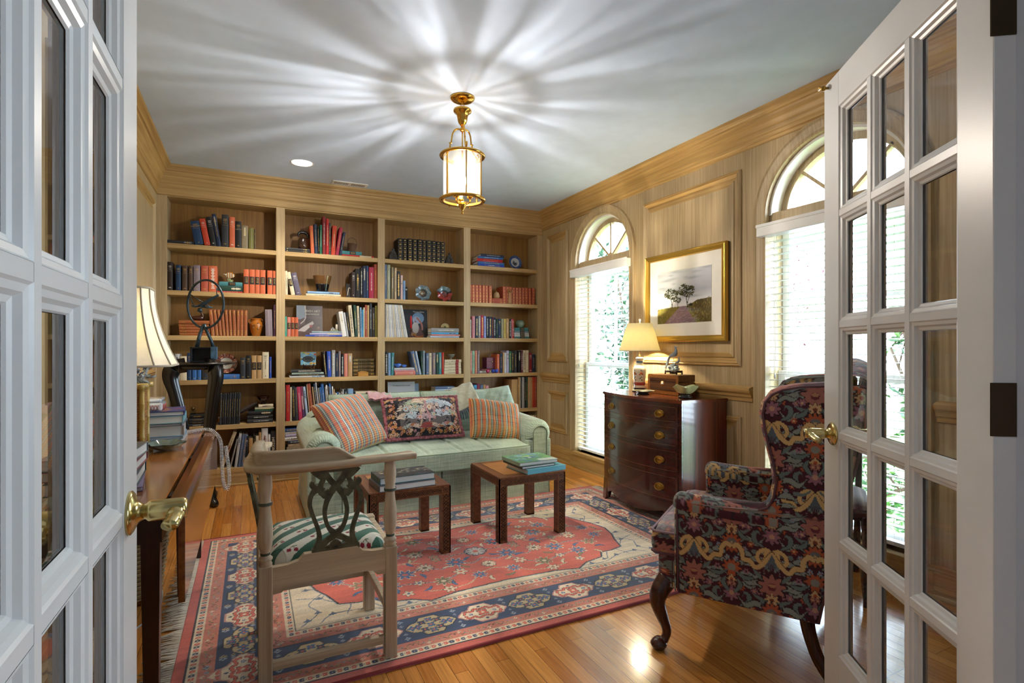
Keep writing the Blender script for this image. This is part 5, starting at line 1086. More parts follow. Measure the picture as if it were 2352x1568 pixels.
# ================================================================ CHEST-TOP LAMP
def shade_mat(name, col, em, es):
    if name in MC: return MC[name]
    m = bpy.data.materials.new(name); m.use_nodes = True; nt = m.node_tree; nt.nodes.clear(); L = nt.links.new
    o = nt.nodes.new('ShaderNodeOutputMaterial'); d = nt.nodes.new('ShaderNodeBsdfDiffuse'); t = nt.nodes.new('ShaderNodeBsdfTranslucent'); tc = nt.nodes.new('ShaderNodeTexCoord')
    n = nt.nodes.new('ShaderNodeTexNoise'); n.inputs['Scale'].default_value = 60; L(tc.outputs['Object'], n.inputs['Vector']); r = nt.nodes.new('ShaderNodeValToRGB'); c = srgb(col)
    r.color_ramp.elements[0].color = (*[x*.9 for x in c], 1); r.color_ramp.elements[1].color = (*c, 1); L(n.outputs['Fac'], r.inputs['Fac']); L(r.outputs['Color'], d.inputs[0]); L(r.outputs['Color'], t.inputs[0])
    mx = nt.nodes.new('ShaderNodeMixShader'); mx.inputs[0].default_value = .55; L(d.outputs[0], mx.inputs[1]); L(t.outputs[0], mx.inputs[2]); L(mx.outputs[0], o.inputs[0]); MC[name] = m; return m
def chest_lamp():
    x, y, z = 2.80, 3.365, .8668; B = (x, y, z); root = thing('table_lamp', 'lit porcelain jar lamp with white pleated shade on the mahogany chest', 'lamp', B)
    pc = mat('white_porcelain_painted', '#d5cfbb', .15, coat=.5); k = MB()
    st = mat('lamp_plinth_dark', '#1f1712', .3); k.lathe([(.058, .0), (.060, .006), (.050, .010), (.046, .022), (.052, .026), (.052, .030)], (x, y, z), st, 8); k.build('plinth', root, B)
    b = MB(); b.lathe([(.040, .030), (.043, .036), (.042, .042), (.039, .046), (.041, .060), (.047, .110), (.050, .160), (.049, .185), (.040, .205), (.026, .216), (.024, .240), (.027, .256), (.031, .262), (.031, .270), (.022, .276)], (x, y, z), pc, 36); b.build('porcelain_jar', root, B)
    d = MB(); rd = mat('iron_red_glaze', '#9c2f1e', .25); bl = mat('blue_glaze', '#41597e', .25); gl = mat('leaf_green_glaze', '#4d6a40', .25); og = mat('orange_glaze', '#c06a2c', .25)
    d.lathe([(.0415, .052), (.0445, .075), (.0445, .076)], (x, y, z), rd, 36, caps=False)
    for i in range(14):
        a = 2*PI*i/14; d.ball((x+.044*math.cos(a), y+.044*math.sin(a), z+.064), .0035, bl, 4)
    for a0 in (PI, PI*1.35, PI*.6, 0):
        for (da, zz, r_, m_) in ((0, .150, .010, og), (.22, .142, .007, rd), (-.2, .138, .007, og), (.08, .118, .006, gl), (-.12, .108, .006, gl), (.15, .095, .006, gl), (.0, .172, .005, bl)):
            a = a0+da; rr_ = np.interp(zz, [.06, .11, .16], [.041, .047, .050]); d.ball((x+rr_*math.cos(a), y+rr_*math.sin(a), z+zz), r_, m_, 5, 1, 1, 1.2) if 0 else d.lathe([(r_*.95, 0), (r_*.7, r_*.22), (.0005, r_*.3)], (0, 0, 0), m_, 8) or None
            n0 = len(d.v)-24; q = Matrix.Translation((x+rr_*math.cos(a), y+rr_*math.sin(a), z+zz)) @ Matrix.Rotation(a, 4, 'Z') @ Matrix.Rotation(PI/2, 4, 'Y')
            for i in range(n0, len(d.v)): d.v[i] = tuple(q @ Vector(d.v[i]))
    d.lathe([(.0245, .225), (.0250, .232), (.0255, .245)], (x, y, z), bl, 24, caps=False); d.build('painted_flowers', root, B)
    b = MB(); b.tube([(x, y, z+.27), (x, y, z+.56)], .004, brass, 8); b.ball((x, y, z+.287), .010, brass, 8); b.build('stem', root, B)
    sh = MB(); n = 180; zb, zt, rb, rt = 1.195, 1.412, .160, .094
    fl = lambda a, zz: 1+.012*abs(math.sin(a*45))
    sh.lathe([(rb, zb), (rb-.012, zb+.035), (rt+.030, zt-.09), (rt, zt), (rt-.002, zt), (rb-.002, zb)], (x, y, 0), shade_mat('pleated_silk_shade', '#fbf4d6', '#ffe9a8', 2), n, caps=False, flute=fl); sh.build('pleated_shade', root, B)
    b = MB(); b.tube([(x+rb*math.cos(t), y+rb*math.sin(t), zb) for t in [2*PI*i/60 for i in range(60)]], .003, mat('shade_trim_cream', '#e6dfc4', .8), 6, closed=True); b.build('shade_trim', root, B)
    b = MB(); b.lathe([(.004, 1.412), (.006, 1.420), (.003, 1.426), (.009, 1.434), (.009, 1.446), (.004, 1.450)], (x, y, 0), mat('finial_ivory', '#f2efe2', .3), 12); b.build('finial', root, B)
    b = MB(); b.ball((x, y, 1.30), .028, mat('warm_bulb', '#fff3d8', .3, emit='#ffe6a8', es=14), 8); b.build('bulb', root, B)
    lamp('table_lamp_bulb', 'POINT', (x, y, 1.30), 120, (1, .90, .62), .03)
chest_lamp()
# ================================================================ PICTURE
def picture():
    y0, y1, z0, z1 = 2.636, 3.474, 1.264, 1.960; X = XR-.03; B = (X, (y0+y1)/2, (z0+z1)/2); root = thing('framed_landscape', 'gold framed landscape of two trees and a lane, on the panelled wall', 'picture', B)
    gold = mat('gilt_frame', '#b8923e', .35, .85); b = MB(); prof = [(0, .0), (0, .022), (.006, .028), (.012, .024), (.018, .026), (.038, .018), (.042, .020), (.046, .010), (.046, 0)]
    R = lambda d: [(y0+d, z0+d), (y1-d, z0+d), (y1-d, z1-d), (y0+d, z1-d)]
    for s_ in range(4):
        vs = []
        for d, h in prof: r = R(d); a, c = r[s_], r[(s_+1) % 4]; vs += [(X-h, *a), (X-h, *c)]
        b.raw(vs, [(2*i, 2*i+1, 2*i+3, 2*i+2) for i in range(len(prof)-1)], gold)
    b.box(X, XR-.016, y0+.002, y1-.002, z0+.002, z1-.002, mat('frame_backing', '#3a2c1e', .8)); b.build('frame', root, B)
    b = MB(); b.box(X-.006, X, y0+.04, y1-.04, z0+.04, z1-.04, mat('ivory_mat_board', '#ece8dc', .8)); p0, p1, q0, q1 = 2.778, 3.337, 1.408, 1.814
    b.build('mat_board', root, B)
    b = MB(); e = mat('mat_bevel', '#f0eddf', .7)
    for (a, c, d, f) in ((p0-.012, p1+.012, q1+.006, q1+.012), (p0-.012, p1+.012, q0-.012, q0-.006), (p0-.012, p0-.006, q0-.012, q1+.012), (p1+.006, p1+.012, q0-.012, q1+.012)): b.box(X-.0068, X-.006, a, c, d, f, e)
    b.build('mat_line', root, B)
    A = Art(.559, .406, .0016, '#8f969c'); W_, H_ = .559, .406; rnd = random.Random(9)
    for j in range(A.H):
        t = j/A.H
        for k in range(1): c = np.array([np.interp(t, [0, .35, .45, .6, .8, 1], v) for v in ([.75, .80, .68, .42, .52, .60], [.75, .78, .68, .43, .53, .61], [.76, .77, .70, .47, .56, .63])]); A.a[j] = c
    for k in range(40):
        x, y = rnd.uniform(-.05, W_), rnd.uniform(.16, .40); A_ = rnd.uniform(.04, .16); c = rnd.choice(['#8c939c', '#b3b8bb', '#9a9fa6', '#c2c3c0', '#7f8690']); w = A._win(x-A_, x+A_, y-.012, y+.012)
        if w[0] < w[1] and w[2] < w[3]:
            XX, YY = A._xy(w); g = np.exp(-((XX-x)/(A_*.5))**2-((YY-y)/.008)**2)[..., None]*.6; A.a[w[2]:w[3], w[0]:w[1]] = A.a[w[2]:w[3], w[0]:w[1]]*(1-g)+np.array(srgb(c))*g
    # ground: left verge, right verge, lane (image x runs left to right)
    A.poly([(0, 0), (0, .115), (.10, .122), (.24, .128), (.26, .125), (.09, 0)], '#7e7434'); A.poly([(.31, .128), (.33, .125), (.42, .165), (W_, .175), (W_, 0), (.40, 0)], '#5d4f26')
    A.poly([(.252, .127), (.268, .128), (.305, .128), (.42, 0), (.075, 0)], '#8b7076'); A.poly([(.305, .128), (.325, .12), (.46, 0), (.41, 0)], '#74752c')
    for k in range(420):
        x = rnd.uniform(0, W_); top = np.interp(x, [0, .24, .31, .42, W_], [.11, .122, .122, .16, .172]); y = rnd.uniform(0, top); inl = abs(x-.28) < .03+.16*(1-y/.125) if y < .125 else False
        if inl: A.line([(x, y), (x+.02, y+.004)], .0015, rnd.choice(['#9a8288', '#7b636c', '#a08c80']), 1)
        else: A.line([(x, y), (x+rnd.uniform(-.004, .004), y+.014)], .0014, rnd.choice(['#8b8038', '#9c7a3c', '#5e6a28', '#4a3c1e', '#a58a4c']), 1)
    def tree(x, y, s, sd):
        r2 = random.Random(sd); A.line([(x, y), (x-.004*s, y+.03*s), (x-.012*s, y+.07*s)], lambda t: .0042*s*(1-.5*t), '#2e2a1c'); A.line([(x, y+.02*s), (x+.012*s, y+.05*s), (x+.035*s, y+.09*s)], .0022*s, '#2e2a1c')
        for k in range(230):
            a, q = r2.random()*2*PI, math.sqrt(r2.random()); X_, Y_ = x+q*.075*s*math.cos(a)-.010*s, y+.105*s+q*.042*s*math.sin(a)+.006*s*math.cos(3*a); A.line([(X_-.004*s, Y_), (X_+.005*s, Y_+.0012)], r2.uniform(.0016, .0032)*s, r2.choice(['#2c3018', '#3a3d20', '#23260f', '#4a4a2a']), 1)
    tree(.165, .122, 1.0, 1); tree(.325, .122, 1.15, 2); tree(.225, .122, .55, 3); A.disc(.36, .135, .018, '#2c2f18', .010)
    nu, nv = 230, 168; U, V = np.meshgrid(np.linspace(0, 1, nu), np.linspace(0, 1, nv)); P_ = np.stack([np.full_like(U, X-.0085), p1-U*(p1-p0), q0+V*(q1-q0)], -1)
    b = MB(); b.box(X-.0083, X-.006, p0, p1, q0, q1, mat('picture_paper', '#cfc8b8', .7)); b.build('paper_sheet', root, B)
    cloth('landscape_print', P_, A.sample(U*W_, V*H_), colattr('printed_paper', .6, 0, .02), root, B)
    MB().box(X-.0115, X-.0098, y0+.044, y1-.044, z0+.044, z1-.044, glass).build('glazing', root, B)
picture()
# ================================================================ BOOKS
YS = 5.304
RN = random.Random(11)
BAY = ['leftmost bay', 'second bay', 'third bay', 'rightmost bay']; SHN = ['top shelf', 'second shelf', 'third shelf', 'fourth shelf', 'fifth shelf', 'bottom shelf']
ORD = ['first', 'second', 'third', 'fourth', 'fifth', 'sixth', 'seventh', 'eighth', 'ninth', 'tenth', 'eleventh', 'twelfth', 'thirteenth', 'fourteenth', 'fifteenth', 'sixteenth', 'seventeenth', 'eighteenth', 'nineteenth', 'twentieth', 'twenty-first', 'twenty-second', 'twenty-third', 'twenty-fourth', 'twenty-fifth', 'twenty-sixth', 'twenty-seventh', 'twenty-eighth', 'twenty-ninth', 'thirtieth', 'thirty-first', 'thirty-second', 'thirty-third']
CC = {'navy': '#1c2b47', 'dark blue': '#17365a', 'blue': '#2d5f9c', 'royal blue': '#2348a8', 'light blue': '#7d9fc4', 'sky blue': '#4a9fd0', 'pale blue': '#a9bcd4', 'slate blue': '#566a8c', 'periwinkle': '#8795c6', 'grey blue': '#8095a5', 'black': '#121214', 'charcoal': '#2a2c31', 'dark grey': '#3a3b3f', 'grey': '#8b8a88', 'pale grey': '#b9bbbd', 'white': '#d9d8d4', 'cream': '#cfc2a4', 'beige': '#bda98a', 'tan': '#b08b5c', 'taupe': '#85785f', 'mauve grey': '#7d7078', 'brown': '#4a3528', 'dark brown': '#2c1f1a', 'leather brown': '#96522a', 'orange': '#c2603a', 'red orange': '#b8391f', 'orange red': '#b93e24', 'salmon': '#c5786a', 'brick red': '#a94f3a', 'rust': '#97452c', 'red': '#b02222', 'dark red': '#7c1d20', 'crimson': '#9e1f3e', 'wine': '#5c2234', 'raspberry': '#b8385a', 'pink': '#cf8f95', 'pale pink': '#cfb0ac', 'green': '#1f6a4f', 'dark green': '#1c3f33', 'teal': '#3f7f86', 'teal green': '#3f9682', 'mint': '#8fb59c', 'sage': '#93967c', 'olive': '#6b6a2a', 'olive brown': '#4f4328', 'yellow': '#c4ad5c', 'purple': '#3e1d33', 'lilac': '#a9a3c0', 'terracotta': '#a8503a', 'turquoise': '#5fa9bd', 'slate purple': '#5a5468', 'pale green': '#9fb5a8', 'plum': '#7a2c4c'}
GILT = mat('gilt_tooling', '#c9a55a', .35, .8); SILV = mat('pale_lettering', '#d6d3c8', .6); DARKL = mat('dark_lettering', '#26211e', .7)
def cmat(c): return mat('book_cloth_'+c.replace(' ', '_'), CC[c], .55, spec=.4, bump=.15, bs=600, var=.08, vs=14)
def book_mesh(w, h, d, c, style, seed, origin=0.):
    """spine faces -y, x in [origin, origin+w]"""
    r = random.Random(seed); m = cmat(c); b = MB(); t = min(.0028, w*.16); x0 = origin; x1 = origin+w; rd = min(.004, w*.18)
    b.prism([(x0, rd), (x0+w*.2, .0012), (x0+w*.5, 0), (x0+w*.8, .0012), (x1, rd), (x1, rd+.004), (x0, rd+.004)], 0, h, m, 'Z')
    b.box(x0, x0+t, rd+.002, d, 0, h, m); b.box(x1-t, x1, rd+.002, d, 0, h, m); b.box(x0+t, x1-t, rd+.004, d-.004, .003, h-.004, paper)
    def strip(z0, z1, mm, f=.9, dy=.0005): b.box(x0+w*(1-f)/2, x1-w*(1-f)/2, rd-.0016*0-dy-.0003, rd+.001, z0, z1, mm) if 0 else b.prism([(x0+w*(.5-f/2), (rd if f > .9 else .0014)-dy), (x0+w*.5, -dy), (x0+w*(.5+f/2), (rd if f > .9 else .0014)-dy), (x0+w*.5, .001)], z0, z1, mm, 'Z')
    dark = sum(srgb(CC[c])) < .75; lm = (GILT if r.random() < .6 else SILV) if dark else (DARKL if sum(srgb(CC[c])) > 1. else (SILV if r.random() < .6 else GILT))
    def words(za, zb, n, f=.55):      # little tooled dashes standing for unreadable titling
        z = za
        while z < zb: q = r.uniform(.002, .006); strip(z, min(zb, z+q), lm, f*r.uniform(.5, 1)); z += q+.0022
    def lines(zs, f=.62):
        for z in zs: strip(z, z+.0024, lm, f*r.uniform(.7, 1))
    if style == 0: words(h*.25, h*.82, 8, .35)
    elif style == 1: lines([h*.86, h*.83, h*.80, h*.74]); strip(h*.68, h*.684, lm, .8); words(h*.08, h*.11, 2, .5)
    elif style == 2:        # dark title label
        strip(h*.38, h*.70, mat('spine_label_black', '#151214', .5), .86, .0006)
        for z in (.63, .57, .51, .46): strip(h*z, h*z+.003, GILT, .5, .0012)
    elif style == 3:        # raised bands, gilt panels
        for z in (.1, .28, .46, .64, .82): strip(h*z, h*z+.0035, m, .98, .0014); strip(h*z-.002, h*z-.001, GILT, .9)
        for z in (.05, .19, .55, .73, .92): strip(h*z-.004, h*z+.004, GILT, .35); strip(h*z-.001, h*z+.001, GILT, .6)
        for z in (.34, .37, .40): strip(h*z, h*z+.002, GILT, .6)
    elif style == 4: words(h*.12, h*.9, 8, .5)
    elif style == 5:        # pale label block
        strip(h*.55, h*.92, mat('spine_label_cream', '#cbbf9f', .6), .92, .0006); words(h*.62, h*.86, 3, .5)
    elif style == 6:        # leather with dense gilt in ends
        for z in (.22, .40, .60, .80): strip(h*z, h*z+.003, m, .98, .0014); strip(h*z-.0015, h*z-.0008, GILT, .9)
        for z in np.arange(.03, .2, .028): strip(h*z, h*z+.0022, GILT, .3+.4*r.random())
        for z in np.arange(.83, .97, .028): strip(h*z, h*z+.0022, GILT, .3+.4*r.random())
    elif style == 7:
        k = 0; 
        for z in np.arange(.04, .96, .045): strip(h*z, h*z+h*.022, mat('stripe_pale', '#a89b98', .7), .98, .0003)
    elif style == 8: strip(h*.0, h*.32, mat('jacket_block_blue', '#1f4b8c', .4), .98, .0004); strip(h*.32, h*.72, SILV, .98, .0004)
    elif style == 9: strip(h*.62, h*.92, mat('jacket_block_pale_blue', '#8fa6bd', .5), .94, .0005); words(h*.66, h*.88, 3, .6)
    return b
def place_book(b, name, loc, rot, label, group, cat='book'):
    o = b.build(name); o.location = loc; o.rotation_euler = rot; return tag(o, label, cat, group)
def spine_text(o, s, w, h, m, x0, z=.5, size=None, horiz=False):
    if horiz: return text(s, size or w*.5, (x0+w/2, -.0012, h*z), (PI/2, 0, 0), m, o, 'spine_title')
    return text(s, size or w*.55, (x0+w/2, -.0012, h*z), (PI/2, PI/2, 0), m, o, 'spine_title')
ST = {}
def row(bay, sh, ox, oy, sc, items, base_y=None, ys=YS, dep=None):
    zb = SH[sh]+.0006; grp = 'books standing on the %s of the %s' % (SHN[sh], BAY[bay]); last = None
    for it in items:
        xa, xb, yt, dx, c, st = it[:6]; title = it[6] if len(it) > 6 else None
        pa = PX(ox+xa/sc, oy, Y=ys).x; pb = PX(ox+xb/sc, oy, Y=ys).x; top = PX(ox+(xa+xb)/2/sc+dx/sc, oy+yt/sc, Y=ys); h = top.z-zb; pa = max(pa, UP[bay][1]+.0012+max(0, -((top.x-(pa+pb)/2)))*(pa+(top.x-(pa+pb)/2) < UP[bay][1])); pb = min(pb, UP[bay+1][0]-.0012); w = pb-pa
        lean = top.x-(pa+pb)/2; th = math.atan2(lean, h); w = (w-.0012)*math.cos(th); h2 = h/math.cos(th)-(w*abs(math.sin(th)) if abs(th) > .02 else 0)*.5
        if abs(th) < .02: th = 0; h2 = h
        w = max(w, .005); d = (dep or RN.uniform(.145, .185)); key = (bay, sh); ST[key] = ST.get(key, 0)+1
        org = 0. if th <= 0 else -w; b = book_mesh(w, h2, min(d, .205), c, st, int(xa*7+xb+bay*31), org)
        nm = {6: 'leather_volume', 3: 'leather_volume'}.get(st, 'book')
        o = place_book(b, nm, ((pa if th <= 0 else pb-.0012), ys, zb), (0, th, 0), '%s book, %s from left standing on the %s of the %s' % (c, ORD[ST[key]-1], SHN[sh], BAY[bay]), grp)
        if title: spine_text(o, title[0], w, h2, {'g': GILT, 's': SILV, 'd': DARKL, 'r': cmat('dark red')}[title[1]], org, title[2] if len(title) > 2 else .5, title[3] if len(title) > 3 else None, title[4] if len(title) > 4 else False)
def stack(bay, sh, ox, oy, sc, items, where, z0=None, ys=YS, dep=.16, nm='book'):
    """items listed top to bottom: x0,x1,ytop,ybot,colour,style[,title]"""
    z = SH[sh]+.0006 if z0 is None else z0; n = len(items)
    for i, it in enumerate(items[::-1]):
        xa, xb, y0_, y1_, c, st = it[:6]; pa = PX(ox+xa/sc, oy, Y=ys).x; pb = PX(ox+xb/sc, oy, Y=ys).x
        t = (PX(ox+xa/sc, oy+y0_/sc, Y=ys).z-PX(ox+xa/sc, oy+y1_/sc, Y=ys).z)-.0005; k = n-i; L_ = pb-pa
        pos = 'topmost' if k == 1 else ('lowest' if k == n else '%s from the top' % ORD[k-1])
        if n == 1: pos = 'lying flat'
        b = book_mesh(t, L_, dep*(.92+.08*((i*37) % 5)/5), c, st, int(xa+y0_*3)); b.v = [(p[2], p[1], p[0]) for p in b.v]
        o = place_book(b, 'book', (pa, ys+((i*13) % 4)*.002, z), (0, 0, 0), '%s book, %s %s' % (c, pos, where), 'books lying flat in the bookcase')
        if len(it) > 6: tt = it[6]; text(tt[0], tt[2] if len(tt) > 2 else t*.6, (L_/2, -.0012, t/2), (PI/2, 0, 0), {'g': GILT, 's': SILV, 'd': DARKL}[tt[1]], o, 'spine_title')
        z += t+.0006
    return z
a = (380, 470, 9.046)
stack(0, 0, *a, [(40, 590, 730, 800, 'charcoal', 9)], 'at the left end of the top shelf')
row(0, 0, *a, [(612, 800, 335, -105, 'dark blue', 1, ('GREAT POEMS', 'g', .78, .012, True)), (815, 940, 290, -115, 'orange red', 1), (950, 1068, 250, -112, 'black', 1), (1075, 1165, 190, -118, 'navy', 9, ('THE PIONEER SPIRIT', 'g', .5, .013)), (1168, 1315, 205, -8, 'charcoal', 1), (1330, 1445, 255, 0, 'orange', 1), (1450, 1580, 345, 0, 'black', 1, ('The Spell of the Sea', 's', .7, .006, True)), (1585, 1715, 435, 0, 'taupe', 5), (1730, 1835, 480, 0, 'olive', 7), (1838, 1880, 510, 0, 'olive brown', 0)])
a = (380, 590, 9.046)
row(0, 1, *a, [(30, 150, 100, 0, 'dark brown', 1), (213, 320, 165, 0, 'dark blue', 1), (345, 460, 175, 0, 'brown', 1), (478, 570, 180, 0, 'brown', 1), (585, 722, 170, 0, 'mauve grey', 1), (740, 888, 180, 0, 'brick red', 1), (897, 1075, 185, 0, 'orange', 4)])
zf = stack(0, 1, *a, [(1115, 1600, 490, 575, 'teal', 2), (1075, 1605, 578, 690, 'dark green', 5), (1070, 1605, 695, 722, 'red', 0)], 'in the pile under the fish ornament')
row(0, 1, *a, [(1625, 1735, 255, 0, 'orange', 2), (1745, 1858, 260, 0, 'orange', 2), (1863, 1960, 265, 0, 'orange', 2), (1968, 2080, 272, 0, 'orange', 2), (2118, 2225, 280, 0, 'orange', 2), (2232, 2302, 288, 0, 'orange', 2)])
a = (380, 690, 9.046)
zd = stack(0, 2, *a, [(275, 915, 390, 465, 'leather brown', 6), (270, 900, 468, 528, 'leather brown', 6), (280, 920, 532, 598, 'leather brown', 6), (285, 925, 602, 665, 'leather brown', 6), (292, 930, 670, 722, 'leather brown', 6)], 'of five leather volumes under the carved duck')
row(0, 2, *a, [(950, 1030, 185, -55, 'leather brown', 6), (1040, 1110, 185, -58, 'leather brown', 6), (1118, 1183, 188, -52, 'leather brown', 6), (1190, 1255, 190, -48, 'leather brown', 6), (1262, 1325, 192, -36, 'leather brown', 6), (1333, 1395, 194, -28, 'leather brown', 6), (1402, 1475, 195, -18, 'leather brown', 6), (1480, 1545, 196, -12, 'leather brown', 6), (1550, 1622, 198, -8, 'leather brown', 6), (1630, 1705, 200, 0, 'leather brown', 6), (2085, 2232, 185, -18, 'mauve grey', 7), (2240, 2302, 90, 0, 'purple', 0)])
a = (380, 790, 9.046)
row(0, 3, *a, [(40, 155, 200, 0, 'beige', 1), (200, 292, 205, 0, 'pale grey', 4), (300, 445, 250, 0, 'cream', 5), (450, 540, 180, 0, 'dark blue', 1), (556, 650, 330, 0, 'blue', 1), (660, 745, 330, 0, 'blue', 1), (755, 885, 340, 0, 'charcoal', 1)])
zp = stack(0, 3, *a, [(900, 1545, 610, 712, 'blue', 1)], 'under the patterned plate in the leftmost bay')
row(0, 3, *a, [(1555, 1665, 280, 0, 'charcoal', 1), (1672, 1778, 235, 0, 'black', 1), (1790, 1895, 235, 0, 'tan', 2), (1903, 2005, 235, 0, 'tan', 2), (2015, 2150, 165, 0, 'cream', 1, ('Impressionism', 'd', .5, .013)), (2160, 2207, 265, 0, 'royal blue', 0)])
a = (380, 880, 9.046)
zi = stack(0, 4, *a, [(495, 810, 545, 625, 'black', 0), (490, 800, 628, 690, 'charcoal', 0), (495, 805, 693, 745, 'black', 0), (490, 790, 747, 795, 'charcoal', 0)], 'of dark notebooks under the glass inkwell')
row(0, 4, *a, [(1120+i*48, 1165+i*48, 225-i*3, 20, 'black' if i % 2 else 'charcoal', 0) for i in range(9)])
zg = stack(0, 4, *a, [(1935, 2240, 310, 372, 'cream', 0, ('ARTISTS', 'd')), (1860, 2250, 380, 412, 'sage', 0), (1855, 2240, 415, 450, 'green', 0), (1720, 2220, 460, 548, 'black', 5), (1700, 2235, 552, 630, 'black', 0), (1700, 2235, 633, 712, 'charcoal', 0)], 'at the right end of the fifth shelf')
a = (490, 970, 14.256)
row(0, 5, *a, [(200, 325, 305, 455, 'beige', 0, ('MONET', 'r', .45, .032)), (525, 582, 545, 235, 'grey', 0), (680, 775, 360, 165, 'pale grey', 9), (795, 885, 390, 150, 'slate blue', 0), (900, 1010, 400, 130, 'slate blue', 4), (1020, 1130, 445, 30, 'black', 1), (1165, 1300, 515, 0, 'tan', 0), (1310, 1380, 430, 0, 'black', 4), (1388, 1488, 440, 0, 'cream', 0), (1490, 1572, 320, 0, 'tan', 0), (1580, 1790, 190, 0, 'white', 0, ('NEW YORK', 'r', .55, .03)), (1795, 1870, 390, 0, 'white', 0), (1878, 2040, 310, 0, 'charcoal', 0, ('HISTORY', 's', .6, .035))], dep=.2)
a = (650, 490, 10.69)
zj = stack(1, 0, *a, [(52, 665, 845, 905, 'charcoal', 1), (50, 670, 908, 955, 'black', 1)], 'under the lidded jug on the top shelf')
row(1, 0, *a, [(690, 775, 300, -35, 'orange', 0), (785, 860, 265, -30, 'navy', 0), (868, 905, 320, -20, 'black', 4), (910, 960, 280, -14, 'green', 0), (972, 1052, 75, 5, 'dark red', 0), (1060, 1130, 130, 5, 'red', 0, ('ENCYCLOPEDIA OF ART', 'g', .5, .009)), (1133, 1175, 235, 0, 'dark grey', 4), (1180, 1285, 300, 40, 'red orange', 0, ('JOURNEY INTO CHINA', 's', .5, .011)), (1288, 1370, 345, 105, 'crimson', 0), (1378, 1440, 460, 105, 'navy', 0)])
zk = stack(1, 0, *a, [(1452, 1935, 930, 1020, 'teal', 2), (1450, 2235, 1023, 1062, 'red', 5)], 'under the small wire-handled basket')
a = (650, 590, 10.69)
row(1, 1, *a, [(42, 122, 340, -6, 'cream', 0), (205, 305, 370, -122, 'cream', 2), (322, 455, 385, -125, 'slate purple', 1)])
zc = stack(1, 1, *a, [(600, 1390, 840, 900, 'light blue', 9), (565, 1420, 903, 960, 'cream', 0)], 'under the two-tone pottery cup')
row(1, 1, *a, [(1690, 1777, 370, 0, 'dark brown', 1), (1785, 1890, 290, 0, 'black', 0, ('IRISH', 'g', .6, .022)), (1900, 1960, 270, 0, 'black', 4), (1968, 2037, 220, 0, 'navy', 5), (2045, 2100, 215, 0, 'dark blue', 0), (2113, 2233, 250, 0, 'crimson', 0), (2240, 2318, 180, 0, 'rust', 0)])
a = (650, 680, 10.69)
row(1, 2, *a, [(47, 98, 500, 0, 'teal green', 0), (105, 192, 512, 0, 'salmon', 2), (200, 286, 515, 0, 'orange', 2), (292, 378, 520, 0, 'orange', 2)])
zl = stack(1, 2, *a, [(710, 1455, 845, 890, 'grey blue', 0), (655, 1450, 895, 938, 'lilac', 5), (550, 1450, 940, 985, 'royal blue', 0, ('IRISH ART & DESIGN', 's'))], 'under the lighthouse ornament'); zl0 = zl
row(1, 2, *a, [(1462, 1570, 375, -98, 'white', 5), (1575, 1617, 400, -90, 'pale grey', 0), (1620, 1672, 395, -85, 'black', 0), (1678, 1760, 220, -75, 'cream', 4), (1770, 1835, 215, -42, 'dark green', 0, ('POINT IN BLOOM', 's', .45, .010)), (1842, 1892, 240, -25, 'cream', 4), (1908, 1945, 275, -15, 'light blue', 4), (1948, 1977, 330, -8, 'sky blue', 0), (1980, 2010, 275, 0, 'cream', 0), (2015, 2065, 215, 0, 'rust', 0), (2070, 2118, 220, 0, 'tan', 0), (2125, 2190, 175, 0, 'charcoal', 0), (2196, 2256, 280, 0, 'dark brown', 0, ('AMERICAN VANGUARD', 'g', .45, .010)), (2264, 2315, 235, 0, 'olive', 0)])
a = (650, 790, 10.69)
zt = stack(1, 3, *a, [(205, 940, 612, 688, 'charcoal', 0, ('DUNCAN PHILLIPS', 's')), (222, 1000, 691, 730, 'pale green', 4), (185, 1020, 733, 772, 'black', 0), (165, 1020, 774, 815, 'pale grey', 9)], 'under the fish tile on its stand')
row(1, 3, *a, [(1032, 1088, 190, -62, 'black', 4), (1100, 1190, 175, -18, 'royal blue', 0, ('SCOURGE', 's', .5, .017)), (1200, 1286, 150, -4, 'grey', 4), (1295, 1357, 235, 0, 'navy', 0), (1370, 1420, 175, 0, 'mauve grey', 0), (1430, 1495, 260, 0, 'black', 4), (1503, 1590, 235, 0, 'salmon', 0), (1600, 1705, 230, 0, 'tan', 9)])
stack(1, 3, *a, [(1722, 2245, 325, 405, 'olive brown', 6), (1725, 2250, 410, 495, 'olive brown', 6), (1722, 2250, 500, 590, 'olive brown', 6), (1720, 2245, 595, 685, 'olive brown', 6), (1720, 2250, 690, 770, 'olive brown', 6)], 'of the olive set behind the small wooden box', ys=5.36, dep=.14)
a = (645, 870, 8.713)
row(1, 4, *a, [(76, 100, 195, 0, 'black', 4), (105, 182, 120, 0, 'red', 0, ('TABLE READ ATLAS OF ARTISTS', 'g', .5, .009)), (186, 222, 165, 0, 'cream', 0), (232, 302, 145, -20, 'black', 4), (306, 350, 170, -30, 'dark grey', 0), (362, 440, 160, -45, 'raspberry', 0), (448, 495, 150, -62, 'plum', 8), (510, 560, 155, -68, 'pale blue', 9), (580, 600, 110, -70, 'beige', 0), (605, 680, 95, -88, 'rust', 0), (690, 718, 160, -70, 'tan', 0), (722, 768, 95, -80, 'navy', 4), (772, 800, 70, -85, 'pale grey', 0), (804, 832, 180, -62, 'grey', 0), (836, 868, 165, -62, 'blue', 0), (872, 925, 100, -72, 'blue', 0), (928, 950, 160, -50, 'grey', 0), (954, 985, 125, -56, 'white', 4), (988, 1014, 150, -50, 'brown', 0), (1018, 1056, 90, -60, 'blue', 4), (1060, 1086, 150, -40, 'white', 4), (1090, 1116, 205, -35, 'tan', 0)])
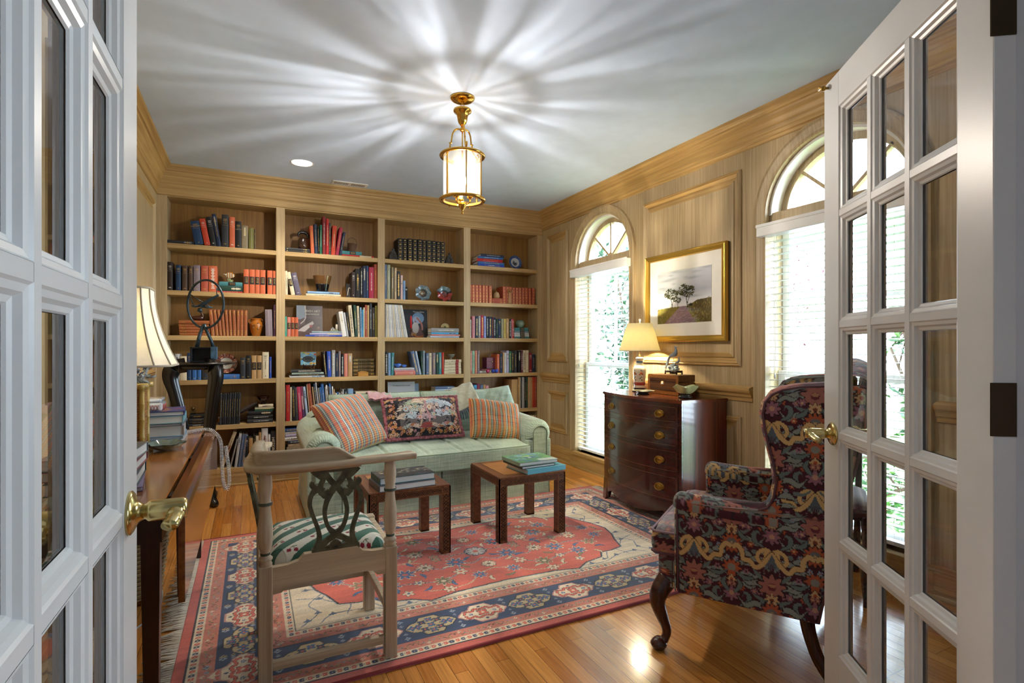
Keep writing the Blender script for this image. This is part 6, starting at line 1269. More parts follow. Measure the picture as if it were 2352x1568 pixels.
row(1, 4, *a, [(1120, 1146, 285, -25, 'white', 0), (1149, 1180, 268, -22, 'blue', 0), (1183, 1205, 280, -15, 'pale grey', 0), (1208, 1212+26, 255, -10, 'grey', 0), (1241, 1262, 210, 0, 'pale grey', 0), (1265, 1343, 208, 0, 'black', 9), (1347, 1450, 198, 0, 'light blue', 0)])
stack(1, 4, *a, [(1500, 1910, 250, 345, 'cream', 5), (1505, 1915, 350, 440, 'beige', 5)], 'at the right end of the shelf behind the sofa', z0=PX(645+1500/8.713, 870+440/8.713, Y=YS).z)
MB().box(PX(645+1500/8.713, 900, Y=YS).x, PX(645+1910/8.713, 900, Y=YS).x, YS, YS+.15, SH[4], PX(645+1500/8.713, 870+440/8.713, Y=YS).z-.001, cmat('tan'), .002).build('x') if 0 else None
stack(1, 5, *a, [(78, 420, 1065, 1130, 'blue', 4), (90, 420, 1145, 1200, 'white', 0), (95, 430, 1203, 1262, 'lilac', 0), (78, 450, 1266, 1335, 'white', 4, ('CLIFF', 'd')), (150, 480, 1350, 1410, 'navy', 4), (145, 520, 1413, 1480, 'beige', 0), (120, 520, 1483, 1590, 'taupe', 0), (90, 520, 1593, 1720, 'charcoal', 0), (90, 520, 1723, 1800, 'cream', 0)], 'in the tall pile beside the sofa arm')
a = (860, 480, 5.88)
row(2, 0, *a, [(320, 385, 396, 0, 'black', 3), (390, 440, 400, 0, 'black', 3), (455, 515, 398, 0, 'black', 3), (523, 578, 408, 0, 'black', 3), (588, 650, 410, 0, 'black', 3), (654, 700, 418, 0, 'black', 3), (708, 775, 422, 0, 'black', 3), (781, 833, 430, 0, 'black', 3), (840, 893, 438, 0, 'black', 3), (899, 955, 446, 0, 'black', 3)])
a = (880, 600, 12.38)
row(2, 1, *a, [(50, 106, 85, 0, 'slate blue', 0, ('AMERICAN', 's', .5, .012)), (114, 210, 95, 0, 'sage', 0), (235, 306, 170, 0, 'taupe', 0, ('RENAISSANCE', 's', .5, .016)), (325, 387, 185, -14, 'beige', 0), (392, 495, 280, -12, 'charcoal', 4), (500, 562, 395, 0, 'pale pink', 5), (570, 635, 550, 0, 'light blue', 0)])
a = (860, 660, 5.88)
row(2, 2, *a, [(150+i*25.5, 150+i*25.5+23, 225+i*1.2, -8-i*6.2, ['pale grey', 'cream', 'pale grey', 'white'][i % 4], 0) for i in range(12)], dep=.19)
zs = stack(2, 2, *a, [(770, 1143, 540, 600, 'grey', 0), (770, 1138, 603, 628, 'sky blue', 9), (770, 1158, 630, 653, 'salmon', 0), (755, 1143, 655, 678, 'pale blue', 0)], 'under the shell ornament on the third shelf')
a = (880, 790, 6.357)
row(2, 3, *a, [(28, 72, 110, 0, 'black', 4), (76, 112, 130, 4, 'light blue', 0), (116, 156, 125, 8, 'teal', 0)])
zb_ = stack(2, 3, *a, [(165, 458, 335, 366, 'pale grey', 0), (165, 466, 369, 390, 'pink', 0), (172, 472, 393, 448, 'salmon', 1)], 'under the blue bird ornaments')
row(2, 3, *a, [(482, 532, 105, -80, 'slate blue', 4), (535, 562, 105, -68, 'pale blue', 0), (563, 582, 105, -8, 'dark green', 0), (585, 612, 97, 0, 'grey blue', 0), (630, 670, 135, 0, 'slate blue', 1), (673, 712, 130, 0, 'cream', 1), (722, 768, 125, 0, 'mauve grey', 0), (773, 812, 125, 0, 'dark green', 5), (816, 856, 122, 0, 'teal', 0), (860, 890, 120, 2, 'red', 0)])
zw = stack(2, 3, *a, [(900, 1143, 207, 250, 'cream', 0), (900, 1140, 252, 292, 'cream', 0), (898, 1140, 294, 335, 'cream', 0), (895, 1142, 337, 380, 'cream', 0), (893, 1142, 383, 428, 'cream', 0)], 'of the cream and red set under the footed bowl')
a = (870, 860, 11.76)
stack(2, 4, *a, [(1530, 2050, 320, 385, 'slate blue', 9), (1530, 2005, 390, 450, 'pale blue', 5), (1580, 2060, 455, 520, 'white', 4), (1420, 2000, 525, 640, 'tan', 0)], 'in the pile right of the white art book', z0=PX(1000, 860+640/11.76, Y=YS).z)
a = (860, 480, 5.88)
stack(3, 0, *a, [(1440, 1752, 603, 636, 'navy', 0), (1400, 1740, 638, 666, 'blue', 0), (1395, 1735, 668, 690, 'red', 0), (1385, 1730, 692, 712, 'red', 0), (1510-110, 1755, 714, 748, 'blue', 0), (1400, 1755, 750, 780, 'royal blue', 0, ('IN BLOOM', 's'))], 'in the pile left of the blue plate')
a = (1070, 640, 10.45)
row(3, 1, *a, [(114, 142, 145, 0, 'terracotta', 3), (145, 222, 142, 0, 'terracotta', 3), (226, 305, 147, 0, 'terracotta', 3), (309, 385, 150, 0, 'terracotta', 3), (397, 462, 157, 0, 'terracotta', 3), (466, 537, 160, 0, 'terracotta', 3), (553, 630, 166, 0, 'terracotta', 3)])
zh = stack(3, 1, *a, [(636, 890, 435, 478, 'terracotta', 1), (636, 890, 481, 522, 'terracotta', 1), (638, 890, 525, 568, 'terracotta', 1)], 'under the small beehive pot')
row(3, 1, *a, [(893, 963, 185, 0, 'terracotta', 3), (967, 1040, 190, 0, 'terracotta', 3), (1044, 1116, 198, 0, 'terracotta', 3), (1120, 1190, 205, 0, 'terracotta', 3), (1196, 1270, 208, 0, 'terracotta', 3), (1275, 1345, 211, 0, 'terracotta', 3), (1350, 1420, 213, 0, 'terracotta', 3), (1425, 1495, 216, 0, 'terracotta', 3), (1510, 1580, 220, 0, 'terracotta', 3), (1598, 1666, 223, 0, 'terracotta', 3)])
row(3, 2, *a, [(108, 132, 980, 0, 'white', 4), (135, 156, 905, 0, 'dark red', 0), (160, 222, 895, 0, 'pink', 0), (230, 300, 900, 0, 'navy', 4), (303, 360, 885, 0, 'grey', 4), (364, 430, 875, 0, 'crimson', 4), (434, 492, 895, 0, 'periwinkle', 0), (498, 546, 905, 0, 'charcoal', 4), (550, 631, 910, 0, 'navy', 4), (634, 664, 918, 0, 'wine', 4), (668, 724, 935, 0, 'navy', 4), (732, 769, 970, 0, 'dark green', 0), (772, 848, 960, 0, 'navy', 1), (854, 912, 960, 0, 'sage', 0), (916, 969, 960, 0, 'yellow', 0), (973, 1041, 955, 0, 'tan', 0), (1045, 1093, 965, 0, 'black', 4), (1095, 1120, 972, 0, 'pink', 0), (1122, 1161, 958, 0, 'red', 4)])
zq = stack(3, 2, *a, [(1168, 1500, 1145, 1192, 'teal', 2), (1168, 1512, 1195, 1232, 'teal', 2), (1170, 1512, 1235, 1278, 'grey blue', 2), (1165, 1520, 1281, 1325, 'pale grey', 2), (1170, 1522, 1328, 1375, 'pale grey', 2), (1172, 1525, 1378, 1418, 'teal', 2)], 'of the banded set under the green pot')
a = (880, 790, 6.357)
row(3, 3, *a, [(1275, 1300, 100, 0, 'salmon', 4), (1302, 1340, 97, 0, 'mint', 0), (1345, 1375, 97, 0, 'salmon', 4), (1379, 1412, 95, 0, 'mauve grey', 0)])
zx = stack(3, 3, *a, [(1415, 1655, 348, 375, 'wine', 4), (1415, 1660, 377, 412, 'white', 4)], 'under the maroon box with a brass clasp', ys=5.36, dep=.14)
row(3, 3, *a, [(1664, 1702, 145, 0, 'orange', 0), (1705, 1745, 135, 0, 'navy', 0), (1748, 1770, 120, 0, 'tan', 0), (1773, 1800, 125, 0, 'white', 0), (1803, 1841, 95, 0, 'lilac', 5), (1844, 1878, 105, 0, 'green', 4), (1880, 1911, 100, 0, 'black', 4), (1914, 1960, 95, 0, 'charcoal', 0), (1973, 2014, 95, 0, 'black', 5), (2018, 2045, 95, 0, 'wine', 4), (2047, 2084, 90, 0, 'cream', 4), (2087, 2128, 90, 0, 'cream', 1), (2132, 2178, 125, 0, 'dark red', 1), (2181, 2222, 150, 0, 'navy', 0)])
a = (1070, 850, 13.07)
row(3, 4, *a, [(150, 240, 430, 0, 'black', 5), (245, 335, 445, 0, 'sky blue', 4), (338, 430, 410, 0, 'plum', 0), (434, 525, 440, 0, 'slate blue', 4), (530, 600, 440, 0, 'tan', 0), (604, 690, 462, 0, 'pink', 4)])
row(3, 4, *a, [(1380, 1562, 278, 0, 'tan', 0), (1575, 1612, 210, 0, 'tan', 0), (1615, 1650, 212, 0, 'beige', 0), (1660, 1692, 210, 0, 'dark grey', 0), (1700, 1728, 205, 0, 'pale grey', 0), (1732, 1760, 207, 0, 'grey', 0), (1766, 1812, 200, 0, 'black', 0), (1816, 1862, 202, 0, 'dark green', 0), (1868, 1900, 202, 0, 'tan', 0), (1904, 1932, 204, 0, 'beige', 0), (1936, 1965, 200, 0, 'tan', 0), (1969, 1998, 203, 0, 'tan', 0), (2003, 2042, 200, 0, 'orange red', 0), (2046, 2082, 202, 0, 'red', 0), (2086, 2122, 204, 0, 'rust', 0), (2126, 2158, 206, 0, 'dark red', 0)], dep=.2)
stack(3, 4, *a, [(1180, 1375, 805, 885, 'dark blue', 0), (1180, 1375, 888, 1020, 'charcoal', 0)], 'under the red glazed plate', ys=5.33)
row(3, 5, *a, [(1560+i*62, 1560+i*62+58, 1355, 0, 'cream' if i % 2 else 'beige', 0) for i in range(9)])
# ---------------------------------------------------------------- face-out books and pictures
def faceout(name, label, x0, x1, yt, ox, oy, sc, sh, art, th=.018, ys=5.40, lean=.10, cat='book'):
    pa, pb = PX(ox+x0/sc, oy, Y=ys).x, PX(ox+x1/sc, oy, Y=ys).x; z0 = SH[sh]+.001; h = PX(ox+x0/sc, oy+yt/sc, Y=ys).z-z0; w = pb-pa; B = ((pa+pb)/2, ys, z0)
    root = thing(name, label, cat, B); root.rotation_euler = (-lean, 0, 0)
    MB().box(-w/2, w/2, .001, th, 0, h, mat('cover_board_dark', '#2b2320', .5)).build('cover', root) if 0 else None
    b = MB(); b.box(-w/2, w/2, 0, .002, 0, h, mat(name+'_cover', '#3a2e2a', .5)); b.box(-w/2, w/2, th-.002, th, 0, h, mat(name+'_cover', '#3a2e2a', .5)); b.box(-w/2, -w/2+.002, .002, th-.002, 0, h, mat(name+'_cover', '#3a2e2a', .5)); b.build('cover', root)
    MB().box(-w/2+.003, w/2-.003, .002, th-.002, .003, h-.003, paper).build('pages', root)
    nu, nv = 110, int(110*h/w); U, V = np.meshgrid(np.linspace(0, 1, nu), np.linspace(0, 1, nv)); A = art(w, h); cloth('cover_picture', np.stack([-w/2+U*w, np.full_like(U, -.0008), V*h], -1), A.sample(U*w, V*h), colattr('glossy_print', .35, 0, .02, spec=.5), root)
    return root, w, h
def art_irish(w, h):
    A = Art(w, h, .0012, '#3a2a2c'); A.rect(0, .33*w, .55*h, h, '#8d9aa8'); A.poly([(0, .5*h), (.33*w, .62*h), (.33*w, .4*h), (0, .3*h)], '#5a4a4c'); A.poly([(.02*w, .18*h), (.3*w, .35*h), (.62*w, .50*h), (.66*w, .42*h), (.3*w, .15*h)], '#a9a3a0'); A.flower(.55*w, .34*h, .07*w, 5, '#7a3238'); A.disc(.84*w, .35*h, .07*w, '#120f12'); A.disc(.84*w, .30*h, .05*w, '#6b5148'); A.rect(.36*w, w, .58*h, .66*h, '#4b3a40'); A.line([(.33*w, h), (.34*w, .6*h), (.16*w, .42*h)], .004, '#c9c6c0'); A.poly([(0, 0), (w, 0), (w, .12*h), (0, .18*h)], '#4a3330'); return A
r, w, h = faceout('art_book', 'large art book with dark painted cover facing out on the third shelf', 335, 975, 212, 650, 680, 10.69, 2, art_irish, ys=5.41)
text('IRISH ART', .030, (.12*w, -.002, .82*h), (PI/2, 0, 0), SILV, r, 'cover_title'); text('MASTERPIECES', .018, (.12*w, -.002, .72*h), (PI/2, 0, 0), SILV, r, 'cover_title')
def art_thomas(w, h):
    A = Art(w, h, .0012, '#161a24'); A.disc(.62*w, .70*h, .24*w, '#5f7c9a', .20*h); A.disc(.55*w, .62*h, .16*w, '#8a93a8'); A.poly([(.2*w, 0), (.5*w, .62*h), (.85*w, .1*h), (.85*w, 0)], '#5a3a3a'); A.disc(.50*w, .35*h, .14*w, '#a9a3a0', .20*h); A.line([(.58*w, .7*h), (.75*w, .5*h), (.78*w, .3*h)], .010, '#8e5a50'); A.disc(.42*w, .12*h, .12*w, '#8f6a3a', .06*h); A.rect(.86*w, w, 0, .5*h, '#0f0f14'); return A
r, w, h = faceout('art_book', 'dark art book with a pale figure on the cover behind the red candle', 392, 722, 290, 860, 660, 5.88, 2, art_thomas, ys=5.43)
text('Thomas Eakins', .020, (.14*w, -.002, .92*h), (PI/2, 0, 0), SILV, r, 'cover_title')
def art_larsson(w, h):
    A = Art(w, h, .0012, '#b9bfc6'); A.rect(.05*w, .36*w, .02*h, .62*h, '#a8b3bb'); A.rect(.39*w, .64*w, .02*h, .62*h, '#b7b3bd'); A.rect(.67*w, .94*w, .02*h, .62*h, '#c2b49c')
    A.line([(.09*w, .60*h), (.12*w, .50*h), (.32*w, .52*h)], .004, '#33383e'); A.disc(.52*w, .42*h, .05*w, '#1a1c22'); A.poly([(.44*w, .2*h), (.52*w, .45*h), (.6*w, .2*h)], '#1a1c22'); A.disc(.80*w, .54*h, .035*w, '#a8643a'); A.disc(.80*w, .52*h, .02*w, '#d8c0a0'); A.rect(.3*w, .7*w, .1*h, .2*h, '#8d7f70'); return A
r, w, h = faceout('art_book', 'white art book facing out above the tapestry cushion', 258, 992, 205, 870, 860, 11.76, 4, art_larsson, ys=5.38)
text('The World of Carl Larsson', .0165, (0, -.002, .88*h), (PI/2, 0, 0), DARKL, r, 'cover_title')
r, w, h = faceout('art_book', 'pale blue book standing behind the white art book', 700, 1095, 250, 870, 860, 11.76, 4, lambda w, h: Art(w, h, .0015, '#7f99b5'), ys=5.42)
r, w, h = faceout('leaning_card', 'black picture card leaning beside the dark books on the second shelf', 1560, 1690, 640, 650, 590, 10.69, 1, lambda w, h: (lambda A: (A.line([(.2*w, .2*h), (.5*w, .7*h), (.9*w, .6*h)], .003, '#c9c4b4'), A)[1])(Art(w, h, .001, '#16140f')), th=.006, ys=5.36, lean=.2, cat='card')
r, w, h = faceout('leaning_card', 'black and white card leaning right of the light blue book', 640, 700, 720, 880, 600, 12.38, 1, lambda w, h: (lambda A: (A.flower(.5*w, .8*h, .01, 5, '#c9c4b4'), A)[1])(Art(w, h, .001, '#121113')), th=.006, ys=5.34, lean=.12, cat='card')
def pos(x, y, ox, oy, sc, Y): return PX(ox+x/sc, oy+y/sc, Y=Y)
# ---------------------------------------------------------------- shelf ornaments
def orn(name, label, cat, x, ox, oy, sc, z, Y=5.38):
    p = PX(ox+x/sc, oy, Y=Y); return thing(name, label, cat, (p.x, Y, z+.001))
glz = lambda n, c, **k: mat(n, c, .12, coat=.7, **k)
# fish
r = orn('fish_figurine', 'orange and white striped fish ornament on green pile of books', 'ornament', 1345, 380, 590, 9.046, zf, 5.36)
b = MB(); b.lathe([(.004, -.034), (.014, -.028), (.020, -.012), (.021, .004), (.015, .022), (.008, .032), (.002, .036)], (0, 0, 0), glz('fish_white_glaze', '#cfc6ae'), 20, .35, 1); b.M = Matrix()
b.v = [(p[2]*1.0, p[0]*.6, p[1]*1.25+.062) for p in b.v]; b.M = Matrix(); b.tube([(-.030, 0, .064), (-.046, 0, .070), (-.054, 0, .071)], [.008, .003, .002], glz('fish_white_glaze', '#cfc6ae'), 8); b.build('fish_body', r)
b = MB(); 
for x in (-.020, -.002, .016): b.grid(lambda u, v: (x+(v-.5)*.007, .0135*math.cos(2*PI*u)*.62, .062+.0268*math.sin(2*PI*u)*(1 if abs(x) < .01 else .86)), 20, 2, glz('fish_orange_glaze', '#a8681c'), True)
b.prism([(-.012, .082), (.004, .098), (.024, .086), (.030, .07)], -.002, .002, glz('fish_orange_glaze', '#a8681c')); b.prism([(.030, .064), (.040, .078), (.036, .060), (.040, .048)], -.002, .002, glz('fish_orange_glaze', '#a8681c')); b.build('fish_stripes', r)
b = MB()
for k in range(16): a = k*2.4; q = .006+.018*(k/16); b.tube([(q*math.cos(a)*.5, q*math.sin(a)*.4, 0), (q*math.cos(a), q*math.sin(a)*.6, .014), (q*math.cos(a)*1.1, q*math.sin(a)*.7, .022+.018*((k*7) % 5)/5)], [.006, .004, .0015], glz('coral_pale_green', '#a3ab7c'), 6)
b.build('coral_base', r)
# carved duck
r = orn('duck_carving', 'dark carved wooden duck on the stack of leather volumes', 'ornament', 690, 380, 690, 9.046, zd, 5.37); dw = mat('dark_duck_wood', '#3a1a10', .3, coat=.3)
b = MB(); b.tube([(-.066, 0, .034), (-.045, 0, .028), (-.02, 0, .022), (.01, 0, .020), (.03, 0, .021), (.045, 0, .025)], [.003, .010, .019, .020, .016, .006], dw, 16); b.tube(spline([(.035, 0, .028), (.030, 0, .05), (.022, 0, .072), (.018, 0, .082)], 5), [.010]*8+[.008]*8, dw, 12); b.ball((.016, 0, .086), .012, dw, 8); b.tube([(.008, 0, .086), (-.012, 0, .083)], [.005, .003], dw, 8); b.build('duck_body', r)
# orange vase
r = orn('relief_vase', 'ochre vase with raised flowers beside the leather volumes', 'vase', 1885, 380, 690, 9.046, SH[2], 5.37); og = glz('ochre_glaze', '#a8641c')
b = MB(); b.lathe([(.030, 0), (.034, .004), (.044, .040), (.053, .080), (.055, .100), (.050, .122), (.042, .136), (.041, .146), (.047, .156), (.048, .160), (.042, .160), (.038, .146)], (0, 0, 0), og, 40); b.tube(spline([(-.044, 0, .150), (-.058, 0, .146), (-.060, 0, .132), (-.050, 0, .120)], 5), .004, og, 8); b.tube(spline([(.044, 0, .150), (.056, 0, .146), (.056, 0, .134), (.048, 0, .122)], 5), .004, og, 8); b.build('vase_body', r)
b = MB(); rv = random.Random(3)
for k in range(9): a = -PI/2+rv.uniform(-1, 1); z = rv.uniform(.06, .125); q = .0545; b.ball((q*math.cos(a), q*math.sin(a), z), .009, glz('ochre_glaze_dark', '#7c4a12'), 6, 1, .5, .7)
b.build('raised_flowers', r)
def plate(name, label, x, y, ox, oy, sc, z, R, Y, mats, sh=None, stand=None, ruffle=0, lean=.2, bowl=0, seed=1):
    p = PX(ox+x/sc, oy+y/sc, Y=Y); r = thing(name, label, 'plate', (p.x, Y, z+.001), 0); cz = R+.008; r.rotation_euler = (-lean, 0, 0); A = mats
    n = 96; rings = [(0, .010+bowl), (.30, .010+bowl), (.45, .008+bowl*.9), (.55, .003), (.8, -.002), (.97, -.006), (1, -.007)]
    nr = 40; U, V = np.meshgrid(np.linspace(0, 2*PI, n+1)[:-1], np.linspace(.02, 1, nr)); rf = 1+ruffle*np.cos(7*U)*V**3; X = R*V*rf*np.cos(U); Z = cz+R*V*rf*np.sin(U); Yy = np.interp(V, [q[0] for q in rings], [q[1] for q in rings])+ruffle*.06*np.sin(7*U+1)*V**3
    col = A.sample(X/R*.5*.96+.5, (Z-cz)/R*.5*.96+.5); m = colattr('glazed_ceramic', .15, 0, .05, spec=.6); cloth('dish_face', np.stack([X, Yy, Z], -1), col, m, r, wrap=True); cloth('dish_back', np.stack([X, Yy+.004, Z], -1), np.broadcast_to(np.array(srgb('#c8c4b8'), np.float32), col.shape).copy(), m, r, wrap=True)
    if stand:
        s_ = MB(); sm = mat('stand_'+stand[1:], stand, .3)
        for q in (-1, 1): s_.tube(spline([(q*R*.42, -.020, cz-R*.80), (q*R*.45, -.014, .006), (q*R*.42, .0, .004), (q*R*.30, .035, .004), (q*R*.12, .050, .03), (q*R*.1, .030, cz*.9)], 5), .0045, sm, 8)
        s_.tube([(-R*.42, .0, .006), (R*.42, .0, .006)], .004, sm, 8); s_.build('easel_stand', r)
    return r
A = Art(1, 1, .006, '#8a4a34'); A.disc(.5, .5, .5, '#8a4a34')
for k in range(10):
    a = 2*PI*k/10; A.poly([(.5+.30*math.cos(a-.03), .5+.30*math.sin(a-.03)), (.5+.5*math.cos(a-.05), .5+.5*math.sin(a-.05)), (.5+.5*math.cos(a+.05), .5+.5*math.sin(a+.05)), (.5+.30*math.cos(a+.03), .5+.30*math.sin(a+.03))], '#14131c')
    for j in range(9): q = RN.uniform(.31, .46); t = a+RN.uniform(.10, .52); A.flower(.5+q*math.cos(t), .5+q*math.sin(t), .028, 4, RN.choice(['#c8a88c', '#3a2c3c', '#a8583c', '#c2b8a4']), None, None, RN.random())
A.disc(.5, .5, .29, '#1b1a24'); A.disc(.5, .5, .28, '#c9c3b4')
for (x, y, c) in ((.46, .44, '#2c2334'), (.56, .46, '#a4502e'), (.50, .54, '#a4502e'), (.40, .52, '#2c2334'), (.60, .53, '#3a2c3c')): A.flower(x, y, .05, 5, c, None, '#c9c3b4', RN.random())
plate('imari_plate', 'round red, navy and white patterned plate behind the black stand', 1265, 300, 380, 790, 9.046, zp, .088, 5.40, A)
A = Art(1, 1, .006, '#2c4c8c'); 
for k in range(200): a, q = RN.random()*2*PI, RN.uniform(.33, .5); A.disc(.5+q*math.cos(a), .5+q*math.sin(a), .014, RN.choice(['#5a78b0', '#1c2f66', '#3a5c9c']))
A.disc(.5, .5, .32, '#b7bfcc'); 
for (x, y, q) in ((.42, .46, .12), (.58, .44, .11), (.50, .38, .12), (.40, .60, .05), (.46, .58, .04)): A.flower(x, y, q, 7, '#26324a', None, '#5f6f88', RN.random())
plate('willow_plate', 'blue and white transfer plate on the top shelf at right', 1910, 655, 860, 480, 5.88, SH[0], .080, 5.40, A, stand='#15120f')
A = Art(1, 1, .006, '#6c7f86')
for k in range(160): a, q = RN.random()*2*PI, RN.uniform(.2, .5); A.disc(.5+q*math.cos(a), .5+q*math.sin(a), .022, RN.choice(['#4a6a80', '#8b958c', '#35557a', '#a09a84', '#5a7378']))
A.disc(.5, .5, .22, '#5b4632'); A.flower(.48, .5, .16, 6, '#8c7a64', None, '#c9c0ac')
plate('flower_dish', 'blue grey petal-edged pottery dish, left of the two on the second shelf', 1150, 780, 880, 600, 12.38, SH[1], .082, 5.39, A, stand='#3a1512', ruffle=.06, bowl=.02)
A = Art(1, 1, .006, '#9c3830'); A.poly([(0, .62), (.3, .56), (.5, .66), (.72, .54), (1, .62), (1, 1), (0, 1)], '#5c7478'); A.poly([(0, .6), (.3, .54), (.32, .62), (0, .68)], '#2a2038'); A.poly([(.68, .52), (1, .6), (1, .7), (.72, .62)], '#241a22'); A.disc(.5, .5, .19, '#6a2a22'); A.disc(.5, .5, .17, '#8c3a30'); A.disc(.5, .56, .1, '#4a3a44', .06)
plate('flower_dish', 'red petal-edged pottery dish, right of the two on the second shelf', 1760, 785, 880, 600, 12.38, SH[1], .082, 5.39, A, stand='#101014', ruffle=.06, bowl=.02)
A = Art(1, 1, .006, '#7a2218'); A.poly([(.5, 1), (.62, .78), (.8, .66), (1, .8), (1, 1)], '#8d8fb0'); A.poly([(.6, .1), (.8, .35), (1, .3), (1, 0), (.6, 0)], '#8a6a8c'); A.disc(.5, .5, .25, '#a08a80'); A.disc(.5, .5, .23, '#2e3a34'); A.flower(.5, .5, .14, 6, '#4a5a4c', None, '#1c2420')
plate('red_glazed_plate', 'red glazed plate with dark centre behind the right sofa pillow', 1140, 500, 1070, 850, 13.07, .60, .088, 5.37, A)
# inkwell, tray, quill, red bowl
r = orn('glass_inkwell', 'square glass inkwell with metal lid on dark notebooks', 'inkwell', 570, 380, 880, 9.046, zi, 5.36); b = MB(); b.box(-.024, .024, -.024, .024, 0, .030, glassmat('thick_glass', (.75, .82, .85)), .004); b.build('glass_body', r); b = MB(); b.lathe([(.013, .030), (.015, .036), (.015, .046), (.017, .050), (.015, .058), (.004, .062)], (0, 0, 0), mat('dull_brass', '#6d5c3a', .35, 1.), 20); b.build('lid', r)
r = orn('ceramic_tray', 'blue and orange ceramic ornament at the foot of the quill', 'ornament', 1225, 380, 880, 9.046, SH[4], 5.34); b = MB(); b.box(-.045, .045, -.02, .03, 0, .018, glz('cobalt_glaze', '#1c3c94'), .006); b.build('tray_base', r); b = MB(); b.tube([(-.038, 0, .058), (-.036, 0, .030), (-.01, 0, .022), (.03, .005, .024)], [.008, .009, .010, .006], glz('orange_white_glaze', '#b8683c'), 10); b.ball((-.038, 0, .060), .010, glz('white_glaze', '#c9c9d0'), 6); b.build('figure', r)
r = orn('quill_feather', 'long brown barred quill feather leaning across the fifth shelf', 'feather', 1270, 380, 880, 9.046, SH[4]+.02, 5.33); b = MB(); fm_ = mat('pheasant_feather', '#3a2c26', .8, bump=.5, bs=300, var=.5, vs=60)
L0, L1 = Vector((0, 0, .02)), PX(380+1900/9.046, 880+330/9.046, Y=5.34)-PX(380+1270/9.046, 880+690/9.046, Y=5.33)
L1 = L0+Vector((L1.x, 0, L1.z)); n = 30; dd = (L1-L0).normalized(); nn_ = Vector((-dd.z, 0, dd.x)); b.tube([L0, L0.lerp(L1, .5), L1], [.0025, .002, .001], mat('quill_shaft', '#b5a68c', .5), 6); sgw = [0, .006, .014, .019, .021, .020, .014, .003]
b.raw([tuple(L0.lerp(L1, .15+.85*i/(n-1))+nn_*s_*np.interp(i/(n-1)*7, range(8), sgw)+Vector((0, t_, 0))) for i in range(n) for s_, t_ in ((-1, .001), (0, -.003), (1, .001), (0, .003))], [(i*4+k, i*4+(k+1) % 4, i*4+4+(k+1) % 4, i*4+4+k) for i in range(n-1) for k in range(4)], fm_, True); b.build('vane', r)
r = orn('red_glass_bowl', 'dark red cut glass bowl on the pile at right of the fifth shelf', 'bowl', 2030, 380, 880, 9.046, zg, 5.37); MB().lathe([(.022, 0), (.020, .006), (.008, .014), (.012, .022), (.036, .040), (.050, .062), (.054, .072), (.050, .071), (.034, .044), (.004, .026)], (0, 0, 0), mat('ruby_glass', '#3a0d0c', .08, trans=.4), 32, flute=lambda a, z: 1+.03*math.cos(12*a)*(z > .05)).build('bowl', r)
# brown jug
r = orn('lidded_jug', 'brown glazed jug with black ram-horn lid on the top shelf', 'jug', 495, 650, 490, 10.69, zj, 5.37); b = MB(); b.lathe([(.040, 0), (.046, .006), (.048, .04), (.045, .085), (.040, .094), (.043, .098), (.036, .100), (.030, .108), (.012, .112)], (0, 0, 0), glz('brown_jug_glaze', '#3a2418', var=.25), 36); b.build('jug_body', r)
b = MB(); b.tube(spline([(-.038, -.01, .118), (-.044, -.012, .138), (-.026, -.012, .156), (.004, -.01, .160), (.030, -.008, .150), (.044, -.006, .128), (.042, -.004, .108)], 8), [.008]*8+[.012]*8+[.015]*8+[.016]*8+[.015]*8+[.012]*9, glz('black_lid_glaze', '#0b0f16'), 12); b.build('horn_handle', r)
# basket
r = orn('small_basket', 'small bark basket with wire handle tilted on teal book', 'basket', 1680, 650, 490, 10.69, zk, 5.36); wk = mat('bark_weave', '#5d402c', .8, bump=.8, bs=120, var=.35, vs=20); b = MB(); b.lathe([(.036, 0), (.040, .004), (.040, .012), (.034, .016), (.036, .018), (.043, .050), (.046, .078), (.043, .080), (.038, .05), (.02, .022)], (0, 0, 0), wk, 28); b.build('basket_body', r); b = MB(); b.tube(spline([(-.045, 0, .072), (-.044, 0, .11), (-.02, 0, .136), (.01, 0, .136), (.036, 0, .112), (.045, 0, .072)], 6), .0016, mat('rusty_wire', '#3a251c', .6, .6), 6); b.build('wire_handle', r); r.rotation_euler = (0, .10, 0)
# cup
r = orn('pottery_cup', 'tall two-tone pottery cup, tan above and black below', 'pot', 965, 650, 590, 10.69, zc, 5.37)
b = MB(); b.lathe([(.050, 0), (.052, .006), (.066, .060), (.0675, .066)], (0, 0, 0), glz('cup_black_glaze', '#0a0b10'), 40); b.lathe([(.0675, .066), (.078, .100), (.086, .132), (.087, .138), (.082, .138), (.074, .10), (.05, .02), (.001, .015)], (0, 0, 0), glz('cup_tan_glaze', '#6b4a26', var=.2), 40, caps=False); b.v = [(p[0]*.98, p[1]*.98, p[2]*1.12) for p in b.v]; b.build('cup_body', r)
